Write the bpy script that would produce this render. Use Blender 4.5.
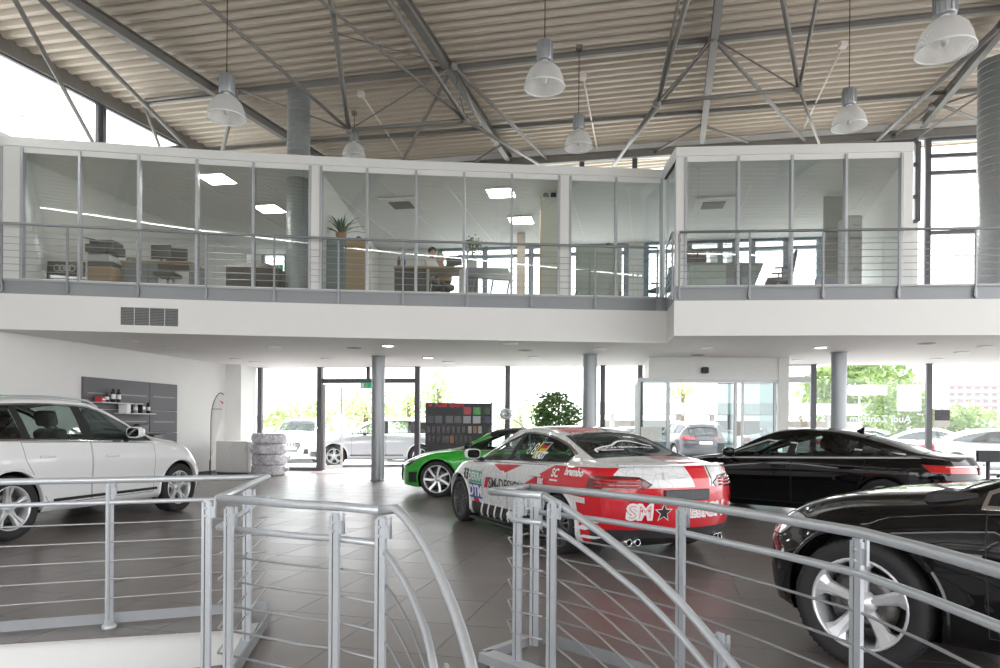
import bpy, bmesh, math, random
from mathutils import Vector, Matrix
from mathutils.bvhtree import BVHTree
random.seed(7)
for o in list(bpy.data.objects): bpy.data.objects.remove(o)
SC = bpy.context.scene
COL = SC.collection
# ---------------------------------------------------------------- camera
F, HX, HY, EYE, ROLL = 690.0, 500.0, 426.0, 1.38, 0.007
CR = Vector((math.cos(ROLL), 0, math.sin(ROLL)))
CU = Vector((-math.sin(ROLL), 0, math.cos(ROLL)))
CP = Vector((0, 0, EYE))
cam = bpy.data.cameras.new('camera'); cam_o = bpy.data.objects.new('camera', cam); COL.objects.link(cam_o)
cam.sensor_width = 36; cam.lens = 36 * F / 1000; cam.shift_y = (HY - 334) / 1000
cam.clip_start = .05; cam.clip_end = 500
mw = Matrix.Identity(4)
for i in range(3):
    mw[i][0] = CR[i]; mw[i][1] = CU[i]; mw[i][2] = (0, -1, 0)[i]; mw[i][3] = CP[i]
cam_o.matrix_world = mw
SC.camera = cam_o
# ---------------------------------------------------------------- sky, exposure
w = bpy.data.worlds.new('sky'); SC.world = w; w.use_nodes = True
wn = w.node_tree; wn.nodes.clear()
wo = wn.nodes.new('ShaderNodeOutputWorld'); wb_ = wn.nodes.new('ShaderNodeBackground')
wtc = wn.nodes.new('ShaderNodeTexCoord'); wsx = wn.nodes.new('ShaderNodeSeparateXYZ'); wr = wn.nodes.new('ShaderNodeValToRGB')
wn.links.new(wtc.outputs['Generated'], wsx.inputs[0]); wn.links.new(wsx.outputs['Z'], wr.inputs[0])
wr.color_ramp.elements[0].position = 0.0; wr.color_ramp.elements[0].color = (.98, .98, 1, 1)
wr.color_ramp.elements[1].position = 1.0; wr.color_ramp.elements[1].color = (.93, .96, 1, 1)
wn.links.new(wr.outputs[0], wb_.inputs['Color']); wb_.inputs['Strength'].default_value = 2.7
wn.links.new(wb_.outputs[0], wo.inputs[0])
vs = SC.view_settings
vs.view_transform = 'Standard'; vs.look = 'None'; vs.exposure = 0.75; vs.gamma = 1.0; vs.use_curve_mapping = False
sun = bpy.data.lights.new('sun', 'SUN'); sun.energy = 5.0; sun.angle = math.radians(25); sun.color = (1, .97, .92)
sun_o = bpy.data.objects.new('sun', sun); COL.objects.link(sun_o); sun_o.rotation_euler = (math.radians(-56), math.radians(8), 0)
sun_o.location = (0, 40, 40)
# ---------------------------------------------------------------- pixel helpers (1000 x 668)
def ray(px, py): return (CR * (px - HX) + CU * (HY - py)) / F + Vector((0, 1, 0))
def PY(px, py, Y): return CP + ray(px, py) * Y
def PZ(px, py, z=0.0):
    d = ray(px, py); return CP + d * ((z - EYE) / d.z)
def PP(px, py, co, no):
    d = ray(px, py); co = Vector(co); no = Vector(no); return CP + d * ((co - CP).dot(no) / d.dot(no))
# ---------------------------------------------------------------- materials
MATS = {}
def mat(name, col, rough=.5, metal=0, coat=0, nscale=0, namt=.06, bump=0, spec=.5, coords='Object', stretch=None, emit=0, ecol=None, croughness=.04):
    if name in MATS: return MATS[name]
    m = bpy.data.materials.new(name); m.use_nodes = True; nt = m.node_tree; b = nt.nodes['Principled BSDF']
    c = tuple(col) + (1,)
    b.inputs['Base Color'].default_value = c; b.inputs['Roughness'].default_value = rough; b.inputs['Metallic'].default_value = metal
    b.inputs['Specular IOR Level'].default_value = spec
    if coat: b.inputs['Coat Weight'].default_value = coat; b.inputs['Coat Roughness'].default_value = croughness
    if emit: b.inputs['Emission Strength'].default_value = emit; b.inputs['Emission Color'].default_value = tuple(ecol or col) + (1,)
    if nscale:
        tc = nt.nodes.new('ShaderNodeTexCoord'); no = nt.nodes.new('ShaderNodeTexNoise'); no.inputs['Scale'].default_value = nscale; no.inputs['Detail'].default_value = 4
        src = tc.outputs[coords]
        if stretch:
            mp = nt.nodes.new('ShaderNodeMapping'); mp.inputs['Scale'].default_value = stretch; nt.links.new(src, mp.inputs[0]); src = mp.outputs[0]
        nt.links.new(src, no.inputs['Vector'])
        mr = nt.nodes.new('ShaderNodeMapRange'); mr.inputs['To Min'].default_value = 1 - namt * 2; mr.inputs['To Max'].default_value = 1 + namt * 2
        nt.links.new(no.outputs['Fac'], mr.inputs['Value'])
        mx = nt.nodes.new('ShaderNodeMix'); mx.data_type = 'RGBA'; mx.blend_type = 'MULTIPLY'; mx.inputs[0].default_value = 1
        mx.inputs[6].default_value = c; nt.links.new(mr.outputs[0], mx.inputs[7]); nt.links.new(mx.outputs[2], b.inputs['Base Color'])
        if bump:
            bp = nt.nodes.new('ShaderNodeBump'); bp.inputs['Strength'].default_value = bump; bp.inputs['Distance'].default_value = .01
            nt.links.new(no.outputs['Fac'], bp.inputs['Height']); nt.links.new(bp.outputs[0], b.inputs['Normal'])
    MATS[name] = m; return m
def glass(name, tint=(.9, .95, .93), ior=1.5, rough=0.0, refl=None):
    """thin pane: tinted see-through plus a Fresnel mirror"""
    if name in MATS: return MATS[name]
    m = bpy.data.materials.new(name); m.use_nodes = True; nt = m.node_tree; nt.nodes.clear()
    out = nt.nodes.new('ShaderNodeOutputMaterial'); tr = nt.nodes.new('ShaderNodeBsdfTransparent'); gl = nt.nodes.new('ShaderNodeBsdfGlossy')
    tr.inputs['Color'].default_value = tuple(tint) + (1,); gl.inputs['Roughness'].default_value = rough; gl.inputs['Color'].default_value = (.95, 1, 1, 1)
    fr = nt.nodes.new('ShaderNodeFresnel'); fr.inputs['IOR'].default_value = ior
    geo = nt.nodes.new('ShaderNodeNewGeometry'); ma = nt.nodes.new('ShaderNodeMath'); ma.operation = 'MAXIMUM'
    lw = nt.nodes.new('ShaderNodeLayerWeight'); lw.inputs['Blend'].default_value = refl or .12
    mx = nt.nodes.new('ShaderNodeMixShader')
    # facing-independent Fresnel (Schlick on |N.I|)
    nt.links.new(lw.outputs['Facing'], ma.inputs[0]); ma.inputs[1].default_value = 0
    pw = nt.nodes.new('ShaderNodeMath'); pw.operation = 'POWER'; pw.inputs[1].default_value = 5
    lw.inputs['Blend'].default_value = .5
    nt.links.new(ma.outputs[0], pw.inputs[0])
    mr = nt.nodes.new('ShaderNodeMapRange'); mr.inputs['To Min'].default_value = refl or .09; mr.inputs['To Max'].default_value = .9
    nt.links.new(pw.outputs[0], mr.inputs['Value'])
    nt.links.new(mr.outputs[0], mx.inputs[0]); nt.links.new(tr.outputs[0], mx.inputs[1]); nt.links.new(gl.outputs[0], mx.inputs[2])
    nt.links.new(mx.outputs[0], out.inputs[0]); nt.nodes.remove(fr); nt.nodes.remove(geo)
    MATS[name] = m; return m
# ---------------------------------------------------------------- mesh builder
class MB:
    def __init__(s, M=None): s.v = []; s.f = []; s.mi = []; s.M = M; s.cur = 0; s.sm = []; s.smooth = False
    def add(s, vs, fs):
        b = len(s.v)
        for p in vs:
            p = Vector(p); s.v.append(tuple(s.M @ p) if s.M else tuple(p))
        for f in fs: s.f.append(tuple(b + i for i in f)); s.mi.append(s.cur); s.sm.append(s.smooth)
        return s
    def box(s, x0, x1, y0, y1, z0, z1):
        return s.add([(x0,y0,z0),(x1,y0,z0),(x1,y1,z0),(x0,y1,z0),(x0,y0,z1),(x1,y0,z1),(x1,y1,z1),(x0,y1,z1)],
                     [(3,2,1,0),(4,5,6,7),(0,1,5,4),(1,2,6,5),(2,3,7,6),(3,0,4,7)])
    def rbox(s, x0, x1, y0, y1, z0, z1, b=.01, seg=1):
        bm = bmesh.new(); bmesh.ops.create_cube(bm, size=1)
        for v in bm.verts: v.co = ((x0+x1)/2 + v.co.x*(x1-x0), (y0+y1)/2 + v.co.y*(y1-y0), (z0+z1)/2 + v.co.z*(z1-z0))
        bmesh.ops.bevel(bm, geom=bm.edges[:], offset=b, segments=seg, affect='EDGES', profile=.5)
        return s.bm(bm)
    def bm(s, bm):
        bm.verts.index_update()
        s.add([v.co.copy() for v in bm.verts], [[v.index for v in f.verts] for f in bm.faces]); bm.free(); return s
    def tube(s, pts, r, n=8, cap=True, closed=False):
        pts = [Vector(p) for p in pts]; N = len(pts); rs = r if isinstance(r, (list, tuple)) else [r]*N
        up = Vector((0,0,1)); vs = []; prev = None
        for i, p in enumerate(pts):
            a = pts[i-1] if (i > 0 or closed) else p; c = pts[(i+1) % N] if (i < N-1 or closed) else p
            t = (c - a)
            t = t.normalized() if t.length > 1e-9 else Vector((0,0,1))
            if prev is None: u = t.cross(up) if abs(t.z) < .95 else t.cross(Vector((0,1,0)))
            else: u = prev - t * prev.dot(t)
            u.normalize(); prev = u; w = t.cross(u)
            sc = 1
            if 0 < i < N-1:
                d1 = (p-pts[i-1]).normalized(); d2 = (pts[i+1]-p).normalized(); sc = 1/max(.5, math.sqrt(max(0,(1+d1.dot(d2))/2)))
            for k in range(n):
                an = 2*math.pi*k/n; vs.append(p + (u*math.cos(an) + w*math.sin(an))*rs[i]*(sc if False else 1))
        fs = []
        for i in range(N if closed else N-1):
            for k in range(n): j = (i+1) % N; fs.append((i*n+k, i*n+(k+1)%n, j*n+(k+1)%n, j*n+k))
        if cap and not closed: fs.append(tuple(range(n))[::-1]); fs.append(tuple((N-1)*n+k for k in range(n)))
        o = s.smooth; s.smooth = True; s.add(vs, fs); s.smooth = o
        if cap and not closed: s.sm[-1] = s.sm[-2] = False
        return s
    def bar(s, p0, p1, w, h, up=(0,0,1)):
        p0, p1 = Vector(p0), Vector(p1); t = (p1-p0).normalized(); up = Vector(up)
        if abs(t.dot(up)) > .98: up = Vector((0,1,0))
        u = t.cross(up).normalized()*w/2; v = u.cross(t).normalized()*h/2
        return s.add([p0-u-v,p0+u-v,p0+u+v,p0-u+v,p1-u-v,p1+u-v,p1+u+v,p1-u+v],[(3,2,1,0),(4,5,6,7),(0,1,5,4),(1,2,6,5),(2,3,7,6),(3,0,4,7)])
    def lathe(s, prof, n=24, c=(0,0,0), ax='z', close=False):
        vs = []
        for r, h in prof:
            for k in range(n):
                a = 2*math.pi*k/n; x, y = r*math.cos(a), r*math.sin(a)
                p = {'z':(x,y,h), 'y':(x,h,y), 'x':(h,x,y)}[ax]; vs.append((p[0]+c[0],p[1]+c[1],p[2]+c[2]))
        fs = []; P = len(prof)
        for i in range(P if close else P-1):
            j = (i+1) % P
            for k in range(n):
                q = (i*n+k, i*n+(k+1)%n, j*n+(k+1)%n, j*n+k); fs.append(q if ax != 'y' else q[::-1])
        o = s.smooth; s.smooth = True; s.add(vs, fs); s.smooth = o; return s
    def prism(s, poly, fn, d0, d1):
        """poly 2d list; fn(u,v,d)->3d ; extruded from d0 to d1"""
        n = len(poly); vs = [fn(u,v,d0) for u,v in poly] + [fn(u,v,d1) for u,v in poly]
        return s.add(vs, [tuple(range(n))[::-1], tuple(range(n,2*n))] + [(i,(i+1)%n,n+(i+1)%n,n+i) for i in range(n)])
    def ball(s, c, r, n=10, sq=(1,1,1)):
        prof = [(math.sin(math.pi*i/n)*r, -math.cos(math.pi*i/n)*r) for i in range(n+1)]
        m = MB(); m.lathe(prof, n+4); o = s.smooth; s.smooth = True
        s.add([(c[0]+v[0]*sq[0], c[1]+v[1]*sq[1], c[2]+v[2]*sq[2]) for v in m.v], m.f); s.smooth = o; return s
    def mesh(s, name, mats):
        me = bpy.data.meshes.new(name); me.from_pydata(s.v, [], s.f)
        for m in (mats if isinstance(mats, (list, tuple)) else [mats]): me.materials.append(m)
        me.polygons.foreach_set('material_index', s.mi); me.polygons.foreach_set('use_smooth', s.sm); me.validate(); me.update()
        return me
    def obj(s, name, mats, parent=None, fixn=False):
        me = s.mesh(name, mats)
        if fixn:
            b = bmesh.new(); b.from_mesh(me); bmesh.ops.recalc_face_normals(b, faces=b.faces[:]); b.to_mesh(me); b.free()
        return link(name, me, parent)
def link(name, data, parent=None, loc=None, rz=None):
    o = bpy.data.objects.new(name, data); COL.objects.link(o); o.parent = parent
    if loc is not None: o.location = loc
    if rz is not None: o.rotation_euler = (0, 0, rz)
    return o
def T(o, label, cat, group=None):
    o['label'] = label; o['category'] = cat
    if group: o['group'] = group
    return o
def ST(o, kind='structure', label=None):
    o['kind'] = kind
    if label: o['label'] = label
    return o
def thing(name, label, cat, loc=(0,0,0), rz=0, group=None): return T(link(name, None, None, loc, rz), label, cat, group)
def copy_tree(o, parent=None):
    c = o.copy(); COL.objects.link(c); c.parent = parent
    for ch in KIDS.get(o.name, []) or o.children: copy_tree(ch, c)
    return c
KIDS = {}
def text_mesh(body, size=1.0, bold=0.0, align='CENTER', ext=0.0, shear=0.0, space=1.0):
    cu = bpy.data.curves.new('t', 'FONT'); cu.body = body; cu.size = size; cu.align_x = align; cu.align_y = 'CENTER'
    cu.offset = bold; cu.extrude = ext; cu.shear = shear; cu.resolution_u = 3; cu.space_character = space
    o = bpy.data.objects.new('t', cu); COL.objects.link(o); dg = bpy.context.evaluated_depsgraph_get(); dg.update()
    me = o.evaluated_get(dg).to_mesh()
    vs = [tuple(v.co) for v in me.vertices]; fs = [tuple(p.vertices) for p in me.polygons]
    o.evaluated_get(dg).to_mesh_clear(); bpy.data.objects.remove(o); bpy.data.curves.remove(cu)
    return vs, fs
def pchip(pts):
    pts = sorted(pts); xs = [p[0] for p in pts]; ys = [p[1] for p in pts]; n = len(xs)
    h = [xs[i+1]-xs[i] for i in range(n-1)]; d = [(ys[i+1]-ys[i])/h[i] for i in range(n-1)]
    m = [d[0]] + [0 if d[i-1]*d[i] <= 0 else (3*(h[i-1]+h[i]))/((2*h[i]+h[i-1])/d[i-1]+(h[i]+2*h[i-1])/d[i]) for i in range(1, n-1)] + [d[-1]]
    def f(x):
        if x <= xs[0]: return ys[0]
        if x >= xs[-1]: return ys[-1]
        i = 0
        while x > xs[i+1]: i += 1
        t = (x-xs[i])/h[i]; t2 = t*t; t3 = t2*t
        return (2*t3-3*t2+1)*ys[i]+(t3-2*t2+t)*h[i]*m[i]+(-2*t3+3*t2)*ys[i+1]+(t3-t2)*h[i]*m[i+1]
    return f
def crom(pts, seg):
    """Catmull-Rom polyline through 2d/3d pts, seg samples per span"""
    P = [Vector(p) for p in pts]; P = [P[0]*2-P[1]] + P + [P[-1]*2-P[-2]]; out = []
    for i in range(1, len(P)-2):
        sg = seg[i-1] if isinstance(seg, (list, tuple)) else seg
        for k in range(sg):
            t = k/sg; a, b, c, d = P[i-1], P[i], P[i+1], P[i+2]
            out.append(.5*((2*b)+(c-a)*t+(2*a-5*b+4*c-d)*t*t+(3*b-a-3*c+d)*t**3))
    out.append(P[-2]); return out
WHITE = mat('white_paint', (.80, .80, .78), .6, nscale=3, namt=.012)
ALU = mat('brushed_aluminium', (.62, .65, .68), .32, .85, nscale=60, namt=.05)
RAILM = mat('satin_silver_paint', (.55, .58, .61), .38, .55, nscale=40, namt=.03)
DKGREY = mat('dark_grey_metal', (.09, .095, .10), .45, .3, nscale=20, namt=.05)
BLACKP = mat('black_plastic', (.018, .018, .02), .5, nscale=30, namt=.1)
CHROME = mat('chrome', (.85, .86, .88), .12, 1.0, nscale=10, namt=.01)
# ================================================================ SHELL
ZC, ZW, ZF, ZG0, ZG1, ZT = 3.10, 3.76, 4.03, 4.10, 6.50, 6.75   # soffit, white band top, fascia top, glass bottom/top, office roof
RN = Vector((.15, 1, 0)); RC = Vector((0, 19.85, 0))                # rear facade plane
LN = Vector((1, -.214, 0)); LC = Vector((-9.4, 13, 0))              # left wall plane
def rearY(x): return 19.85 - .15*x
def leftX(y): return -9.4 + .214*(y-13)
RFN = Vector((-.028, -.055, 1)); RFC = Vector((0, 0, 8.12))         # roof plane z = 8.12+.055y+.028x
def roofZ(x, y, d=0.0): return 8.12 + .055*y + .028*x - d
def onroof(px, py, d=0.0): return PP(px, py, RFC - Vector((0,0,d)), RFN)
def onrear(px, py, d=0.0): return PP(px, py, RC - RN.normalized()*d, RN)
def onleft(px, py, d=0.0): return PP(px, py, LC + LN.normalized()*d, LN)
RD = Vector((1, -.15, 0)).normalized(); RNn = RN.normalized(); LNn = LN.normalized(); LD = Vector((.214, 1, 0)).normalized()
TILE = mat('floor_tile_graphite', (.168, .148, .140), .29, nscale=2.2, namt=.10, bump=.02, spec=.6)
TILE2 = mat('floor_tile_graphite_b', (.174, .154, .146), .31, nscale=2.6, namt=.10, bump=.02, spec=.6)
GROUT = mat('tile_grout', (.27, .255, .24), .8, nscale=30, namt=.08)
SOFF = mat('soffit_plaster', (.80, .78, .77), .7, nscale=2, namt=.015)
BAND = mat('slab_band_plaster', (.80, .80, .78), .65, nscale=2, namt=.012)
FASC = mat('grey_fascia_sheet', (.26, .275, .285), .4, .3, nscale=6, namt=.02)
DECK = mat('roof_deck_sheet', (.53, .465, .385), .5, .1, nscale=.7, namt=.03)
STEEL = mat('painted_roof_steel', (.205, .195, .18), .5, .1, nscale=8, namt=.06)
FRAME = mat('window_frame_anthracite', (.10, .10, .11), .4, .3, nscale=12, namt=.05)
PANE = glass('facade_glass', (.93, .96, .95), refl=.05)
PANEU = glass('office_glass', (.88, .92, .90), refl=.17)
# ---- stairwell opening (convex pieces) -------------------------------------------------
def xy(p): return (p.x, p.y)
LP = [PZ(px, py, 1.0) for px, py in ((-70,483.6),(0,482),(55,481),(110,480),(190,478.5),(268,477))]      # left handrail, outer curve
NC0, NC1 = PZ(268,477,1.0), PZ(219,498,1.0)
MP = [PZ(219,499,1.0), PZ(300,504.5,1.0), PZ(340,506.5,1.0), PZ(381,510.5,1.0)]
RP = [PZ(px, py, 1.0) for px, py in ((529,487),(600,493.5),(680,502.5),(770,517),(862,533),(930,551),(1000,571))]
TIP = PZ(491,491.5,1.0); RS0 = PZ(543,495.5,1.0)
dl = (RP[-1]-RP[-2]).normalized(); RP.append(RP[-1]+dl*.7)
E1, E2 = xy(MP[-1]), xy(TIP)
hole_l = [(-7.5, .6)] + [(-7.5, 3.2)] + [(LP[0].x-.3, LP[0].y-.12)] + [xy(p) for p in LP] + [xy(NC1), (NC1.x, .6)]
hole_m = [xy(NC1), xy(MP[1]), xy(MP[-1]), (MP[-1].x, .6), (NC1.x, .6)]
hole_e = [E1, E2, xy(RS0), (RS0.x, .6), (E1[0], .6)]
hole_e2 = [xy(RS0), xy(RP[1]), (RP[1].x, .6), (RS0.x, .6)]
hole_r = [(RP[1].x, .6), xy(RP[1]), xy(RP[2]), xy(RP[3]), xy(RP[4]), xy(RP[5]), (RP[6].x, RP[6].y), (RP[7].x, .6)]
def ccw(P):
    A = sum(P[i-1][0]*P[i][1]-P[i][0]*P[i-1][1] for i in range(len(P))); return P if A > 0 else P[::-1]
def clip(P, a, b, keep_in=True):
    """keep the part left of a->b (or right)"""
    out = []; n = len(P)
    def sd(p): v = (b[0]-a[0])*(p[1]-a[1])-(b[1]-a[1])*(p[0]-a[0]); return v if keep_in else -v
    for i in range(n):
        p, q = P[i-1], P[i]; sp, sq = sd(p), sd(q)
        if (sp < 0) != (sq < 0): t = sp/(sp-sq); out.append((p[0]+(q[0]-p[0])*t, p[1]+(q[1]-p[1])*t))
        if sq >= 0: out.append(q)
    return out
def area(P): return abs(sum(P[i-1][0]*P[i][1]-P[i][0]*P[i-1][1] for i in range(len(P))))/2
def subtract(polys, hole):
    H = ccw(hole); res = []
    for P in polys:
        cur = P
        for i in range(len(H)):
            a, b = H[i-1], H[i]
            o = clip(cur, a, b, False)
            if len(o) > 2 and area(o) > 1e-5: res.append(o)
            cur = clip(cur, a, b, True)
            if len(cur) < 3 or area(cur) < 1e-6: break
    return res
HOLES = [ccw(h) for h in (hole_l, hole_m, hole_e, hole_e2, hole_r)]
def minus_holes(P):
    ps = [P]
    for h in HOLES: ps = subtract(ps, h)
    return ps
FX0, FX1 = -14.0, 18.0
floor_out = ccw([(FX0, -5), (FX1, -5), (FX1, rearY(FX1)), (FX0, rearY(FX0))])
m = MB()
for P in minus_holes(floor_out):
    n = len(P); P = ccw(P); m.add([(x, y, -.0025) for x, y in P], [tuple(range(n))]); m.add([(x, y, -.32) for x, y in P], [tuple(range(n))[::-1]])
floor = ST(m.obj('floor', GROUT))
TA = math.radians(13.7); TU = Vector((math.cos(TA), -math.sin(TA))); TV = Vector((math.sin(TA), math.cos(TA))); TS = .65
t0 = Vector(xy(PZ(718, 545))) ; cand = []
for i in range(-32, 40):
    for j in range(-24, 36):
        o = t0 + TU*(i*TS) + TV*(j*TS); g = .0035
        P = [tuple(o+TU*a+TV*b) for a, b in ((g,g),(TS-g,g),(TS-g,TS-g),(g,TS-g))]; P = ccw(P)
        c = o+TU*TS/2+TV*TS/2
        if c.y > rearY(c.x)+.6 or c.x < leftX(c.y)-.7 or c.y < -4.5 or c.x > 17: continue
        P = clip(P, (-20, rearY(-20)-.02), (20, rearY(20)-.02), False)
        if len(P) < 3: continue
        hit = any(all(((H[k][0]-H[k-1][0])*(c.y-H[k-1][1])-(H[k][1]-H[k-1][1])*(c.x-H[k-1][0])) > -.5*math.hypot(H[k][0]-H[k-1][0], H[k][1]-H[k-1][1]) for k in range(len(H))) for H in HOLES)
        ps = minus_holes(P) if hit else [P]
        if not ps: continue
        d = c.length; vis = c.y > 2.6 and abs(c.x) < .76*c.y+.4
        cand.append((0 if vis else 1, d, ps, (i, j), c, not hit and len(P) == 4 and area(P) > .4))
cand.sort(key=lambda q: (q[0], q[1]))
def tile_mesh(m, ps, o=(0,0)):
    for P in ps:
        n = len(P); vs_ = [(x-o[0], y-o[1], 0) for x, y in P]+[(x-o[0], y-o[1], -.009) for x, y in P]
        m.add(vs_, [tuple(range(n))]+[(i, n+i, n+(i+1)%n, (i+1)%n)[::-1] for i in range(n)][::1])
rest = MB(); full = {}
for k, (v_, d, ps, ij, c, whole) in enumerate(cand):
    if k < 300 and v_ == 0:
        o = (c.x, c.y); par = (ij[0]*3+ij[1]*5) % 2
        if whole:
            if par not in full: m = MB(); tile_mesh(m, ps, o); full[par] = m.mesh('tile', (TILE, TILE2)[par])
            me = full[par]
        else: m = MB(); tile_mesh(m, ps, o); me = m.mesh('tile', (TILE, TILE2)[par])
        link('tile', me, floor, (c.x, c.y, 0))
    else: rest.cur = (ij[0]*3+ij[1]*5) % 2; tile_mesh(rest, ps)
ST(rest.obj('far_tiles', [TILE, TILE2], floor), 'stuff')
# stairwell lining below the floor edge
m = MB()
edge = [(-7.5,3.2),(LP[0].x-.3, LP[0].y-.12)]+[xy(p) for p in LP]+[xy(NC1)]+[xy(p) for p in MP]
edge2 = [xy(TIP), xy(RS0)]+[xy(p) for p in RP[1:]]
for ed in (edge, edge2):
    for a, b in zip(ed[:-1], ed[1:]): m.add([(a[0],a[1],-.012),(b[0],b[1],-.012),(b[0],b[1],-3.0),(a[0],a[1],-3.0)], [(0,1,2,3)])
    if ed is edge: m.add([(-7.5,.6,-.012),(-7.5,3.2,-.012),(-7.5,3.2,-3),(-7.5,.6,-3)], [(0,1,2,3)])
ST(m.obj('wall_stairwell', WHITE))
m = MB(); m.box(-8, 3, .3, 6, -3.1, -3.0); ST(m.obj('floor_lower', TILE2))
# ---- left wall ------------------------------------------------------------------------
def slabbox(m, P, z0, z1):
    n = len(P); P = ccw(P); m.add([(x,y,z0) for x,y in P]+[(x,y,z1) for x,y in P], [tuple(range(n))[::-1], tuple(range(n,2*n))]+[(i,(i+1)%n,n+(i+1)%n,n+i) for i in range(n)])
yl0, yl1 = -5.0, 20.9
m = MB(); slabbox(m, [(leftX(yl0)-.3, yl0), (leftX(yl0), yl0), (leftX(yl1), yl1), (leftX(yl1)-.3, yl1)], -.3, 6.85)
wl = ST(m.obj('wall_left', WHITE))
# pier where the left wall meets the glazed rear facade
pc = onrear(258, 420); pa = PP(230, 420, LC, LN)
px_ = PY(243, 400, 20.0); m = MB(); slabbox(m, [(px_.x-.75, 19.9), (px_.x-.02, 19.9), (px_.x+.02, rearY(px_.x)+.1), (px_.x-.9, rearY(px_.x-.8)+.1)], 0, ZC)
ST(m.obj('wall_pier', WHITE))
m = MB(); a, b = Vector((leftX(9), 9, 0)), Vector((leftX(19.9), 19.9, 0)); n_ = LNn*.012
m.add([a+n_, b+n_, b+n_+Vector((0,0,.08)), a+n_+Vector((0,0,.08)), a, b, b+Vector((0,0,.08)), a+Vector((0,0,.08))], [(0,1,2,3),(3,2,6,7),(0,3,7,4)]); ST(m.obj('baseboard_left', DKGREY))
# ---- left clerestory glazing above the offices ------------------------------------------
def LW(y, z, d=0.0): return Vector((leftX(y), y, z)) + LNn*d
ys = [-5, 0, 4.5, 9.0] + [onleft(101, 100).y, onleft(188, 140).y, 20.6]
m = MB(); wtop = .30
for y in ys: m.bar(LW(y-.07, 6.8), LW(y-.07, roofZ(leftX(y), y)-.3), .12, .07, up=(1,0,0)); m.bar(LW(y+.07, 6.8), LW(y+.07, roofZ(leftX(y), y)-.3), .12, .07, up=(1,0,0))
win = ST(m.obj('window_1', FRAME))
for y0, y1 in zip(ys[:-1], ys[1:]):
    p = MB(); p.add([LW(y0+.1,6.8,-.02), LW(y1-.1,6.8,-.02), LW(y1-.1,roofZ(leftX(y1),y1)-wtop,-.02), LW(y0+.1,roofZ(leftX(y0),y0)-wtop,-.02)], [(0,1,2,3)]); p.obj('pane', PANE, win)
    h = MB(); h.bar(LW(y0, roofZ(leftX(y0),y0)-wtop+.03, -.0), LW(y1, roofZ(leftX(y1),y1)-wtop+.03, 0), .08, .06); h.obj('window_head', FRAME, win)
    sl = MB(); sl.tube([LW(y0, 7.15+.03*y0*.4, .05), LW(y1, 7.15+.03*y1*.4, .05)], .012, 6); sl.obj('glazing_wire', mat('copper_wire', (.45,.30,.20), .5, .5, nscale=10), win)
m = MB(); m.bar(LW(-5, roofZ(leftX(-5),-5)-.11, .02), LW(20.6, roofZ(leftX(20.6),20.6)-.11, .02), .16, .30); ST(m.obj('trim_2', STEEL))
# ---- roof deck: trapezoidal sheet ------------------------------------------------------
ea, eb = onroof(145, 99), onroof(1000, 5); ED = (eb-ea).normalized(); PD = RFN.normalized().cross(ED).normalized()
if PD.y < 0: PD = -PD
def RF(u, v, d=0.0): return ea + ED*u + PD*v - RFN.normalized()*d
m = MB(); pitch = .30; v0, v1 = -21.0, 8.2; n = int((v1-v0)/pitch); prof = []
for i in range(n):
    b = v0+i*pitch; prof += [(b, 0.0), (b+.10, 0.0), (b+.135, -.085), (b+.265, -.085)]
prof.append((v0+n*pitch, 0.0))
vs_ = []
for v, d in prof:
    q0_, q1_ = RF(0, v, d), RF(1, v, d); g0, g1 = q0_.x-leftX(q0_.y)+.12, q1_.x-leftX(q1_.y)+.12
    vs_ += [RF(-g0/(g1-g0), v, d), RF(28, v, d)]
m.add(vs_, [(2*i, 2*i+1, 2*i+3, 2*i+2) for i in range(len(prof)-1)]); ST(m.obj('ceiling', DECK))
# ---- front of the hall behind the camera: window band below, solid wall above, rooflight strip
m = MB(); m.box(-13.5, 18, -5.3, -5.0, 5.2, 9.0)
for x in range(-13, 19, 4): m.box(x-.15, x+.15, -5.3, -5.0, 0, 5.2)
m.box(-13.5, 18, -5.3, -5.0, -.3, .5); ST(m.obj('wall_front', WHITE))
# ---- rear facade ------------------------------------------------------------------------
def RW(x, z, d=0.0): return Vector((x, rearY(x), z)) - RNn*d       # d>0 towards the room
def rx(px, py=420): return onrear(px, py).x
m = MB(); slabbox(m, [(-9, rearY(-9)), (18, rearY(18)), (18, rearY(18)+.3), (-9, rearY(-9)+.3)], ZC, 4.05)
ST(m.obj('wall_rear', WHITE))
def vbar(m, x, z0, z1, w=.09, dp=.10): m.bar(RW(x, z0), RW(x, z1), w, dp, up=RD)
def hbar(m, x0, x1, z, h=.09, dp=.10): m.bar(RW(x0, z), RW(x1, z), dp, h)
zd = onrear(340, 381).z
mull = [rx(260), rx(320), rx(417.5), rx(507.5), rx(602.5), rx(640), rx(813), rx(928.5), rx(1045), rx(1160), rx(1280)]
wn_ = 2
doorx = (mull[1], mull[2])
for k in range(len(mull)-1):
    if k == 5: continue
    m = MB(); x0, x1 = mull[k], mull[k+1]
    vbar(m, x0, 0, ZC, .17 if k in (1, 2) else .11, .14)
    if k in (4, 9): vbar(m, x1, 0, ZC, .10, .14)
    if k == 1:
        hbar(m, x0, x1, zd, .13); xm = (x0*.30+x1*.70)-.35; vbar(m, rx(368), zd, ZC, .09)
    if k != 1: hbar(m, x0, x1, .05, .10)
    wdw = ST(m.obj('window_%d' % wn_, FRAME)); wn_ += 1
    p = MB(); z0 = .1 if k != 1 else zd+.05
    p.add([RW(x0+.05,z0), RW(x1-.05,z0), RW(x1-.05,ZC-.05), RW(x0+.05,ZC-.05)], [(0,1,2,3)]); p.obj('pane', PANE, wdw)
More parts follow.
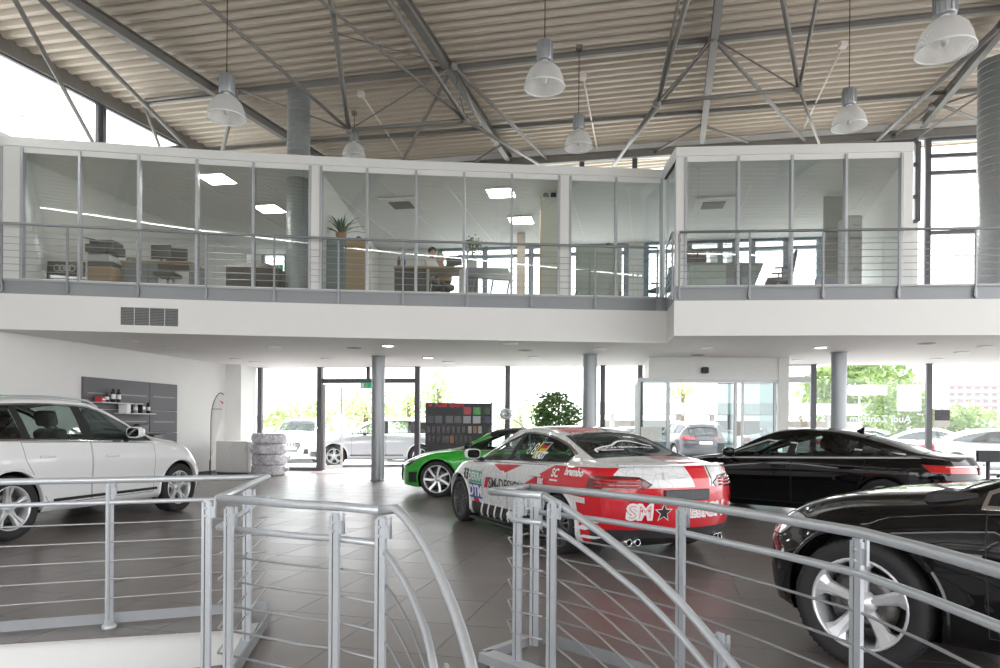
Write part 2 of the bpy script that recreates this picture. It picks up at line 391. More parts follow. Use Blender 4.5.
# glazed door standing open to the outside
m = MB(); hx0 = doorx[0]+.12
dd = (RNn*.95+RD*.15).normalized()
P0 = RW(hx0, 0, -.05); P1 = P0+dd*1.0
for q in (P0, P1): m.bar(q+Vector((0,0,.02)), q+Vector((0,0,zd-.1)), .07, .06, up=RD)
m.bar(P0+Vector((0,0,.08)), P1+Vector((0,0,.08)), .06, .12); m.bar(P0+Vector((0,0,zd-.13)), P1+Vector((0,0,zd-.13)), .06, .07)
d1 = ST(m.obj('door_1', mat('door_frame_light', (.55,.52,.50), .4, .2, nscale=10)))
p = MB(); p.add([P0+Vector((0,0,.12)), P1+Vector((0,0,.12)), P1+Vector((0,0,zd-.17)), P0+Vector((0,0,zd-.17))], [(0,1,2,3)]); p.obj('pane', PANE, d1)
h = MB(); hp = P1-dd*.12; h.tube([hp+RD*.06+Vector((0,0,.5)), hp+RD*.06+Vector((0,0,1.7))], .018, 8); h.obj('door_handle', ALU, d1)
m = MB(); m.add([(doorx[0], rearY(doorx[0])-1.0, .006), (doorx[1], rearY(doorx[1])-1.0, .006), (doorx[1], rearY(doorx[1])-.1, .006), (doorx[0], rearY(doorx[0])-.1, .006)], [(0,1,2,3)])
T(m.obj('door_mat', mat('mat_rose', (.42,.28,.30), .9, nscale=60, namt=.1)), 'thin rose coloured mat inside the open glass door', 'mat')
# steel x-bracing with hub in the bay by the colour display
hub = onrear(506, 414, .06); m = MB()
for q in ((445, 367), (577, 367), (438, 464), (574, 464)): m.tube([hub, onrear(q[0], q[1], .06)], .014, 6)
xb = m.obj('bracing_rods', mat('brace_rod', (.30,.28,.33), .4, .6, nscale=10)); T(xb, 'crossed steel bracing rods with round hub plate behind the glass bay', 'bracing')
h = MB(); h.M = Matrix.Translation(hub) @ Matrix.Rotation(math.atan2(.15, 1)*-1, 4, 'Z'); h.lathe([(.07,-.03),(.17,-.03),(.17,.03),(.07,.03)], 24, ax='y', close=True); h.lathe([(0,-.04),(.05,-.04),(.05,.04),(0,.04)], 14, ax='y'); h.M = None
h.obj('hub_plate', ALU, xb)
# upper rear windows
def upper_bay(xs, zs_, name, solid_below=True):
    global wn_
    m = MB()
    for x in xs: vbar(m, x, zs_[0], zs_[-1], .10, .14)
    for z in zs_: hbar(m, xs[0], xs[-1], z, .09)
    wdw = ST(m.obj('window_%d' % wn_, name)); wn_ += 1
    for x0, x1 in zip(xs[:-1], xs[1:]):
        for z0, z1 in zip(zs_[:-1], zs_[1:]):
            p = MB(); p.add([RW(x0+.05,z0+.045), RW(x1-.05,z0+.045), RW(x1-.05,z1-.045), RW(x0+.05,z1-.045)], [(0,1,2,3)]); p.obj('pane', PANE, wdw)
FRAMEB = mat('window_frame_blue_grey', (.22,.28,.34), .45, .2, nscale=12, namt=.05)
xg = rx(918, 250)
upper_bay([rx(440,260)+i*1.32 for i in range(5)], [4.15, 6.26, 6.50], FRAMEB)
x5 = rx(440,260)+4*1.32
upper_bay([x5+.55, x5+1.7, x5+2.9], [4.15, 6.26, 6.50], FRAMEB)
upper_bay([rx(688,250)+i*(rx(853,250)-rx(688,250))/5 for i in range(6)], [4.15, 6.26, 6.50], FRAMEB)
upper_bay([xg+.22, xg+2.6, xg+5.2, xg+7.8], [4.10, onrear(960,232).z, onrear(960,172).z, onrear(960,155).z, 9.0], FRAME)
upper_bay([rx(480,150)+i*1.45 for i in range(int((xg-rx(480,150))/1.45)+1)], [6.85, 7.5, 8.35, 8.95], FRAME)
m = MB()
def rwall(x0, x1, z0, z1): m.add([RW(x0,z0), RW(x1,z0), RW(x1,z1), RW(x0,z1), RW(x0,z0,-.25), RW(x1,z0,-.25), RW(x1,z1,-.25), RW(x0,z1,-.25)], [(0,1,2,3),(0,3,7,4),(1,5,6,2),(0,4,5,1),(3,2,6,7)])
xd0, xd1 = rx(262,250), rx(288,250)
rwall(-9, xd0, 4.0, 9.0); rwall(xd0, xd1, 6.5, 9.0); rwall(xd1, rx(440,260), 4.0, 9.0); rwall(rx(440,260), rx(480,150), 6.52, 9.0)
rwall(rx(440,260), xg, 6.50, 6.85); rwall(x5, x5+.55, 4.0, 6.5); rwall(x5+2.9, rx(688,250), 4.0, 6.5); rwall(rx(440,260), xg, 4.0, 4.15); rwall(rx(853,250), xg, 4.0, 6.5)
rwall(rx(440,260), xg, 8.95, 9.6); rwall(xg, 18, 9.0, 9.7); rwall(-9, rx(440,260), 9.0, 9.3)
ST(m.obj('wall_rear_upper', WHITE))
m = MB(); vbar(m, xd0+.05, 4.05, 6.5, .08); vbar(m, xd1-.05, 4.05, 6.5, .08); hbar(m, xd0, xd1, 5.95, .07); d2 = ST(m.obj('door_2', FRAMEB))
p = MB(); p.add([RW(xd0+.08,4.1), RW(xd1-.08,4.1), RW(xd1-.08,6.45), RW(xd0+.08,6.45)], [(0,1,2,3)]); p.obj('pane', PANE, d2)
# ---- mezzanine slab -----------------------------------------------------------------------
LE = [(-9.46,12.65),(-9.0,12.72),(-7.5,12.97),(-5.74,13.27),(-3.9,13.51),(-2,13.72),(-.4,13.85),(1.2,13.97),(3.40,14.13)]
RE = [(3.26,12.98),(9.1,12.56),(14.5,12.17)]
def cat(P): return crom([(x, y) for x, y in P], 3)
LEs = [(p.x, p.y) for p in cat(LE)]
outline = LEs + [RE[0], RE[1], RE[2], (14.5, rearY(14.5)), (leftX(21.1), 21.1)]
m = MB(); no = len(outline)
m.add([(x,y,ZC) for x,y in outline], [tuple(range(no))[::-1]]); sof = ST(m.obj('ceiling_ground_floor', SOFF))
m = MB(); fr = LEs+RE
m.add([(x,y,ZC) for x,y in fr]+[(x,y,ZW) for x,y in fr], [(i,i+1,len(fr)+i+1,len(fr)+i) for i in range(len(fr)-1)])
ST(m.obj('wall_mezzanine_band', BAND))
m = MB(); m.add([(x,y,ZF-.02) for x,y in outline], [tuple(range(no))]); ST(m.obj('floor_mezzanine', mat('office_carpet', (.22,.22,.23), .9, nscale=50, namt=.08)))
# grey fascia in sheet panels, one piece per railing bay
def along(P, off):
    """offset polyline to the room-outside (towards +y)"""
    out = []
    for i, p in enumerate(P):
        a = P[max(0,i-1)]; b = P[min(len(P)-1,i+1)]; t = Vector((b[0]-a[0], b[1]-a[1])).normalized(); n = Vector((-t.y, t.x)); out.append((p[0]+n.x*off, p[1]+n.y*off))
    return out
def at_px(P, px, py=250):
    """point of a plan polyline seen at column px (taken at eye height row)"""
    d = ray(px, py); best = None
    for a, b in zip(P[:-1], P[1:]):
        sa, sb = a[0]*d.y-a[1]*d.x, b[0]*d.y-b[1]*d.x
        if sa == sb: continue
        t = sa/(sa-sb)
        first, last = a is P[0], b is P[-1]
        if (-1e-6 if not first else -.6) <= t <= (1+1e-6 if not last else 1.6): best = (a[0]+(b[0]-a[0])*t, a[1]+(b[1]-a[1])*t)
    return Vector(best) if best else None
# ================================================================ MEZZANINE FRONT
def cutpath(P, a, b):
    """piece of polyline between its points nearest to a and b"""
    def par(q):
        best = (9e9, 0)
        for i in range(len(P)-1):
            A, B = Vector(P[i]), Vector(P[i+1]); t = max(0, min(1, (Vector(q)-A).dot(B-A)/(B-A).length_squared)); d = (A+(B-A)*t-Vector(q)).length
            if d < best[0]: best = (d, i+t)
        return best[1]
    def ev(s): i = min(int(s), len(P)-2); A, B = Vector(P[i]), Vector(P[i+1]); return A+(B-A)*(s-i)
    s0, s1 = par(a), par(b); return [ev(s0)] + [Vector(P[i]) for i in range(len(P)) if s0+.02 < i < s1-.02] + [ev(s1)]
GL = along(LEs, .30); GRt = along(RE, .30)
railL = along(LEs, .04); railR = along(RE, .04)
side0, side1 = Vector(LEs[-1]), Vector(RE[0])
postsL = [at_px(railL, px) for px in (3, 68.5, 139, 207, 275, 339, 403.5, 467.5, 531.5, 595.5, 657)]
postsR = [at_px(railR, px) for px in (679, 749, 822.5, 898, 974.5)]
postsL[0] = at_px(railL, 3); ext0 = Vector(railL[0]); postsR += [Vector(railR[-1])]
def strip_wall(m, P, z0, z1): n = len(P); m.add([(p[0],p[1],z0) for p in P]+[(p[0],p[1],z1) for p in P], [(i,i+1,n+i+1,n+i) for i in range(n-1)])
fas = ST(link('trim_1', None))
for posts, P in ((postsL, railL), (postsR, railR)):
    pp = ([ext0] if P is railL else []) + posts
    for a, b in zip(pp[:-1], pp[1:]):
        d = (b-a).normalized()*.012; m = MB(); strip_wall(m, cutpath(P, a+d, b-d), ZW-.01, ZF-.02); m.obj('fascia_panel', FASC, fas)
m = MB()
for P in (railL, railR):
    n = len(P); Q = along(P, .30)
    for i in range(n-1): m.add([(P[i][0],P[i][1],ZF-.02),(P[i+1][0],P[i+1][1],ZF-.02),(Q[i+1][0],Q[i+1][1],ZF+.0),(Q[i][0],Q[i][1],ZF+.0),(P[i][0],P[i][1],ZW),(P[i+1][0],P[i+1][1],ZW)], [(0,1,2,3)])
    Pb = along(P, .012)
    strip_wall(m, Pb, ZW-.012, ZF-.02); R2 = along(P, -.03); strip_wall(m, R2, ZF-.03, ZF+.01)
    for i in range(n-1): m.add([(R2[i][0],R2[i][1],ZF+.01),(R2[i+1][0],R2[i+1][1],ZF+.01),(Q[i+1][0],Q[i+1][1],ZF+.012),(Q[i][0],Q[i][1],ZF+.012)], [(0,1,2,3)])
s0 = side0+Vector((.0,0)); s1 = side1
m.add([(s0.x,s0.y,ZW),(s1.x,s1.y,ZW),(s1.x,s1.y,ZF),(s0.x,s0.y,ZF)], [(0,1,2,3)])
m.obj('sill_flashing', mat('sill_sheet', (.40,.415,.425), .4, .3, nscale=8, namt=.02), fas)
# --- upper railing
URM = mat('upper_railing_steel', (.30,.31,.33), .4, .6, nscale=30, namt=.05)
CABM = mat('steel_cable', (.42,.43,.45), .35, .8, nscale=60, namt=.05)
def upper_rail(posts, P, label, ext=None):
    r = thing('balcony_railing', label, 'railing', (posts[0].x, posts[0].y, ZW))
    def child(mb, nm, mt): 
        o = mb.obj(nm, mt, r); o.matrix_parent_inverse = Matrix.Translation((-posts[0].x, -posts[0].y, -ZW)); return o
    for p in posts:
        m = MB(); t = Vector((1, -.0)); m.rbox(p.x-.017, p.x+.017, p.y-.055, p.y-.02, ZW+.02, 5.02, .004); m.box(p.x-.030, p.x+.030, p.y-.05, p.y+.0, ZW+.05, ZW+.18); m.box(p.x-.024, p.x+.024, p.y-.058, p.y-.03, 4.86, 4.93); child(m, 'post', URM)
    full = cutpath(along(P, -.038), ext if ext else posts[0], posts[-1])
    m = MB(); m.tube([(p.x,p.y,5.05) for p in full], .026, 8); child(m, 'handrail', URM)
    for k in range(6): m = MB(); m.tube([(p.x,p.y,4.18+k*.125) for p in full], .0065, 5); child(m, 'cable', CABM)
    return r
upper_rail(postsL, railL, 'steel cable railing along the long curved office balcony', ext0)
upper_rail(postsR, railR, 'steel cable railing in front of the projecting office bay and gallery')
sr0, sr1 = side0+Vector((-.03,-.05)), side1+Vector((-.03,.03)); r = thing('balcony_railing', 'short steel return railing at the step of the balcony', 'railing')
for q in (sr0, sr1): m = MB(); m.rbox(q.x-.017, q.x+.017, q.y-.02, q.y+.02, ZW+.02, 5.02, .004); m.obj('post', URM, r)
m = MB(); m.tube([(sr0.x,sr0.y,5.05),(sr1.x,sr1.y,5.05)], .026, 8); m.obj('handrail', URM, r)
for k in range(6): m = MB(); m.tube([(sr0.x,sr0.y,4.18+k*.125),(sr1.x,sr1.y,4.18+k*.125)], .0065, 5); m.obj('cable', CABM, r)
# --- glazing: white posts, mullions, panes, head
PWH = mat('office_frame_white', (.76,.77,.75), .5, nscale=5, namt=.012)
MUL = mat('mullion_aluminium', (.46,.48,.50), .4, .5, nscale=20, namt=.03)
def glazing(P, mul, posts, label, headext):
    g = thing('office_glazing', label, 'glass partition')
    for a, b in posts:
        A, B = at_px(P, a), at_px(P, b)
        m = MB(); t = (B-A).normalized(); n = Vector((-t.y, t.x))
        Q = [A-n*.03, B-n*.03, B+n*.14, A+n*.14]; slabbox(m, [tuple(q) for q in Q], ZG0-.06, ZG1+.03); m.obj('post', PWH, g)
    for a in mul:
        A = at_px(P, a)
        m = MB(); m.rbox(A.x-.026, A.x+.026, A.y-.05, A.y+.06, ZG0-.05, ZG1+.06, .005); m.obj('mullion', MUL, g)
    for a, b in zip(mul[:-1], mul[1:]):
        if any(pa-2 <= a and b <= pb+3 for pa, pb in posts) or b-a < 14: continue
        m = MB(); Q = cutpath(P, at_px(P, a), at_px(P, b)); strip_wall(m, Q, ZG0, ZG1); m.obj('pane', PANEU, g)
    A = at_px(P, mul[0]) if headext[0] is None else Vector(headext[0]); B = at_px(P, mul[-1]) if headext[1] is None else Vector(headext[1])
    Q = cutpath(P, A, B); m = MB(); Qf = along([tuple(q) for q in Q], -.05); Qb = along([tuple(q) for q in Q], .2)
    strip_wall(m, Qf, ZG1+.08, ZT); Qi = along([tuple(q) for q in Q], -.02); strip_wall(m, Qi, ZG1-.03, ZG1+.09)
    n = len(Qf); m.add([(p[0],p[1],ZT) for p in Qf]+[(p[0],p[1],ZT) for p in Qb], [(i,i+1,n+i+1,n+i) for i in range(n-1)])
    m.add([(p[0],p[1],ZG1+.08) for p in Qf]+[(p[0],p[1],ZG1+.08) for p in Qi], [(i,n+i,n+i+1,i+1) for i in range(n-1)]); m.obj('head_frame', PWH, g)
    m = MB(); Qs = along([tuple(q) for q in Q], -.04); strip_wall(m, Qs, ZF+.0, ZG0); m.add([(p[0],p[1],ZG0) for p in Qs]+[(p[0],p[1],ZG0) for p in Qb], [(i,i+1,n+i+1,n+i) for i in range(n-1)]); m.obj('sill_frame', PWH, g)
    return g
mulL = [2, 22.4, 80, 139, 197, 253.5, 310, 321, 367, 416, 463.8, 511.6, 558.6, 570, 615.6, 661]
glazing(GL, mulL, [(3, 22), (311, 320.5), (559.5, 569.5)], 'long curved run of office glazing with white posts above the balcony', (GL[0], None))
mulR = [685, 737.5, 791, 845, 900.6]
glazing(GRt, mulR, [(675.5, 684.5), (901.5, 912)], 'glazed front of the projecting office bay with white corner posts', (at_px(GRt, 675), at_px(GRt, 912)))
# side return glazing of the bay and its right side wall
ga, gb = Vector(at_px(GRt, 676)), Vector(at_px(GL, 663))
g = thing('side_glazing', 'narrow side pane where the office bay steps forward', 'glass partition')
m = MB(); m.add([(ga.x+.02,ga.y+.1,ZG0),(gb.x+.02,gb.y,ZG0),(gb.x+.02,gb.y,ZG1),(ga.x+.02,ga.y+.1,ZG1)], [(0,1,2,3)]); m.obj('pane', PANEU, g)
m = MB(); m.add([(ga.x-.03,ga.y-.05,ZG1),(gb.x-.03,gb.y,ZG1),(gb.x-.03,gb.y,ZT),(ga.x-.03,ga.y-.05,ZT),(ga.x+.1,ga.y,ZT),(gb.x+.1,gb.y,ZT)], [(0,1,2,3),(3,2,5,4)]); m.obj('head_frame', PWH, g)
m = MB(); m.box(gb.x-.03, gb.x+.03, gb.y-.05, gb.y+.05, ZG0-.05, ZG1+.05); m.obj('post', PWH, g)
gr = Vector(at_px(GRt, 912)); m = MB(); slabbox(m, [(gr.x-.12, gr.y), (gr.x, gr.y), (gr.x+1.75, rearY(gr.x+1.75)), (gr.x+1.63, rearY(gr.x+1.63))], ZF, ZT); ST(m.obj('wall_office_right', WHITE))
# office ceiling and roof slab
offl = [tuple(p) for p in along(LEs, .34)] + [(ga.x+.05, gb.y+.04), (ga.x+.05, ga.y+.05), (gr.x, gr.y+.05), (gr.x+1.7, rearY(gr.x+1.7)), (leftX(20.9), 20.9)]
n = len(offl); m = MB(); m.add([(x,y,ZG1+.02) for x,y in offl], [tuple(range(n))[::-1]])
OCEIL = mat('office_ceiling_board', (.78,.78,.76), .8, nscale=6, namt=.02); oc = ST(m.obj('ceiling_office', OCEIL))
m = MB(); m.add([(x,y,ZT-.01) for x,y in offl], [tuple(range(n))]); ST(m.obj('roof_office', WHITE))
for i in range(14):          # exposed ceiling grid runners
    x = -9+i*1.3; m = MB(); m.bar((x, 14.7, ZG1+.012), (x+1.0, 19.4, ZG1+.012), .03, .02); m.obj('grid_runner', mat('grid_white', (.85,.85,.84), .6, nscale=10), oc)
LIT = mat('panel_light', (1,1,1), .5, emit=14.0, ecol=(1,.97,.90))
grp = 'square lit panels in the office ceiling'
for i, (px, py) in enumerate(((217,178),(269.5,208),(501,192),(521,219.5))):
    p = PZ(px, py, ZG1+.005); t = thing('ceiling_light', ['bright square ceiling panel in the printer office near the glazing','bright square ceiling panel in the printer office above the corner duct','bright square ceiling panel in the plant office near the glazing','bright square ceiling panel in the plant office further inside'][i], 'ceiling light', p, math.radians(-10), grp)
    m = MB(); m.box(-.31,.31,-.31,.31,-.03,0); m.obj('frame', PWH, t); m = MB(); m.add([(-.28,-.28,-.034),(.28,-.28,-.034),(.28,.28,-.034),(-.28,.28,-.034)], [(3,2,1,0)]); m.obj('diffuser', LIT, t)
for (px, py, lb) in ((402, 203, 'square ceiling cassette air unit in the plant office'), (713, 203, 'square ceiling cassette air unit in the projecting office bay')):
    p = PZ(px, py, ZG1); t = thing('air_cassette', lb, 'air unit', p, math.radians(-10))
    m = MB(); m.rbox(-.42,.42,-.42,.42,-.05,.0,.01); m.obj('panel', PWH, t); m = MB(); m.box(-.25,.25,-.25,.25,-.06,-.048); m.obj('grille', DKGREY, t)
# partitions
def partition(px, name, mt, y1=None, thick=.1, back=0.0):
    a = Vector(at_px(GL if px < 665 else GRt, px)); b = Vector((a.x+.25*(5.2), 0)); bx = a.x+.05; b = Vector((bx, rearY(bx)-back)); a = a+(b-a).normalized()*.15
    t = (b-a).normalized(); nn = Vector((-t.y, t.x))*thick/2; m = MB(); slabbox(m, [tuple(a-nn), tuple(a+nn), tuple(b+nn), tuple(b-nn)], ZF-.01, ZG1+.02); return ST(m.obj(name, mt))
partition(316, 'wall_partition_left', WHITE); partition(566, 'wall_partition_right', mat('partition_pale', (.66,.70,.67), .5, nscale=4, namt=.02), back=2.2)
# vent grille in the white band
va, vb = at_px(LEs, 119, 315), at_px(LEs, 180, 315); zt_, zb_ = 3.70, 3.30
zt_ = PY(150, 305.5, va.y).z; zb_ = PY(150, 326.5, va.y).z
v = thing('vent_grille', 'grey louvred ventilation grille set in the white balcony band', 'vent', (va.x, va.y, zb_))
tt = Vector((vb.x-va.x, vb.y-va.y, 0)); v.rotation_euler = (0, 0, math.atan2(tt.y, tt.x)); Lg = tt.length; Hg = zt_-zb_
m = MB(); m.box(.02, Lg-.02, .0, .02, .02, Hg-.02); m.obj('back_plate', DKGREY, v)
for a in (0, Lg-.03): m = MB(); m.box(a, a+.03, -.012, .02, 0, Hg); m.obj('frame_side', BAND, v)
for a in (0, Hg-.03): m = MB(); m.box(0.03, Lg-.03, -.012, .02, a, a+.03); m.obj('frame_rail', BAND, v)
for k in range(1, 4): m = MB(); m.box(Lg*k/4-.005, Lg*k/4+.005, -.018, .0, .03, Hg-.03); m.obj('divider', RAILM, v)
lm = None
for k in range(11):
    z = .05+k*(Hg-.1)/10
    if lm is None: m = MB(); m.add([(.03,-.014,0),(Lg-.03,-.014,0),(Lg-.03,.0,.022),(.03,0,.022)], [(0,1,2,3)]); lm = m.mesh('louvre', mat('louvre_grey', (.30,.30,.29), .5, .2, nscale=20))
    link('louvre', lm, v, (0,0,z))
# ================================================================ ROOF STEEL
def ibeam(m, a, b, w=.14, h=.21):
    a, b = Vector(a), Vector(b); t = (b-a).normalized(); up = RFN.normalized(); u = t.cross(up).normalized()
    def q(p, x, z): return p+u*x+up*z
    tf = .022
    for z0, z1, ww in ((-tf,0,w),(-h,-h+tf,w),(-h+tf,-tf,.016)):
        m.add([q(a,-ww/2,z0),q(a,ww/2,z0),q(a,ww/2,z1),q(a,-ww/2,z1),q(b,-ww/2,z0),q(b,ww/2,z0),q(b,ww/2,z1),q(b,-ww/2,z1)], [(3,2,1,0),(4,5,6,7),(0,1,5,4),(1,2,6,5),(2,3,7,6),(3,0,4,7)])
def extend(a, b, f0, f1): d = b-a; return a-d*f0, b+d*f1
roofT = thing('roof_frame', 'grey steel roof frame of rafters, purlins and tubular bracing under the deck', 'roof frame')
raf = [((82,0),(323,156),'over the high side window and the left duct'), ((408,0),(507,152),'through the node above the middle pendants'), ((718,0),(703,126),'over the projecting office bay'), ((1000,24),(929,112),'above the right gallery')]
for a, b, wh in raf:
    A, B = onroof(*a, .09), onroof(*b, .09); A, B = extend(A, B, 1.6, .12); m = MB(); ibeam(m, A, B); m.obj('rafter', STEEL, roofT)
for k, (p, q, wh) in enumerate((((145,99),(1000,5),'crossing all rafters halfway up the roof'),)):
    A, B = extend(onroof(*p, .10), onroof(*q, .10), .0, .3); m = MB(); ibeam(m, A, B, .09, .12); m.obj('purlin', STEEL, roofT)
m = MB(); A, B = RW(-8.5, roofZ(-8.5, rearY(-8.5))-.2, .1), RW(15, roofZ(15, rearY(15))-.2, .1); ibeam(m, A, B, .16, .22); m.obj('edge_beam', STEEL, roofT)
m = MB(); A, B = A-RNn*2.2-Vector((0,0,.0)), B-RNn*2.2; ibeam(m, A, B, .08, .10); m.obj('purlin', STEEL, roofT)
def Rr(x, y, d=.25): return onroof(x, y, d)
def Ll(x, y, d=1.25): return onroof(x, y, d)
N1, N2, N3 = Rr(238,89), Rr(453,66), Rr(713,38)
L1, L2, L3, L4 = Ll(349,130), Ll(466,120.5), Ll(657,103), Ll(799,89)
def up(l, px0, py0, k=1.0):
    """continue the image line from lower node l through (px0,py0) up to the roof plane"""
    return Rr(px0, py0)
trusses = [
 ('left bay by the high windows', [(Rr(4,-20), onleft(97,150,.1), .035), (Rr(22,-20), onleft(187,147,.1), .04), (Rr(143,102,.2), onleft(163,156,.1), .03), (onleft(124,151,.1), onleft(192,146,.1), .03), (Rr(180,-20), L1, .028), (N1, onleft(178,112,.1), .014), (N1, Ll(222,152,.8), .035), (N1, Rr(146,100), .03)], []),
 ('second bay around the left pendants', [(Rr(329,-12), L1, .038), (Rr(296,-20), L2, .022), (Rr(375,-20), L2, .034), (L1, L2, .036), (L2, Rr(545,168,.3), .03), (N2, Rr(403,160,.3), .034), (N2, Rr(549,161,.3), .034), (N2, L1, .012), (N2, L2, .012), (N2, Rr(330,32), .012), (L1, N1, .014), (N2, Rr(480,122,.3), .028), (Rr(501,145,.3), Rr(470,165,.3), .03)], [L1, L2, N2]),
 ('third bay above the office bay', [(Rr(693,-20), L3, .038), (Rr(683,-20), L3, .02), (L3, Rr(615,164,.4), .034), (L3, L4, .034), (Rr(779,-20), L4, .036), (Rr(822,-25), L4, .026), (N3, L4, .014), (N3, Rr(805,141,.3), .034), (N3, Rr(612,166,.3), .034), (L4, Rr(819,143,.8), .024), (Rr(701,125), Rr(655,152,.3), .03), (Rr(701,125), Rr(748,142,.3), .03), (N3, L3, .012)], [L3, L4, N3]),
 ('right bay above the gallery', [(Rr(1000,26), Rr(877,140,.4), .045), (Rr(932,106), Rr(888,140,.3), .03), (Rr(940,105), Rr(985,122,.3), .03), (Rr(1010,75,.5), Rr(905,146,.4), .02), (Rr(930,108), Rr(1000,86), .02)], [Rr(932,106)]),
]
for wh, tubes, nodes in trusses:
    t = roofT
    for a, b, r_ in tubes: m = MB(); m.tube([a, b], r_*1.25, 8); m.obj('tie_rod' if r_ < .02 else 'strut', STEEL, t)
    for q in nodes: m = MB(); m.ball(q, .09, 8, (1,1,1)); m.obj('node', STEEL, t)
for px0, py0, px1, py1 in ((361,94,404,158), (583,77,597,148), (843,45,804,128)):      # white conduits along the deck
    m = MB(); m.tube([Rr(px0,py0,.12), Rr(px1,py1,.12)], .022, 6); m.box(*[v for q in zip(Rr(px0,py0,.12)-Vector((.07,.07,.05)), Rr(px0,py0,.12)+Vector((.07,.07,.05))) for v in q]); T(m.obj('conduit', mat('conduit_white', (.75,.70,.66), .5, nscale=10)), {361:'white cable conduit beside the farthest left pendant', 583:'white cable conduit beside the small middle pendant', 843:'white cable conduit beside the pendant over the office bay'}[px0], 'conduit')
# ================================================================ PENDANTS
def acrylic():
    m = bpy.data.materials.new('prismatic_acrylic'); m.use_nodes = True; nt = m.node_tree; nt.nodes.clear(); o = nt.nodes.new('ShaderNodeOutputMaterial')
    tl = nt.nodes.new('ShaderNodeBsdfTranslucent'); tl.inputs[0].default_value = (.85,.86,.85,1); df = nt.nodes.new('ShaderNodeBsdfDiffuse'); df.inputs[0].default_value = (.75,.75,.74,1)
    tr = nt.nodes.new('ShaderNodeBsdfTransparent'); gl = nt.nodes.new('ShaderNodeBsdfGlossy'); gl.inputs['Roughness'].default_value = .12
    tc = nt.nodes.new('ShaderNodeTexCoord'); wv = nt.nodes.new('ShaderNodeTexWave'); wv.inputs['Scale'].default_value = 30; nt.links.new(tc.outputs['Object'], wv.inputs['Vector'])
    a = nt.nodes.new('ShaderNodeMixShader'); a.inputs[0].default_value = .45; nt.links.new(df.outputs[0], a.inputs[1]); nt.links.new(tl.outputs[0], a.inputs[2])
    b = nt.nodes.new('ShaderNodeMixShader'); nt.links.new(a.outputs[0], b.inputs[1]); nt.links.new(tr.outputs[0], b.inputs[2])
    mr = nt.nodes.new('ShaderNodeMapRange'); mr.inputs['To Min'].default_value = .25; mr.inputs['To Max'].default_value = .45; nt.links.new(wv.outputs['Fac'], mr.inputs['Value']); nt.links.new(mr.outputs[0], b.inputs[0])
    c = nt.nodes.new('ShaderNodeMixShader'); c.inputs[0].default_value = .10; nt.links.new(b.outputs[0], c.inputs[1]); nt.links.new(gl.outputs[0], c.inputs[2]); nt.links.new(c.outputs[0], o.inputs[0]); return m
ACR = acrylic(); D = .275
HOUS = mat('ballast_housing', (.34,.36,.38), .4, .5, nscale=20, namt=.04)
pend = [(226.5,118,37,'near the high side window'), (354,157,23,'half hidden by the office head frame'), (544.5,87.5,40,'high above the middle of the office front'), (578.5,148,28,'just above the middle office head frame'), (849,127,33,'above the projecting office bay'), (945,51,53,'largest, above the right end of the gallery')]
pm = {}
for px, py, wpx, wh in pend:
    Y = F*.55/wpx; p = PY(px, py, Y); zr_ = roofZ(p.x, p.y, .1); t = thing('pendant_lamp', 'industrial pendant lamp with ribbed clear dome shade '+wh, 'lamp', p, 0, 'dome pendant lamps under the roof')
    if not pm:
        m = MB(); m.lathe([(.275,0),(.272,.03),(.255,.12),(.215,.22),(.15,.29),(.09,.32),(.085,.33)], 36)
        pm['shade'] = (m.mesh('shade', ACR), 'shade')
        m = MB(); m.lathe([(.272,-.005),(.284,-.005),(.284,.014),(.272,.014)], 36, close=True); pm['rim'] = (m.mesh('rim', mat('clear_rim', (.75,.77,.77), .2, nscale=10)), 'rim')
        m = MB(); m.lathe([(0,.36),(.10,.36),(.105,.37),(.105,.62),(.10,.63),(0,.63)], 18)
        for k in range(12): a = 2*math.pi*k/12; m.bar((.108*math.cos(a), .108*math.sin(a), .38), (.108*math.cos(a), .108*math.sin(a), .61), .012, .012)
        pm['housing'] = (m.mesh('housing', HOUS), 'housing')
        m = MB(); m.lathe([(.085,.32),(.05,.335),(.05,.36)], 16); m.lathe([(0,.05),(.03,.06),(.045,.11),(.04,.18),(.03,.24),(.03,.33)], 14); pm['bulb'] = (m.mesh('bulb', mat('bulb_glass', (.82,.82,.80), .2, nscale=10)), 'bulb')
    for me, nm in pm.values(): link(nm, me, t)
    m = MB(); m.tube([(0,0,.63),(0,0,zr_-p.z)], .008, 6); m.obj('cable', BLACKP, t)
    m = MB(); m.box(-.06,.06,-.06,.06,zr_-p.z-.03,zr_-p.z+.05); m.obj('ceiling_cup', STEEL, t)
a_, b_ = Vector((-11.0, 4.65, 0)), Vector((8.5, -.7, 0)); a_.z = roofZ(a_.x, a_.y, .3); b_.z = roofZ(b_.x, b_.y, .3)
t = thing('strip_light', 'continuous linear roof light mirrored as a pale line in the office glass', 'light'); m = MB(); m.bar(a_, b_, .16, .09); m.obj('channel', PWH, t); m = MB(); m.bar(a_-Vector((0,0,.05)), b_-Vector((0,0,.05)), .11, .02); m.obj('diffuser', mat('strip_lit', (1,1,1), .5, emit=5.0, ecol=(1,.98,.94)), t)
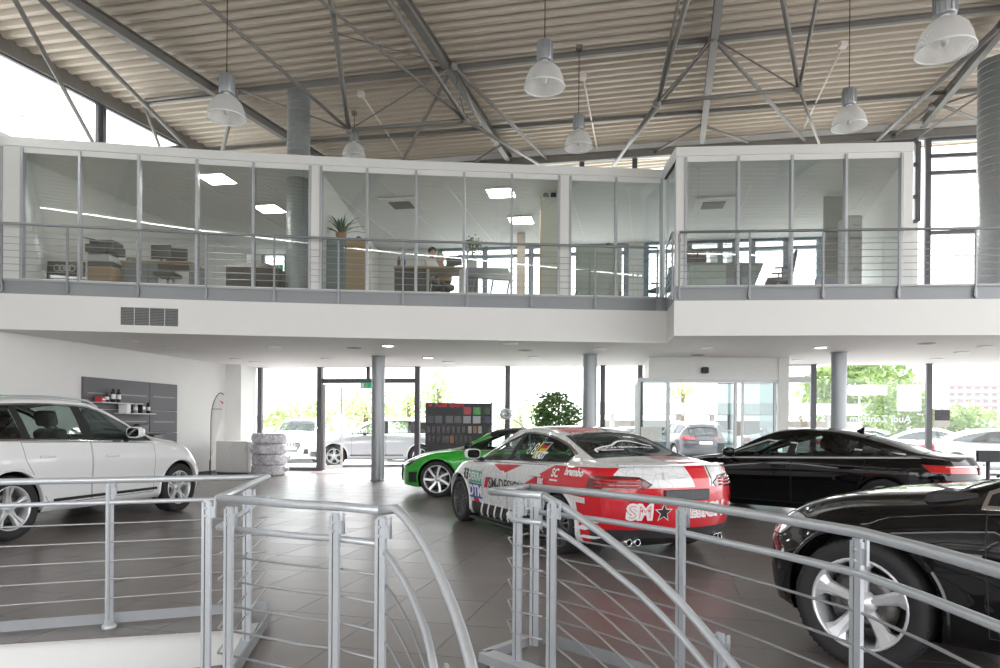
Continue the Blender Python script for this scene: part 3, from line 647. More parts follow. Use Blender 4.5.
# ================================================================ DUCTS
DUCT = mat('spiral_duct_galvanised', (.40,.43,.44), .45, .45, nscale=14, namt=.05)
def duct(px, py, Y, r, z0, label):
    p = PY(px, py, Y); t = thing('air_duct', label, 'duct', (p.x, p.y, z0)); H = p.z-z0
    m = MB(); m.lathe([(r,0),(r,H),(r-.01,H),(r-.012,H-.5)], 36); pi_ = m.obj('pipe', DUCT, t)
    m = MB(); z = .125
    while z < H-.05: m.lathe([(r,z),(r+.004,z+.003),(r+.004,z+.009),(r,z+.012)], 36); z += .14
    m.sm = [False]*len(m.sm); m.obj('spiral_seam', DUCT, pi_)
    m = MB(); m.lathe([(0, H-.5), (r-.012, H-.5)], 24); m.obj('bore', BLACKP, t)
duct(299, 92, 14.5, .235, ZF, 'galvanised spiral air duct rising out of the office near the high window')
duct(1000, 62, 13.6, .37, ZF, 'wide galvanised spiral air duct standing on the gallery behind the railing')
# ================================================================ OFFICE CONTENTS
WOOD = mat('beech_veneer', (.42,.29,.17), .5, nscale=5, namt=.1, stretch=(1,1,8)); GREYF = mat('grey_furniture', (.23,.25,.26), .5, nscale=6, namt=.04); DARKF = mat('dark_brown_laminate', (.055,.048,.045), .45, nscale=6, namt=.08); TEALF = mat('teal_grey_laminate', (.20,.26,.27), .5, nscale=6, namt=.04); PRW = mat('printer_white', (.55,.56,.57), .4, nscale=10, namt=.03); PRD = mat('printer_dark', (.07,.075,.08), .4, nscale=10, namt=.08); SCRN = mat('monitor_glass', (.02,.022,.025), .12, nscale=5, namt=.2); CREAM = mat('cream_laminate', (.66,.66,.60), .5, nscale=6, namt=.02)
Z0 = ZF-.02
def zof(px, py, Y): return PY(px, py, Y).z
def xof(px, Y, py=260): return PY(px, py, Y).x
def boxpx(t, nm, mt, x0, x1, y0, y1, Y, dep, base=None, b=.01, par=None):
    """box seen between px columns and rows at depth Y (front face); children of t at its location"""
    o = t.location; X0, X1 = xof(x0,Y,(y0+y1)/2)-o.x, xof(x1,Y,(y0+y1)/2)-o.x; Z1 = zof(x0,y0,Y)-o.z; Zb = (zof(x0,y1,Y)-o.z) if base is None else base-o.z
    m = MB(); m.rbox(X0, X1, Y-o.y, Y-o.y+dep, Zb, Z1, min(b, abs(Z1-Zb)/3)); return m.obj(nm, mt, par or t)
def at3(px, Y, z=None): p = PY(px, 260, Y); return (p.x, p.y, Z0 if z is None else z)
def emblem(m, c, r, y): 
    for k in range(4): cx = c[0]+(k-1.5)*r*1.5; m.tube([(cx+r*math.cos(2*math.pi*i/18), y, c[1]+r*math.sin(2*math.pi*i/18)) for i in range(18)], r*.16, 5, closed=True)
t = thing('display_board', 'dark poster board with four silver rings leaning in the printer office', 'board', at3(65, 13.75), math.radians(4))
m = MB(); m.M = Matrix.Rotation(math.radians(-6), 4, 'X'); m.rbox(-.36,.36,-.02,.02,0,.60,.005); m.M = None; m.obj('panel', mat('poster_brown', (.075,.062,.06), .4, nscale=4, namt=.2), t)
m = MB(); emblem(m, (-.02,.46), .062, .02); m.obj('ring_emblem', mat('ring_silver', (.55,.55,.55), .3, .5, nscale=5), t)
m = MB(); m.smooth = True; m.ball((-.02,-.0,.14), .16, 10, (1.3,.15,.45)); m.ball((-.02,-.002,.20), .09, 8, (1.2,.2,.5)); m.obj('car_print', mat('print_grey', (.35,.33,.33), .5, nscale=20, namt=.2), t)
t = thing('printer_cabinet', 'light wooden cabinet carrying the office printer', 'cabinet', at3(99, 14.0)); boxpx(t, 'body', WOOD, 87, 112, 266, 286, 14.0, .5, Z0); 
m = MB(); m.rbox(-.22,.22,-.018,-.002,.04,.20,.004); m.obj('door', WOOD, t)
zc = zof(99,266,14.0)+.002; t = thing('printer', 'multifunction office printer with dark scanner lid on a wooden cabinet', 'printer', at3(99, 14.0, zc))
boxpx(t, 'paper_tray', PRD, 87, 112, 261, 266, 14.02, .45, zc); boxpx(t, 'body', PRW, 87, 110, 254.5, 261, 14.02, .45); boxpx(t, 'output_slot', PRD, 88, 109, 252, 254.5, 14.1, .36); boxpx(t, 'scanner', PRD, 84.5, 113, 243.5, 251.5, 14.0, .48); boxpx(t, 'document_feeder', PRD, 89, 113, 239.5, 243.5, 14.05, .4)
m = MB(); m.bar((.02,.05,zof(99,241,14)-zc), (-.30,.15,zof(88,237,14)-zc), .3, .02); m.obj('feeder_tray', PRD, t)
t = thing('desk', 'grey sided office desk with light wooden top beside the printer', 'desk', at3(150, 14.5)); zt_ = Z0+.74
m = MB(); a, b = xof(121,14.3)-t.location.x, xof(204,14.9)-t.location.x; m.rbox(a,b,-.25,.6,.70,.735,.006); m.obj('top', WOOD, t)
for x in (a+.03, b-.03): m = MB(); m.box(x-.02,x+.02,-.2,.55,0,.70); m.obj('side_panel', GREYF, t)
m = MB(); m.box(a+.05,a+.75,-.18,-.15,.02,.70); m.obj('modesty_panel', GREYF, t); m = MB(); m.tube([(a+.9,.2,0.02),(a+.9,.2,.70)], .03, 8); m.obj('leg', ALU, t)
def monitor(px, Y, z, w, h, label, rz=0.0, grp=None):
    t = thing('monitor', label, 'monitor', at3(px, Y, z), rz, grp); m = MB(); m.rbox(-w/2,w/2,-.02,.02,.10,.10+h,.008); m.obj('housing', PRD, t); m = MB(); m.box(-w/2+.015,w/2-.015,-.023,-.019,.115,.085+h); m.obj('screen', SCRN, t); m = MB(); m.rbox(-.02,.02,.0,.03,.01,.2,.004); m.obj('stem', PRD, t); m = MB(); m.rbox(-.12,.12,-.08,.10,0,.012,.004); m.obj('foot', PRD, t); return t
monitor(161, 14.55, Z0+.737, .42, .30, 'wide black monitor on the desk beside the printer'); monitor(177, 14.75, Z0+.737, .42, .28, 'second black monitor angled on the same desk', .25)
t = thing('file_box', 'small grey file box on the desk behind the printer', 'box', at3(132, 14.5, Z0+.737)); m = MB(); m.rbox(-.09,.09,-.06,.06,0,.11,.005); m.obj('body', GREYF, t); m = MB(); m.box(-.04,.04,-.064,-.059,.03,.06); m.obj('label_plate', PRW, t)
t = thing('chair', 'dark office chair tucked under the printer desk', 'chair', at3(168, 14.1)); m = MB(); m.rbox(-.22,.22,-.2,.2,.36,.44,.03,2); m.obj('seat', PRD, t); m = MB(); m.tube([(0,0,.05),(0,0,.36)], .03, 8); m.obj('column', ALU, t)
for k in range(5): a_ = 2*math.pi*k/5; m = MB(); m.bar((0,0,.06), (.28*math.cos(a_), .28*math.sin(a_), .045), .04, .03); m.obj('foot_arm', PRD, t)
t = thing('storage_trunk', 'long dark brown storage box with pitched lid near the duct', 'storage box', at3(250, 14.25)); X0 = xof(225,14.2)-t.location.x; X1 = xof(277,14.2)-t.location.x; zb1 = zof(250,266,14.2)-Z0; zb2 = zof(250,261,14.2)-Z0
m = MB(); m.box(X0,X1,0,.5,0,zb1); m.obj('body', DARKF, t); m = MB(); m.add([(X0,0,zb1),(X1,0,zb1),(X1,.5,zb1),(X0,.5,zb1),(X0+.25,.1,zb2),(X1-.3,.1,zb2),(X1-.3,.4,zb2),(X0+.25,.4,zb2)], [(4,5,6,7),(0,1,5,4),(1,2,6,5),(2,3,7,6),(3,0,4,7)]); m.obj('lid', DARKF, t)
for k in range(4): z = .08+k*(zb1-.1)/4; m = MB(); m.box(X0+.02,X1-.02,-.012,0,z,z+.008); m.obj('seam', GREYF, t)
t = thing('exit_sign', 'small green exit sign by the office rear door', 'sign', RW(rx(279,268), onrear(279,268).z, .06), -.15); m = MB(); m.rbox(-.16,.16,-.02,.02,-.08,.08,.005); m.obj('box', mat('exit_green2', (.02,.30,.12), .5, emit=.3, ecol=(.02,.4,.15), nscale=5), t); m = MB(); m.box(-.10,-.03,-.024,-.02,-.05,.05); m.bar((.05,-.022,.05),(.03,-.022,-.05),.02,.004); m.obj('pictogram', mat('sign_white', (.8,.8,.8), .5, nscale=5), t)
# plant office
t = thing('sideboard', 'teal grey sideboard with wooden end panel below the spiky plant', 'sideboard', at3(345, 14.5)); zsb = zof(340,238.5,14.45); boxpx(t, 'body', TEALF, 326, 345, 238.5, 292, 14.45, .45, Z0); boxpx(t, 'end_panel', WOOD, 345.2, 367, 240, 292, 14.45, .45, Z0)
for k in range(2): m = MB(); a_ = xof(326.5+k*9,14.45)-t.location.x; m.rbox(a_+.01,a_+.21,-.068,-.052,.05,zsb-Z0-.04,.004); m.obj('door', TEALF, t)
pz = zsb+.002; t = thing('flower_pot', 'terracotta pot on the sideboard', 'pot', at3(341, 14.68, pz)); m = MB(); m.lathe([(0,0),(.085,0),(.11,.13),(.12,.14),(.12,.17),(.105,.17),(.10,.14)], 20); m.obj('pot', mat('terracotta', (.42,.22,.12), .8, nscale=15, namt=.08), t); m = MB(); m.lathe([(0,.145),(.10,.145)], 14); m.obj('soil', mat('soil', (.06,.045,.035), .9, nscale=20, namt=.2), t)
t = thing('spider_plant', 'spiky long leaved green plant in a terracotta pot behind the glass', 'plant', at3(341, 14.68, pz+.15)); rr = random.Random(3); LF = mat('strap_leaf', (.045,.13,.04), .5, nscale=12, namt=.2)
for k in range(34):
    a_ = rr.uniform(0,6.283); L = rr.uniform(.42,.80); el = rr.uniform(.45,1.45); d = Vector((math.cos(a_),math.sin(a_),0)); s_ = Vector((-d.y,d.x,0)); m = MB(); vs_ = []
    for i in range(6): q = i/5; p = d*(L*q*math.cos(el)+.02)+Vector((0,0,L*q*math.sin(el)-.30*q*q*L*1.4)); w_ = .021*(1-q**2)+.002; vs_ += [p-s_*w_, p+Vector((0,0,-.006)), p+s_*w_]
    m.add(vs_, [(3*i+j,3*i+j+1,3*i+j+4,3*i+j+3) for i in range(5) for j in range(2)]); m.obj('leaf', LF, t)
t = thing('desk_fan', 'small black gadget on the wooden end of the sideboard', 'gadget', at3(358.5, 14.6, zof(358,240,14.45)+.004)); m = MB(); m.rbox(-.05,.05,-.05,.05,0,.03,.008); m.obj('base', PRD, t); m = MB(); m.smooth = True; m.ball((0,0,.075), .05, 8, (1.1,.7,.9)); m.obj('head', PRD, t)
t = thing('desk', 'office desk with dark front and wooden top where the two colleagues meet', 'desk', at3(430, 14.9)); a, b = xof(394,14.7)-t.location.x, xof(463,14.9)-t.location.x
m = MB(); m.rbox(a,b,-.3,.5,.70,.735,.006); m.obj('top', WOOD, t); m = MB(); m.box(a+.02,a+.70,-.26,-.23,.0,.70); m.obj('front_panel', DARKF, t)
for x in (a+.72, b-.04): m = MB(); m.rbox(x-.03,x+.03,-.24,-.18,0,.70,.004); m.obj('leg', mat('leg_pale', (.5,.52,.48), .5, nscale=5), t)
for x in (a+.03, b-.04): m = MB(); m.rbox(x-.03,x+.03,.40,.46,0,.70,.004); m.obj('leg', MATS['leg_pale'], t)
monitor(454, 15.0, Z0+.737, .40, .22, 'low dark monitor on the meeting desk', 2.6)
for k, px in enumerate((399, 404)): t = thing('bottle', ['slim dark bottle at the end of the meeting desk','blue capped bottle on the meeting desk'][k], 'bottle', at3(px, 14.6+.1*k, Z0+.737)); m = MB(); m.lathe([(0,0),(.035,0),(.035,.14),(.015,.18),(.015,.21),(0,.21)], 12); m.obj('body', (DARKF, mat('bottle_blue', (.05,.08,.30), .3, nscale=5))[k], t); m = MB(); m.lathe([(.017,.20),(.017,.225),(0,.225)], 10); m.obj('cap', PRW, t)
t = thing('drafting_table', 'dark blue grey sloped table in front of the potted tree', 'table', at3(490, 14.8)); a, b = xof(466,14.8)-t.location.x, xof(513,14.8)-t.location.x
m = MB(); m.add([(a,-.25,.52),(b,-.25,.45),(b-.1,.3,.82),(a,.3,.84),(a,-.25,.49),(b,-.25,.42),(b-.1,.3,.79),(a,.3,.81)], [(0,1,2,3),(7,6,5,4),(0,4,5,1),(1,5,6,2),(2,6,7,3),(3,7,4,0)]); m.obj('board', mat('slate_panel', (.10,.12,.14), .3, nscale=4, namt=.15), t)
for x in (a+.1, (a+b)/2, b-.15): m = MB(); m.bar((x,-.2,0),(x+.12,.25,.78),.03,.03); m.obj('leg', GREYF, t)
m = MB(); m.box(a+.02,b-.05,.1,.35,.0,.12); m.obj('base', PRD, t)
zt2 = Z0+.83; t = thing('plant_pot', 'white square pot on the sloped dark table', 'pot', at3(472, 15.25, zt2)); m = MB(); m.rbox(-.11,.11,-.11,.11,0,.2,.01); m.obj('pot', PRW, t); m = MB(); m.box(-.09,.09,-.09,.09,.19,.202); m.obj('soil', MATS['soil'], t)
m = MB(); m.rbox(-.14,.14,-.14,.14,-.83,-.003,.01); st_ = T(m.obj('pot_stand', GREYF), 'narrow grey stand under the white square pot', 'stand'); st_.location = at3(472, 15.25, zt2)
def smallleaf(name, label, base, blobs, n, ls_, mt, seed):
    t = thing(name, label, 'plant', base); rr = random.Random(seed); m = MB(); m.tube([(0,0,0),(.02,0,.2),(0,.01,.45)], [.012,.01,.006], 6); m.tube([(.01,0,.15),(-.08,0,.35)], [.008,.004], 5); m.obj('stem', mat('stem', (.16,.12,.08), .8, nscale=10), t); m = MB()
    for b in blobs:
        for _ in range(n):
            d = Vector((rr.gauss(0,.5), rr.gauss(0,.5), rr.gauss(0,.5))); c = Vector((b[0]+d.x*b[3], b[1]+d.y*b[3], b[2]+d.z*b[4])); a = Vector((rr.gauss(0,1), rr.gauss(0,1), rr.gauss(0,1))).normalized(); s_ = a.cross(Vector((rr.gauss(0,1),rr.gauss(0,1),.3))).normalized()
            m.add([c, c+a*ls_*.4+s_*ls_*.3, c+a*ls_, c+a*ls_*.4-s_*ls_*.3], [(0,1,2,3)])
    o = m.obj('foliage', mt, t); o['kind'] = 'stuff'
smallleaf('ficus_plant', 'small bushy potted tree on the sloped dark table', at3(472, 15.25, zt2+.2), [(0,0,.42,.18,.14),(.10,0,.30,.14,.12),(-.08,0,.26,.12,.12)], 60, .07, mat('small_leaf', (.07,.14,.05), .5, nscale=12, namt=.3), 5)
t = thing('tall_cupboard', 'tall pale cupboard with orange edges by the second white post', 'cupboard', at3(549, 15.0)); boxpx(t, 'body', CREAM, 541, 558, 197, 296, 15.0, .5, Z0); OR_ = mat('orange_edge', (.55,.30,.10), .5, nscale=8)
for q in (540.6, 558): boxpx(t, 'edge_strip', OR_, q-.4, q+.6, 197, 296, 14.985, .01, Z0, .001)
zc = zof(549,197,15.0)+.002
t = thing('wall_clock', 'round dark clock on top of the tall cupboard', 'clock', at3(545.5, 15.1, zc)); m = MB(); m.lathe([(0,-.02),(.055,-.02),(.06,.0),(.055,.02),(0,.02)], 20, c=(0,0,.06), ax='y'); m.obj('case', PRD, t); m = MB(); m.lathe([(0,-.022),(.045,-.022)], 16, c=(0,0,.06), ax='y'); m.obj('dial', GREYF, t)
t = thing('carton', 'small brown carton on top of the tall cupboard', 'carton', at3(553, 15.1, zc)); m = MB(); m.rbox(-.06,.06,-.08,.08,0,.10,.004); m.obj('box', DARKF, t); m = MB(); m.box(-.061,.061,-.015,.015,.0,.102); m.obj('tape', WOOD, t)
p_ = PY(521, 260, 18.4); m = MB(); m.rbox(p_.x-.11,p_.x+.11,p_.y-.11,p_.y+.11,Z0,ZG1,.01); T(m.obj('office_column', mat('beige_column', (.55,.46,.40), .6, nscale=5, namt=.03)), 'slim beige column in front of the plant office windows', 'column')
t = thing('room_screen', 'pale green low screen in the third office', 'screen', at3(598, 15.2)); boxpx(t, 'panel', mat('screen_green', (.50,.56,.50), .6, nscale=6, namt=.03), 576, 622, 245, 296, 15.2, .05, Z0)
for q in (577, 621): boxpx(t, 'foot', GREYF, q-1, q+1, 291, 296, 15.1, .3, Z0)
def task_chair(px, Y, rz, label, mt):
    t = thing('office_chair', label, 'chair', at3(px, Y), rz); m = MB(); m.rbox(-.24,.24,-.24,.24,.42,.50,.035,2); m.obj('seat', mt, t); m = MB(); m.M = Matrix.Translation((-.24,0,.5)) @ Matrix.Rotation(math.radians(-10), 4, 'Y'); m.rbox(-.03,.03,-.22,.22,.04,.56,.028,2); m.M = None; m.obj('backrest', mt, t); m = MB(); m.tube([(0,0,.08),(0,0,.42)], .028, 8); m.obj('column', ALU, t)
    for sg in (1,-1): m = MB(); m.bar((-.05,.27*sg,.46),(-.05,.27*sg,.66),.03,.05); m.rbox(-.18,.10,.27*sg-.03,.27*sg+.03,.66,.69,.01); m.obj('armrest', PRD, t)
    for k in range(5): a_ = 2*math.pi*k/5; m = MB(); m.bar((0,0,.08),(.30*math.cos(a_),.30*math.sin(a_),.05),.045,.03); m.ball((.30*math.cos(a_),.30*math.sin(a_),.03),.03,6); m.obj('foot_arm', PRD, t)
task_chair(662, 15.6, math.radians(200), 'blue office chair at the end of the third office', mat('chair_blue', (.05,.09,.16), .7, nscale=30, namt=.1))
# bay office
t = thing('desk', 'grey office desk behind the front glass of the projecting bay', 'desk', at3(722, 14.3)); a, b = xof(687,14.2)-t.location.x, xof(760,14.2)-t.location.x
m = MB(); m.rbox(a,b,-.3,.45,.68,.72,.006); m.obj('top', GREYF, t); m = MB(); m.box(a+.02,a+.75,-.27,-.24,.05,.68); m.obj('front_panel', mat('panel_mint', (.42,.48,.44), .5, nscale=5, namt=.03), t); m = MB(); m.add([(b-.75,-.27,.68),(b,-.27,.68),(b-.25,-.27,.04),(b-.75,-.27,.04),(b-.75,-.24,.68),(b,-.24,.68),(b-.25,-.24,.04),(b-.75,-.24,.04)], [(0,1,2,3),(7,6,5,4),(1,5,6,2),(0,4,5,1)]); m.obj('end_panel', GREYF, t)
for x in (a+.04, b-.3): m = MB(); m.box(x-.02,x+.02,-.2,.4,0,.68); m.obj('leg', GREYF, t)
zt3 = Z0+.722
t = monitor(696, 14.45, zt3, .42, .26, 'monitor with checkered back on the bay desk', math.pi*.95)
CHK = mat('vent_holes', (.25,.12,.15), .5, nscale=10)
for i in range(7):
    for j in range(4): m = MB(); m.box(-.185+i*.055,-.155+i*.055,-.026,-.022,.135+j*.05,.16+j*.05); o_ = m.obj('vent_hole', CHK, t); o_.location.y = .0; o_.scale = (1,-1,1)
t = thing('desk_lamp', 'slim silver desk lamp bent over the bay desk', 'lamp', at3(714, 14.4, zt3)); m = MB(); m.lathe([(0,0),(.07,0),(.07,.015),(0,.02)], 16); m.obj('base', ALU, t); m = MB(); m.tube([(0,0,.015),(.05,0,.20),(-.06,0,.34)], .008, 6); m.obj('arm', ALU, t); m = MB(); m.lathe([(.015,.06),(.03,.03),(.05,0)], 14, c=(-.08,0,.31)); m.obj('shade', PRD, t)
t = thing('paper_tray', 'dark stacked letter tray on the bay desk', 'letter tray', at3(735, 14.4, zt3)); 
for k in range(3): m = MB(); m.rbox(-.14,.14,-.1,.1,.03*k+.002,.03*k+.016,.003); m.obj('tray', PRD, t)
m = MB(); m.bar((-.12,.09,0),(-.12,.09,.085),.012,.012); m.bar((.12,.09,0),(.12,.09,.085),.012,.012); m.obj('uprights', PRD, t)
task_chair(778, 14.5, math.radians(165), 'dark office chair beside the bay desk seen through the glass', mat('chair_grey', (.07,.08,.085), .7, nscale=30, namt=.1))
t = thing('file_cabinet', 'white drawer cabinet with handles in the bay office', 'cabinet', at3(856, 14.6)); boxpx(t, 'body', PRW, 849, 862, 215, 285, 14.6, .5, Z0); zz = zof(856,215,14.6)-Z0
for k in range(4): m = MB(); x0, x1 = xof(849,14.6)-t.location.x+.01, xof(862,14.6)-t.location.x-.01; m.rbox(x0,x1,-.018,-.002,.04+k*(zz-.06)/4,.02+(k+1)*(zz-.06)/4,.004); d_ = m.obj('drawer', PRW, t); h = MB(); h.tube([(x0+.06,-.03,.04+(k+.55)*(zz-.06)/4),(x1-.06,-.03,.04+(k+.55)*(zz-.06)/4)], .006, 6); h.obj('handle', PRD, d_)
t = thing('paper_box', 'low lilac and yellow box on a stand near the bay mullion', 'box', at3(829, 14.4)); boxpx(t, 'body', mat('lilac_box', (.30,.30,.42), .6, nscale=6), 821, 838, 276, 285, 14.4, .3, Z0); boxpx(t, 'yellow_lid', mat('yellow_card', (.55,.45,.15), .6, nscale=6), 826, 836, 274.3, 275.9, 14.42, .2)
t = thing('door_leaf', 'grey green inner door panel in the bay office', 'door panel', at3(834, 15.3)); boxpx(t, 'leaf', mat('door_grey_green', (.25,.29,.27), .5, nscale=4, namt=.04), 824, 843, 192, 270, 15.3, .05, Z0); boxpx(t, 'handle', ALU, 827, 828.5, 243, 244.5, 15.25, .05)
# ---------------------------------------------------------------- people
SKIN = mat('skin', (.55,.34,.25), .55, nscale=20, namt=.04)
def person(loc, rz, pose, mats_, hair, label):
    """pose: dict joint->(x,y,z); one skinned body mesh, materials by nearest bone"""
    t = thing('person', label, 'person', loc, rz); J = pose; names = list(J)
    edges = [('pelvis','chest'),('chest','neck'),('neck','head0'),('head0','head1'),('chest','shL'),('shL','elL'),('elL','wrL'),('chest','shR'),('shR','elR'),('elR','wrR'),('pelvis','hipL'),('hipL','knL'),('knL','anL'),('anL','toL'),('pelvis','hipR'),('hipR','knR'),('knR','anR'),('anR','toR')]
    rad = dict(pelvis=.14,chest=.15,neck=.055,head0=.085,head1=.075,shL=.07,shR=.07,elL=.045,elR=.045,wrL=.032,wrR=.032,hipL=.09,hipR=.09,knL=.06,knR=.06,anL=.04,anR=.04,toL=.035,toR=.035)
    vs_ = [J[n] for n in names]; ed = [(names.index(a), names.index(b)) for a, b in edges]
    for sd in 'LR':                                  # five fingers each, rooted in the wrist
        w_ = Vector(J['wr'+sd]); d = (w_-Vector(J['el'+sd])).normalized(); s_ = d.cross(Vector((0,0,1))).normalized() if abs(d.z) < .9 else Vector((0,1,0))
        pi = len(vs_); vs_.append(tuple(w_+d*.07)); ed.append((names.index('wr'+sd), pi)); rad_i = {pi:.03}
        extra_r.setdefault(id(t), {}).update(rad_i)
        for k in range(5):
            f = (k-2)*.018; b_ = len(vs_); L = (.05,.075,.085,.078,.06)[k]; vs_.append(tuple(w_+d*(.07+(.02 if k else -.02))+s_*f*1.2)); vs_.append(tuple(w_+d*(.07+L)+s_*f*(1.5 if k else 2.6)-Vector((0,0,.02)))); ed += [(pi,b_),(b_,b_+1)]; extra_r[id(t)][b_] = .010; extra_r[id(t)][b_+1] = .008
    me = bpy.data.meshes.new('body'); me.from_pydata([tuple(v) for v in vs_], ed, []); o = bpy.data.objects.new('body', me); COL.objects.link(o)
    o.modifiers.new('s', 'SKIN'); sv = me.skin_vertices[0].data
    for i in range(len(vs_)):
        r_ = rad[names[i]] if i < len(names) else extra_r[id(t)][i]; sv[i].radius = (r_, r_); sv[i].use_root = i == 0
    sb = o.modifiers.new('d', 'SUBSURF'); sb.levels = 2; dg = bpy.context.evaluated_depsgraph_get(); dg.update(); em = bpy.data.meshes.new_from_object(o.evaluated_get(dg)); bpy.data.objects.remove(o)
    em.materials.clear()
    for m_ in mats_: em.materials.append(m_)
    segs = [(Vector(vs_[a]), Vector(vs_[b]), (0 if (a >= len(names) or names[a] in ('neck','head0','head1') or b >= len(names) or names[b] in ('head0','head1','wrL','wrR') and mats_[3] == 'bare') else 2 if names[a] in ('hipL','hipR','knL','knR') or names[b] in ('hipL','hipR') else 1)) for a, b in ed] if False else None
    def cls(c):
        best = (9e9, 0)
        for a, b in ed:
            A, B = Vector(vs_[a]), Vector(vs_[b]); u = max(0, min(1, (c-A).dot(B-A)/max(1e-9,(B-A).length_squared))); d_ = (A+(B-A)*u-c).length
            if d_ < best[0]:
                na = names[a] if a < len(names) else 'hand'; nb = names[b] if b < len(names) else 'hand'
                k = 0 if 'hand' in (na, nb) or nb in ('head0','head1') or (na == 'neck') else 2 if (na[:2] in ('hi','kn') or nb[:3] == 'hip') else 3 if na[:2] == 'an' else 0 if nb[:2] == 'wr' and bare else 1
                best = (d_, k)
        return best[1]
    bare = mats_[1].name.startswith('bare') or len(mats_) > 4
    em.polygons.foreach_set('material_index', [cls(p.center) for p in em.polygons]); em.polygons.foreach_set('use_smooth', [True]*len(em.polygons)); em.update(); body = link('body', em, t)
    hd = (Vector(J['head0'])+Vector(J['head1']))/2+Vector((0,0,.015)); up_ = (Vector(J['head1'])-Vector(J['head0'])).normalized()
    m = MB(); m.smooth = True; m.ball(hd+Vector((-.018,0,.035)), .108, 10, (1.0,.9,.95)); m.obj('hair', hair, t)
    m = MB(); m.smooth = True; m.ball(hd+Vector((.035,0,-.02)), .078, 10, (.9,.86,1.15)); m.ball(hd+Vector((.108,0,-.03)), .016, 6, (1,.8,1.4)); m.ball(hd+Vector((0,.088,-.02)), .022, 6, (.7,.5,1.3)); m.ball(hd+Vector((0,-.088,-.02)), .022, 6, (.7,.5,1.3)); fc = m.obj('face', SKIN, t)
    m = MB()
    for sy in (.03,-.03): m.ball(hd+Vector((.098,sy,.0)), .010, 6)
    m.bar(hd+Vector((.102,-.022,-.068)), hd+Vector((.102,.022,-.068)), .006, .006); m.obj('eyes_and_mouth', mat('eye_dark', (.05,.03,.03), .4, nscale=5), fc)
    return t
extra_r = {}
def std_pose(): return dict(pelvis=(0,0,.95),chest=(.0,0,1.30),neck=(.0,0,1.48),head0=(.02,0,1.58),head1=(.03,0,1.70),shL=(0,.19,1.42),elL=(.02,.25,1.14),wrL=(.18,.22,.98),shR=(0,-.19,1.42),elR=(.02,-.25,1.14),wrR=(.20,-.20,1.0),hipL=(0,.10,.92),knL=(.03,.11,.50),anL=(0,.11,.09),toL=(.15,.12,.04),hipR=(0,-.10,.92),knR=(.03,-.11,.50),anR=(0,-.11,.09),toR=(.15,-.12,.04))
SHIRT = mat('shirt_white', (.72,.72,.70), .8, nscale=20, namt=.03); TROU = mat('trousers_dark', (.04,.045,.06), .8, nscale=20, namt=.1); SHOE = mat('shoes_black', (.02,.02,.02), .5, nscale=10); HAIRD = mat('hair_dark', (.025,.02,.018), .6, nscale=60, namt=.3); HAIRB = mat('hair_blond', (.42,.30,.17), .6, nscale=60, namt=.2); TOPB = mat('top_tan', (.50,.33,.24), .8, nscale=20, namt=.05)
P1_ = std_pose(); p_ = at3(432, 16.3); person((p_[0], p_[1], Z0-.20+.20), math.radians(-70), {k: (v[0], v[1], v[2]*.88) for k, v in P1_.items()}, [SKIN, SHIRT, TROU, SHOE], HAIRD, 'person in a white shirt standing behind the meeting desk')
Q = dict(pelvis=(0,0,.50),chest=(.16,0,.80),neck=(.26,0,.96),head0=(.31,0,1.04),head1=(.36,0,1.15),shL=(.18,.18,.92),elL=(.36,.24,.76),wrL=(.56,.16,.79),shR=(.18,-.18,.92),elR=(.36,-.24,.76),wrR=(.56,-.14,.79),hipL=(.02,.10,.50),knL=(.42,.12,.50),anL=(.40,.12,.09),toL=(.55,.13,.04),hipR=(.02,-.10,.50),knR=(.42,-.12,.50),anR=(.40,-.12,.09),toR=(.55,-.13,.04))
p_ = at3(441, 15.55); person((p_[0]+.15, p_[1]+.25, Z0), math.radians(-120), Q, [SKIN, TOPB, TROU, SHOE], HAIRB, 'person with fair hair seated and leaning over the meeting desk')
t = thing('stool', 'low dark stool under the seated person', 'stool', (p_[0]+.15, p_[1]+.25, Z0)); m = MB(); m.rbox(-.2,.2,-.2,.2,.34,.385,.02,2); m.obj('seat', PRD, t); m = MB(); m.tube([(0,0,.03),(0,0,.34)], .03, 8); m.obj('column', ALU, t); m = MB(); m.lathe([(0,0),(.2,0),(.2,.02),(0,.03)], 20); m.obj('foot', PRD, t)
p_ = at3(608, 15.75); person((p_[0], p_[1], Z0), math.radians(-95), {k: (v[0]*1.0, v[1], v[2]) for k, v in Q.items()} if False else {k: (v[0], v[1], v[2]*.86) for k, v in std_pose().items()}, [SKIN, mat('jumper_grey', (.25,.27,.28), .8, nscale=20, namt=.05), TROU, SHOE], HAIRD, 'dark haired person behind the pale green screen')
# ================================================================ FLOOR RAILINGS
CABZ = (.71, .585, .46, .335, .21)
def flat_post(m, p, t, z0, z1, w=.055):
    """twin flat-bar post with a slot; t along the rail"""
    t = Vector((t[0], t[1], 0)).normalized(); n = Vector((-t.y, t.x, 0))
    for a, b in ((-.5, -.18), (-.06, .5)):
        A, B = p+t*w*a, p+t*w*b
        m.add([Vector((q.x, q.y, z)) for z in (z0, z1-.012) for q in (A-n*.008, B-n*.008, B+n*.008, A+n*.008)], [(3,2,1,0),(4,5,6,7),(0,1,5,4),(1,2,6,5),(2,3,7,6),(3,0,4,7)])
    A, B = p-t*w*.3, p+t*w*.4
    m.add([Vector((q.x, q.y, z)) for z in (z1-.012, z1) for q in (A-n*.007, B-n*.007, B+n*.007, A+n*.007)], [(3,2,1,0),(4,5,6,7),(0,1,5,4),(1,2,6,5),(2,3,7,6),(3,0,4,7)])
SLOT = mat('post_slot', (.03,.03,.032), .6, nscale=20)
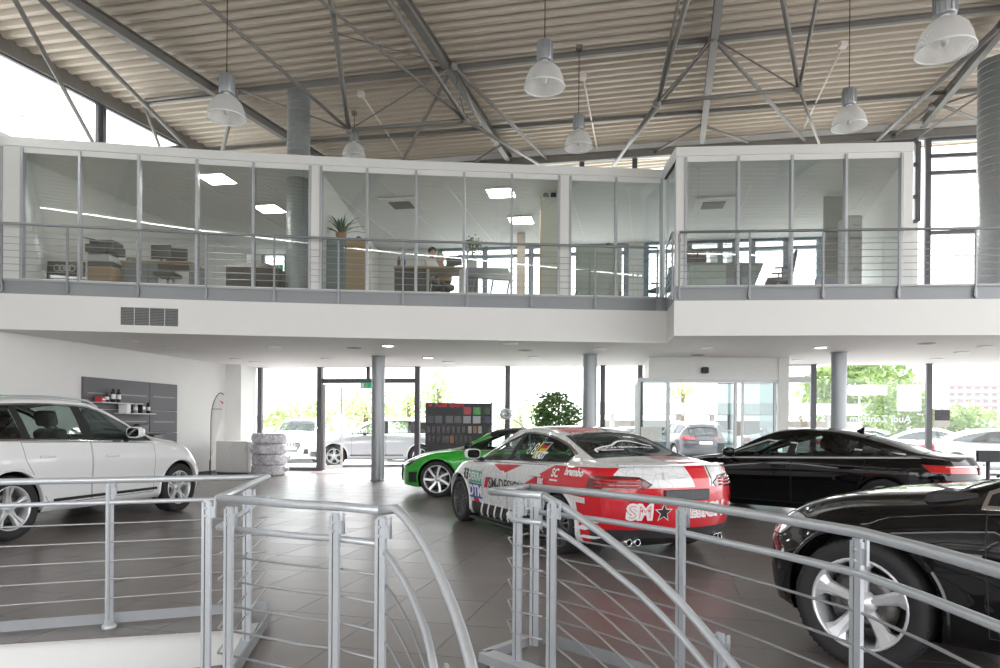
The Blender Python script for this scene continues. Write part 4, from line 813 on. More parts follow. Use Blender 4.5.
def railing(label, path, posts, mid=True, cables=True, toe=None, low=None, r=.0215, name='stair_railing'):
    """path: handrail 3d points (z varies on stairs). posts: list of (xy, tangent, z0, ztop)"""
    t = thing(name, label, 'railing', (posts[0][0].x, posts[0][0].y, 0)); inv = Matrix.Translation((-posts[0][0].x, -posts[0][0].y, 0))
    def ch(mb, nm, mt, par=None):
        o = mb.obj(nm, mt, par or t); o.matrix_parent_inverse = inv if par is None else Matrix.Identity(4); return o
    m = MB(); m.tube(path, r, 12); ch(m, 'handrail', RAILM)
    lo = lambda d: [Vector((p.x, p.y, p.z-d)) for p in (low or path)]
    if mid: m = MB(); m.tube(lo(.15), .016, 10); ch(m, 'mid_rail', RAILM)
    if cables:
        for z in CABZ: m = MB(); m.tube(lo(1-z), .006, 6); ch(m, 'cable', CABM)
    for p, tg, z0, z1 in posts:
        m = MB(); flat_post(m, p, tg, z0, z1-.012); po = ch(m, 'post', RAILM)
        T_ = Vector((tg[0], tg[1], 0)).normalized(); N_ = Vector((-T_.y, T_.x, 0))
        m = MB(); q = Vector((p.x, p.y, 0)); m.bar(q+T_*(-.012)*1+Vector((0,0,z0+.05)), q+T_*(-.012)+Vector((0,0,z1-.1)), .012, .006, up=N_); ch(m, 'slot', SLOT)
        m = MB(); c0 = q+Vector((0,0,z1-.075)); m.bar(c0-N_*.0+T_*.0, c0+T_*.055, .012, .06); m.bar(c0+T_*.05+Vector((0,0,-.03)), c0+T_*.05+Vector((0,0,.065)), .010, .012, up=N_); ch(m, 'bracket', RAILM)
        for dz in (.055, .095):
            m = MB(); m.lathe([(0,-.014),(.007,-.014),(.008,-.010),(.008,0)], 10, ax='y'); mm = MB(); an = math.atan2(T_.y, T_.x); R_ = Matrix.Translation((q.x, q.y, z1-dz)) @ Matrix.Rotation(an, 4, 'Z')
            mm.M = R_; mm.add(m.v, m.f); ch(mm, 'bolt', ALU)
    if toe:
        m = MB()
        for a, b in zip(toe[:-1], toe[1:]):
            m.bar(Vector((a[0],a[1],.05)), Vector((b[0],b[1],.05)), .012, .07)
        ch(m, 'toe_board', mat('toe_board_sheet', (.34,.355,.37), .4, .4, nscale=10, namt=.03))
    return t
def V3(p, z=0.0): return Vector((p.x, p.y, z))
def off2(P, d): return along([(p.x, p.y) for p in P], d)
# left curve
pl = PZ(109, 629, 0); pl = V3(LP[3]); tgt = lambda a, b: (b.x-a.x, b.y-a.y)
tL = railing('curved silver railing in front of the white car, guarding the stairwell', LP, [(V3(LP[3]), (.25, 1), .03, .99), (V3(LP[0]), (.25, 1), .03, .99)], toe=off2(LP, .10), name='stair_railing')
for q in (LP[3], LP[0]):
    m = MB(); m.lathe([(0,.0),(.045,.0),(.045,.03),(.03,.035),(.03,.06),(0,.06)], 16, c=(q.x-LP[3].x, q.y-LP[3].y, 0)); m.obj('post_foot', RAILM, tL)
# side piece coming forward, then the front piece
mid_ = lambda a, b, k: a+(b-a)*k
pc1 = V3(PZ(244, 646, 0)); d_ = (NC1-NC0)
sidep = [LP[-1], mid_(NC0, NC1, .5), NC1+Vector((0,0,.0))]
kA = mid_(NC0, NC1, .50)
railing('short silver return railing joining the curved rail to the front rail', [NC0, kA, NC1], [(V3(kA), (1, -.3), 0, .99), (V3(PZ(207,495,1.0)), (1, -.25), -.25, .985)], toe=[xy(mid_(NC0,NC1,.1)+Vector((.05,0,0))), xy(NC1+Vector((.05,0,0)))])
MP2 = [NC1+Vector((.005,-.015,0)), MP[1], MP[2], MP[3]]
ls = [MP[-1], PY(396,508.8,3.04), PY(407,519,2.98), PY(417,532.6,2.92), PY(427,549,2.84), PY(436,567,2.76), PY(445.5,588,2.68), PY(454.4,610,2.60), PY(462.5,634,2.50), PY(470,660,2.40), PY(484,722,2.18)]
llow = [p+Vector((0,0,.15)) for p in (PY(381,547,3.08), PY(393,562.5,3.0), PY(404,580.5,2.9), PY(413,598,2.82), PY(420,615,2.72), PY(426,632,2.63), PY(430.5,650,2.55), PY(438,690,2.36))]
tg2 = tgt(MP[1], MP[3])
railing('silver front railing of the stairwell bending into a descending stair rail', MP2[:3]+ls[:1], [(V3(PZ(229,501,1.0)), tg2, -.25, .985), (V3(PZ(335,507,1.0)), tg2, -.25, .985), (V3(PZ(381,511,1.0)), tg2, -.25, .985)])
lsx = ls
q5 = PY(442, 652, 2.62)
railing('descending curved stair handrail with cables on the inner side of the stairs', lsx, [(V3(ls[-2])+Vector((-.09,.12,0)), tgt(ls[-3], ls[-1]), ls[-2].z-1.1, q5.z)], low=llow, name='stair_handrail')
# right group
rs = [RS0, PY(560,504.5,3.76), PY(578.6,516.6,3.67), PY(600,532,3.57), PY(620,547.5,3.47), PY(640,563.5,3.38), PY(660,582,3.29), PY(680,602.5,3.20), PY(697,621.5,3.12), PY(713,640.8,3.04), PY(735,668,2.92), PY(790,742,2.62)]
tr = tgt(RS0, rs[3])
railing('silver rail around the head of the stairs beside the race car', [RP[0], TIP, RS0], [(V3(PZ(518,493.5,1.0)), tgt(TIP, RS0), .0, .985), (V3(PZ(552,496.5,1.0)), tgt(TIP, RS0), -.1, .985), (V3(PZ(535,488,1.0)), (1, -.5), .03, .985)], low=[RP[0], mid_(RP[0], TIP, .55), PZ(513,493.2,1.0), RS0])
q6 = PY(727, 634, 2.98)
railing('outer descending stair handrail with slanting cables', rs, [(V3(rs[9])+Vector((.03,-.0,0)), tgt(rs[8], rs[10]), rs[9].z-1.1, q6.z-.0)], name='stair_handrail')
railing('long silver railing curving past the race car and the black cars', RP, [(V3(PZ(681,503,1.0)), tgt(RP[1], RP[3]), .0, .99), (V3(PZ(857,532,1.0)), tgt(RP[3], RP[5]), .0, .99), (V3(RP[7]), tgt(RP[6], RP[7]), .0, .99)], toe=off2(RP, .09))
# edge profiles at the stair head
m = MB(); a, b = V3(TIP)+Vector((-.03,.06,0)), V3(RS0)+Vector((.05,-.12,0))
m.bar(a+Vector((0,0,.03)), b+Vector((0,0,.03)), .10, .055); m.bar(a+Vector((0,0,.03)), V3(RP[0])+Vector((-.02,.02,.03)), .05, .055)
T(m.obj('edge_profile', RAILM), 'silver steel edge channel at the head of the stairs', 'edge channel')
m = MB(); a, b = V3(NC0)+Vector((.03,-.35,0)), V3(NC1)+Vector((.03,-.05,0)); m.bar(a+Vector((0,0,.02)), b+Vector((0,0,.02)), .06, .05); T(m.obj('edge_profile', RAILM), 'silver steel edge channel under the return railing', 'edge channel')
# treads
st = thing('staircase', 'curved stairs going down between the two stair rails', 'stairs', (0, 3.2, 0)); inv = Matrix.Translation((0,-3.2,0))
TREAD = mat('stair_tread', (.16,.15,.14), .4, nscale=5, namt=.08)
def at(P, s): i = min(int(s*(len(P)-1)), len(P)-2); f = s*(len(P)-1)-i; return P[i]+(P[i+1]-P[i])*f
for k in range(5):
    s0_, s1_ = k/5, (k+1)/5; A, B, C, D_ = at(ls, s0_), at(rs, s0_), at(rs, s1_), at(ls, s1_); z = min(-.17*(k+1), A.z-1.17)
    m = MB(); slabbox(m, [xy(A), xy(B), xy(C), xy(D_)], z-.05, z); o = m.obj('tread', TREAD, st); o.matrix_parent_inverse = inv
# ================================================================ CARS
RUBBER = mat('tyre_rubber', (.022, .022, .024), .75, nscale=80, namt=.15)
ALLOY = mat('alloy_silver', (.70, .71, .73), .3, .5, nscale=25, namt=.02)
ALLOYD = mat('alloy_dark', (.10, .10, .11), .35, .7, nscale=25, namt=.04)
DISC = mat('brake_disc', (.14, .135, .13), .4, .9, nscale=50, namt=.1)
CGLASS = glass('car_glass', (.62, .70, .67), refl=.06)
CGLASSD = glass('car_glass_dark', (.10, .11, .11), refl=.08)
GAPM = mat('panel_gap', (.012, .012, .014), .6, nscale=30, namt=.1)
INTR = mat('car_interior', (.035, .035, .038), .75, nscale=40, namt=.15)
REDL = mat('tail_lamp_red', (.55, .008, .012), .15, coat=1, nscale=60, namt=.12)
REDD = mat('tail_lamp_dark_red', (.13, .002, .004), .2, coat=1, nscale=60, namt=.12)
LAMPC = mat('headlamp_clear', (.55, .57, .60), .12, .6, coat=1, nscale=40, namt=.2)
LAMPD = mat('headlamp_dark', (.05, .05, .055), .15, .3, coat=1, nscale=40, namt=.2)
PLATE = mat('number_plate_white', (.75, .75, .73), .4, nscale=20, namt=.03)
def paint(name, col, metal=0.0, rough=.28, spec=.3): return mat(name, col, rough, metal, coat=1.0, nscale=400, namt=.02, croughness=.03, spec=spec)

class Car:
    def __init__(s, sp):
        s.sp = sp; s.xf, s.xr = sp['xf'], sp['xr']; s.W = sp['W']/2
        for k in ('zt','zs','zb','hw','hs','ht','zr'): setattr(s, k, pchip(sp[k]))
        s.shell()
    def pull(s, p):
        x, y, z = p; sp = s.sp; q = min(1.2, abs(y)/s.W)
        df, cf, kf, zf = sp.get('nose', (.75, .42, .10, .52)); dr, cr, kr, zr = sp.get('tail', (.6, .30, .08, .62))
        t = (x-(s.xf-df))/df
        if t > 0: x -= cf*t**1.3*q**2.8 + kf*t**2*((z-zf)/.4)**2
        t = ((s.xr+dr)-x)/dr
        if t > 0: x += cr*t**1.3*q**2.8 + kr*t**2*((z-zr)/.4)**2
        return Vector((x, y, z))
    def half(s, x):
        zb, zs, zt, hw, hs, ht, zr = (g(x) for g in (s.zb, s.zs, s.zt, s.hw, s.hs, s.ht, s.zr))
        H = zs-zb
        low = [(0,zb),(hw*.62,zb),(hw*.93,zb+.03),(hw*.975,zb+.10),(hw*.985,zb+.38*H),(hw,zb+.66*H),(hw*.994,zb+.80*H),(hs+(hw-hs)*.35,zs-.035),(hs,zs)]
        gl = ((hs+ht)/2+.012*min(1,(zr-zs)/.3), (zs+zr)/2)
        top = [(hs,zs), (hs-.012,zs+min(.02,(zr-zs)*.3)), gl, (ht+.012,zr-.03*min(1,(zr-zs)/.2)), (ht-.035,zr+(zt-zr)*.28), (ht*.55,zr+(zt-zr)*.78), (0,zt)]
        a = crom(low, [2,2,1,3,3,2,2,2]); b = crom(top, [1,3,3,2,4,5])
        return a + b[1:]
    def shell(s):
        bm = bmesh.new(); n = int((s.xf-s.xr)/.065); xs = [s.xr+(s.xf-s.xr)*i/n for i in range(n+1)]
        rings = []
        for x in xs:
            hf = s.half(x); r = [(p[0],p[1]) for p in hf] + [(-p[0],p[1]) for p in hf[-2:0:-1]]
            rings.append([bm.verts.new(s.pull((x, y, z))) for y, z in r])
        m = len(rings[0])
        for i in range(n):
            for k in range(m): bm.faces.new((rings[i][k], rings[i+1][k], rings[i+1][(k+1)%m], rings[i][(k+1)%m]))
        nh = len(s.half(0)); C = 16
        for ei, x in ((0, s.xr), (n, s.xf)):
            hf = s.half(x); R = rings[ei]; rows = []
            for k in range(nh):
                y, z = hf[k]
                if k in (0, nh-1): rows.append([R[0 if k == 0 else nh-1]]*(C+1)); continue
                row = []
                for c in range(C+1):
                    if c == 0: row.append(R[k])
                    elif c == C: row.append(R[m-k])
                    else: row.append(bm.verts.new(s.pull((x, y*(1-2*c/C), z))))
                rows.append(row)
            for k in range(nh-1):
                for c in range(C):
                    q = [rows[k][c], rows[k][c+1], rows[k+1][c+1], rows[k+1][c]]; u = []
                    for v in q:
                        if v not in u: u.append(v)
                    if len(u) > 2:
                        if ei == 0: u = u[::-1]
                        try: bm.faces.new(u)
                        except ValueError: pass
        bmesh.ops.recalc_face_normals(bm, faces=bm.faces[:])
        s.bm = bm; s.part = bm.faces.layers.int.new('part'); s.mi = bm.faces.layers.int.new('mi'); bm.normal_update()
        s.bvh = BVHTree.FromBMesh(bm)
    def hit(s, o, d):
        h = s.bvh.ray_cast(Vector(o), Vector(d)); return (h[0], h[1]) if h[0] else (None, None)
    def cut(s, planes, filt):
        bm = s.bm; faces = [f for f in bm.faces if filt(f)]
        for co, no in planes:
            if not faces: return []
            co, no = Vector(co), Vector(no); es = set(); vs_ = set()
            for f in faces: es.update(f.edges); vs_.update(f.verts)
            r = bmesh.ops.bisect_plane(bm, geom=faces+list(es)+list(vs_), dist=1e-5, plane_co=co, plane_no=no)
            cand = set(g for g in r['geom'] if isinstance(g, bmesh.types.BMFace)) | set(f for f in faces if f.is_valid)
            faces = [f for f in cand if (f.calc_center_median()-co).dot(no) <= 0]
        return faces
    def poly(s, pts, axis, filt, part=None, mi=None):
        """convex polygon in a side (x,z), rear (y,z) or plan (x,y) view"""
        A = sum(pts[i-1][0]*pts[i][1]-pts[i][0]*pts[i-1][1] for i in range(len(pts)))
        if A < 0: pts = pts[::-1]
        pl = []
        for i in range(len(pts)):
            (a, b), (c, d) = pts[i-1], pts[i]
            if math.hypot(c-a, d-b) < 1e-6: continue
            nx, ny = d-b, -(c-a)
            if axis == 'side': pl.append(((a,0,b),(nx,0,ny)))
            elif axis == 'rear': pl.append(((0,a,b),(0,nx,ny)))
            else: pl.append(((a,b,0),(nx,ny,0)))
        fs = s.cut(pl, filt)
        for f in fs:
            if part is not None: f[s.part] = part
            if mi is not None: f[s.mi] = mi
        return fs
    def sides(s, pts, part=None, mi=None, zmin=-9, both=True, ymin=.3, sub=(0,)):
        """same polygon on the left (+y) and right; returns nothing"""
        for sg in ((1,-1) if both else (1,)):
            pr = part if part is None or sg == 1 else part+1
            x0, x1 = min(p[0] for p in pts)-.15, max(p[0] for p in pts)+.15
            s.poly(pts, 'side', lambda f: f.calc_center_median().y*sg > ymin and x0-.1 < f.calc_center_median().x < x1+.1 and abs(f.normal.z) < .93 and f[s.part] in sub, pr, mi)
    def extract(s, part, name, mats, parent, off=0.0):
        fs = [f for f in s.bm.faces if f[s.part] == part]
        if not fs: return None
        idx = {}; vs_ = []; nr = []; F_ = []; mi = []
        for f in fs:
            q = []
            for v in f.verts:
                if v not in idx: idx[v] = len(vs_); vs_.append(tuple(v.co + v.normal*off)); nr.append(tuple(v.normal))
                q.append(idx[v])
            F_.append(q); mi.append(f[s.mi] if len(mats) > 1 else 0)
        me = bpy.data.meshes.new(name); me.from_pydata(vs_, [], F_)
        for m in mats: me.materials.append(m)
        me.polygons.foreach_set('material_index', mi); me.polygons.foreach_set('use_smooth', [True]*len(F_)); me.update()
        me.normals_split_custom_set_from_vertices(nr)
        return link(name, me, parent)

def ring_gap(pts, d):
    cx = sum(p[0] for p in pts)/len(pts); cz = sum(p[1] for p in pts)/len(pts); n = len(pts); out = []
    A = sum(pts[i-1][0]*pts[i][1]-pts[i][0]*pts[i-1][1] for i in range(n))
    if A < 0: pts = pts[::-1]
    L = []
    for i in range(n):
        a, b = Vector(pts[i]), Vector(pts[(i+1)%n]); t = (b-a).normalized(); nn = Vector((-t.y, t.x)); L.append((a+nn*d, t))
    for i in range(n):
        (p, t), (q, u) = L[i-1], L[i]; cr = t.x*u.y-t.y*u.x
        if abs(cr) < 1e-4: out.append(tuple(q)); continue
        k = ((q-p).x*u.y-(q-p).y*u.x)/cr; out.append(tuple(p+t*k))
    return out

def make_wheel(name, parent, loc, side, R, wd, rimr, style, steer=0.0, detail=True, rimmat=None):
    """side +1: outer face towards +y"""
    m = MB(); n = 40 if detail else 24
    prof = [(rimr,-wd*.46),(R*.93,-wd*.5),(R*.985,-wd*.40),(R,-wd*.22),(R,wd*.22),(R*.985,wd*.40),(R*.93,wd*.5),(R*.84,wd*.5),(rimr*1.04,wd*.44),(rimr,wd*.40),(rimr*.97,wd*.2),(rimr*.97,-wd*.3)]
    m.lathe(prof, n, ax='y', close=True)
    if detail:                                   # tread grooves as raised shoulder blocks
        for k in range(0, 60):
            a = 2*math.pi*k/60; c, sn = math.cos(a), math.sin(a)
            for s2 in (-1, 1):
                p0 = Vector((c*(R-.004), s2*wd*.25, sn*(R-.004))); p1 = Vector((math.cos(a+.03)*(R-.012), s2*wd*.43, math.sin(a+.03)*(R-.012)))
                m.bar(p0, p1, .012, .012, up=(c,0,sn))
    w_ = m.obj('wheel', RUBBER, parent); w_.location = loc; w_.rotation_euler = (0, 0, (0 if side > 0 else math.pi) + steer)
    r = MB(); ro = rimr
    r.lathe([(ro*1.035,wd*.40),(ro*1.03,wd*.455),(ro*.985,wd*.46),(ro*.955,wd*.40),(ro*.93,wd*.2),(ro*.90,-wd*.38),(ro*.97,-wd*.42)], n, ax='y')
    ns, kind = style
    for k in range(ns):
        a0 = 2*math.pi*k/ns + math.pi/2
        def P(rad, da, y): a = a0+da; return Vector((rad*math.cos(a), y, rad*math.sin(a)))
        h = wd*.46
        if kind == 'five':       # broad split five-spoke
            for d_ in (-1, 1):
                vs_ = [P(.055,0,h*.62),P(.055,d_*.9,h*.62),P(ro*.55,d_*.20,h*.66),P(ro*.97,d_*.23,h*.84),P(ro*.97,d_*.045,h*.84),P(ro*.55,d_*.04,h*.70)]
                vs2 = [p-Vector((0,.05,0)) for p in vs_]
                r.add(vs_+vs2, [(0,1,2,5),(5,2,3,4)] + [(i,(i+1)%6,6+(i+1)%6,6+i) for i in range(6)])
        elif kind == 'bold':     # wide tapering spokes with a bevelled ridge
            rows = [(.05,.62,.6),(ro*.45,.26,.66),(ro*.78,.20,.80),(ro*.97,.30,.90)]
            vs_ = []
            for rad, da, hh in rows: vs_ += [P(rad,-da,h*hh-.022),P(rad,-da*.45,h*hh),P(rad,da*.45,h*hh),P(rad,da,h*hh-.022),P(rad,da,h*hh-.06),P(rad,-da,h*hh-.06)]
            r.add(vs_, [(i*6+j,i*6+(j+1)%6,(i+1)*6+(j+1)%6,(i+1)*6+j) for i in range(3) for j in range(6)])
        elif kind == 'blade':    # thin pinwheel blades
            rows = [(.05,.30,.72),(ro*.5,.16,.78),(ro*.97,.09,.92)]; vs_ = []
            for i, (rad, da, hh) in enumerate(rows): tw = .10*i; vs_ += [P(rad,-da+tw,h*hh),P(rad,da+tw,h*hh),P(rad,da+tw,h*hh-.045),P(rad,-da+tw,h*hh-.045)]
            r.add(vs_, [(i*4+j,i*4+(j+1)%4,(i+1)*4+(j+1)%4,(i+1)*4+j) for i in range(2) for j in range(4)])
        else:                    # fine twin spokes
            for d_ in (-1, 1): r.bar(P(.05,d_*.25,h*.66), P(ro*.97,d_*.13,h*.84), .022, .03, up=(0,1,0))
    r.lathe([(0,wd*.31),(.03,wd*.31),(.034,wd*.28),(.072,wd*.28),(.075,wd*.1)], 20, ax='y')
    rim = r.obj('rim', rimmat or ALLOY, w_, fixn=True)
    b = MB(); b.lathe([(.06,wd*.10),(ro*.74,wd*.10),(ro*.74,wd*.04),(.06,wd*.04)], 28, ax='y', close=True); b.obj('brake_disc', DISC, w_)
    h_ = MB(); h_.lathe([(0,-wd*.30),(ro*.92,-wd*.30)], 20, ax='y'); h_.obj('wheel_backing', BLACKP, w_)
    return w_

def seat(m, x, y, z, w=.5, rear=False):
    m.rbox(x-.25, x+.27, y-w/2, y+w/2, z+.12, z+.32, .05, 2)
    M0 = m.M; m.M = Matrix.Translation((x-.25, y, z+.26)) @ Matrix.Rotation(math.radians(-18), 4, 'Y')
    m.rbox(-.09, .07, -w/2+.02, w/2-.02, -.05, .56, .06, 2)
    h0, h1 = (.60, .80) if not rear else (.50, .64)
    for dy in ((0,) if not rear else (-w*.28, w*.28)): m.rbox(-.07, .05, dy-.14, dy+.14, h0, h1, .045, 2)
    m.M = M0

def build_car(sp, label, group=None, loc=(0,0,0), heading=0.0, name='car', detail=True):
    c = Car(sp); root = thing(name, label, 'car', loc, heading, group)
    wb2 = sp['wb']/2; R = sp['R']; zs, zr, zb, zt, ht = c.zs, c.zr, c.zb, c.zt, c.ht
    arch = sp.get('arch', R+.055)
    bodym = sp['paint'] if isinstance(sp['paint'], list) else [sp['paint']]
    mats = [bodym[0], GAPM, sp.get('trim', CHROME), BLACKP] + bodym[1:]
    # --- wheel arches
    for sx in (1, -1):
        circ = [(sx*wb2+arch*math.cos(2*math.pi*k/28), R+arch*math.sin(2*math.pi*k/28)) for k in range(28)]
        c.sides(circ, 900, ymin=c.W-.34)
    for f in [f for f in c.bm.faces if f[c.part] in (900, 901)]: f[c.part] = 900
    # --- side windows
    wins = sp['wins']; wid = 10
    bot = lambda x: zs(x)+sp.get('belt', .028); top = lambda x: zr(x)-sp.get('head', .045)
    def winpoly(xa, xb, tilt=0.0, n=7):
        up = []
        for i in range(n+1):
            x = xa+(xb-xa)*i/n; up.append((x, top(x)))
        up = [p for p in up if p[1] > bot(p[0])+.012]
        lo = [(xb+tilt, bot(xb)), (xa, bot(xa))]
        if up[0][0] < xa-1e-6: pass
        return up + lo
    if sp.get('dlo'):
        xa, xb = sp['dlo']; c.sides(ring_gap(winpoly(xa, xb, sp.get('dlot', 0), 9), -.022), None, 2, ymin=.4)
        c.sides(winpoly(xa, xb, sp.get('dlot', 0), 9), None, 1, ymin=.4)
    for i, (xa, xb, tl, dark) in enumerate(wins):
        c.sides(ring_gap(winpoly(xa, xb, tl), .012), wid+i*2, None, ymin=.4)
    # --- windscreen / rear window in plan view
    for pid, key in ((30, 'ws'), (31, 'rw')):
        xa, xb, ma, mb_ = sp[key]
        ya, yb = ht(xa)-ma, ht(xb)-mb_
        big = [(xa, ya+.025), (xb, yb+.025), (xb, -yb-.025), (xa, -ya-.025)]
        fl = lambda f: f.normal.z > .05 and min(xa,xb)-.12 < f.calc_center_median().x < max(xa,xb)+.12 and f[c.part] == 0 and f.calc_center_median().z > .7
        dx = .022 if xa > xb else -.022
        c.poly([(xa+dx, ya+.022), (xb-dx, yb+.022), (xb-dx, -yb-.022), (xa+dx, -ya-.022)], 'plan', fl, None, 1)
        c.poly([(xa, ya), (xb, yb), (xb, -yb), (xa, -ya)], 'plan', fl, pid, None)
    # --- doors
    for i, d in enumerate(sp['doors']):
        c.sides(ring_gap(d, -.006), None, 1, ymin=.4); c.sides(d, 40+i*2, 0, ymin=.4)
    # --- extra regions (lamps, grilles, lids, livery); 4-tuple (view, pts, filter, part or material index)
    extra = []
    for e in sp.get('regions', []):
        view, pts, fl, pid, nm, mt, gap, both = e
        for sg in ((1, -1) if both else (1,)):
            pp = [((-p[0] if (view == 'rear' and sg < 0) else p[0]), (p[1]*(-1 if (view == 'plan' and sg < 0) else 1))) for p in pts]
            def ff(f, fl=fl, sg=sg, view=view):
                q = f.calc_center_median(); q = Vector((q.x, q.y*sg, q.z)); nn = Vector((f.normal.x, f.normal.y*sg, f.normal.z)); return fl(q, nn) and (f[c.part] == 0 or pid is None and f[c.part] in range(40, 48))
            if gap: c.poly(ring_gap(pp, -gap), view, ff, None, 1)
            if pid is None: c.poly(pp, view, ff, None, mt)
            else: c.poly(pp, view, ff, pid+(0 if sg > 0 else 1), None); extra.append((pid+(0 if sg > 0 else 1), nm, mt))
    c.bm.normal_update()
    body = c.extract(0, 'body', mats, root)
    for i in range(len(wins)):
        for sd in (0, 1): c.extract(wid+i*2+sd, 'side_window', [CGLASSD if wins[i][3] else CGLASS], root, -.004)
    c.extract(30, 'windscreen', [sp.get('wsm', CGLASS)], root, -.003); c.extract(31, 'rear_window', [sp.get('rwm', CGLASSD)], root, -.003)
    doors = []
    for i in range(len(sp['doors'])):
        for sd in (0, 1):
            d = c.extract(40+i*2+sd, 'door', mats, root, 0)
            if not d: continue
            hx, hz = sp['handles'][i]; sg = 1 if sd == 0 else -1
            p, nn = c.hit((hx, 3*sg, hz), (0, -sg, 0))
            if p and detail:
                h = MB(); y = p.y
                h.rbox(hx-.11, hx+.11, min(y-.01*sg, y+.032*sg), max(y-.01*sg, y+.032*sg), hz-.016, hz+.016, .012, 2)
                h.obj('handle', sp.get('handlem', bodym[0]), d)
    for pid, nm, mt in extra: c.extract(pid, nm, [mt], root, 0.002)
    # --- arches, liners, wheels
    for sx in (1, -1):
        for sg in (1, -1):
            lip = MB(); lin = MB(); rows = []
            for k in range(31):
                a = math.radians(-16+212*k/30); X, Z = sx*wb2+arch*math.cos(a), R+arch*math.sin(a)
                if Z < zb(X)+.02: continue
                X2, Z2 = sx*wb2+(arch+.032)*math.cos(a), R+(arch+.032)*math.sin(a)
                p, _ = c.hit((X, 3*sg, Z), (0, -sg, 0)); p2, _ = c.hit((X2, 3*sg, max(Z2, zb(X)+.03)), (0, -sg, 0))
                if not p or not p2 or abs(p.y) < c.W-.3: continue
                y, y2 = abs(p.y), abs(p2.y); u = (math.cos(a), math.sin(a))
                rows.append([(X2, y2+.001, Z2), (X+u[0]*.02, (y+y2)/2+.012, Z+u[1]*.02), (X+u[0]*.002, y+.010, Z+u[1]*.002), (X, y-.05, Z), (X+u[0]*.015, y-.06, Z+u[1]*.015), (X+u[0]*.015, c.W-.42, Z+u[1]*.015)])
            for i in range(len(rows)-1):
                for j in range(5):
                    q = [Vector(rows[i][j]), Vector(rows[i][j+1]), Vector(rows[i+1][j+1]), Vector(rows[i+1][j])]; q = [Vector((v.x, v.y*sg, v.z)) for v in q]
                    (lip if j < 3 else lin).add(q, [(0,1,2,3)])
            disc = [(sx*wb2+(arch+.015)*math.cos(2*math.pi*k/24), (c.W-.42)*sg, max(zb(0), R+(arch+.015)*math.sin(2*math.pi*k/24))) for k in range(24)]
            lin.add(disc, [tuple(range(24))])
            if lip.f:
                lip.sm = [True]*len(lip.f); lip.obj('wheel_arch_trim', sp.get('archm', bodym[0]), root)
            lin.obj('wheel_arch_liner', GAPM, root)
            off = sp.get('woff', .012)
            yy = c.hw(sx*wb2)-off-sp['wd']/2
            make_wheel('wheel', root, (sx*wb2, yy*sg, R), sg, R, sp['wd'], sp['rim'], sp['style'], sp.get('steer', 0)*(1 if sx > 0 else 0), detail, sp.get('rimm'))
    # --- mirrors
    mx, mz = sp['mirror']; ms = sp.get('mscale', 1.0)
    for sg in (1, -1):
        p, _ = c.hit((mx, 3*sg, mz-.06), (0, -sg, 0))
        if not p: continue
        y = abs(p.y); m = MB(); m.smooth = True
        ring = []
        for i, (dx, sc) in enumerate(((-.055,.80),(-.05,.98),(0,1.0),(.05,.85),(.085,.5))):
            for k in range(14):
                a = 2*math.pi*k/14; ca, sa = math.cos(a), math.sin(a); e = .6
                yy = y+.14+.115*ms*sc*math.copysign(abs(ca)**e, ca); zz = mz+.015+.07*ms*ms*sc*math.copysign(abs(sa)**e, sa)+.012*(yy-y-.14)
                ring.append((mx+dx*ms*ms-.15*(yy-y-.05)*.3, yy*sg, zz))
        m.add(ring, [(i*14+k, i*14+(k+1)%14, (i+1)*14+(k+1)%14, (i+1)*14+k) for i in range(4) for k in range(14)] + [tuple(56+k for k in range(14))])
        mo = m.obj('mirror', sp.get('mirrorm', bodym[0]), root, fixn=True)
        g = MB(); g.add([(v[0]-.001, v[1], v[2]) for v in ring[:14]], [tuple(range(14))]); g.obj('mirror_glass', mat('mirror_glass', (.5,.55,.6), .05, 1.0, nscale=5, namt=.01), mo)
        a = MB(); a.bar((mx+.01, (y-.03)*sg, mz-.06), (mx, (y+.10)*sg, mz-.035), .07, .045); a.obj('mirror_arm', BLACKP, mo)
    # --- cabin
    if detail:
        m = MB(); fx = sp['cowl']
        for sy in (-.37, .37): seat(m, sp['seatx'], sy, sp['seatz'], .48)
        seat(m, sp['seatx']-.85, 0, sp['seatz']+.03, 1.2, True)
        m.obj('seats', sp.get('seatm', INTR), root)
        m = MB(); w0 = c.hs(fx)-.08
        zc = sp['seatz']+.62
        m.rbox(fx-.45, fx+.15, -w0, w0, zc-.35, zc, .06, 2); m.obj('dashboard', INTR, root)
        m = MB(); M1 = Matrix.Translation((fx-.55, .37, zc-.06)) @ Matrix.Rotation(math.radians(-65), 4, 'Y'); m.M = M1
        m.tube([(.18*math.cos(2*math.pi*k/20), .18*math.sin(2*math.pi*k/20), 0) for k in range(20)], .016, 6, closed=True)
        m.box(-.17, .17, -.02, .02, -.01, .01); m.M = None; m.obj('steering_wheel', INTR, root)
    m = MB(); xa, xb = -wb2+.1, wb2-.1
    m.box(xa+.3, xb-.3, -c.W+.2, c.W-.2, zb(0)+.02, zb(0)+.06); m.obj('cabin_floor', INTR, root)
    for fn in sp.get('fx', []): fn(c, root, sp)
    c.bm.free(); return root

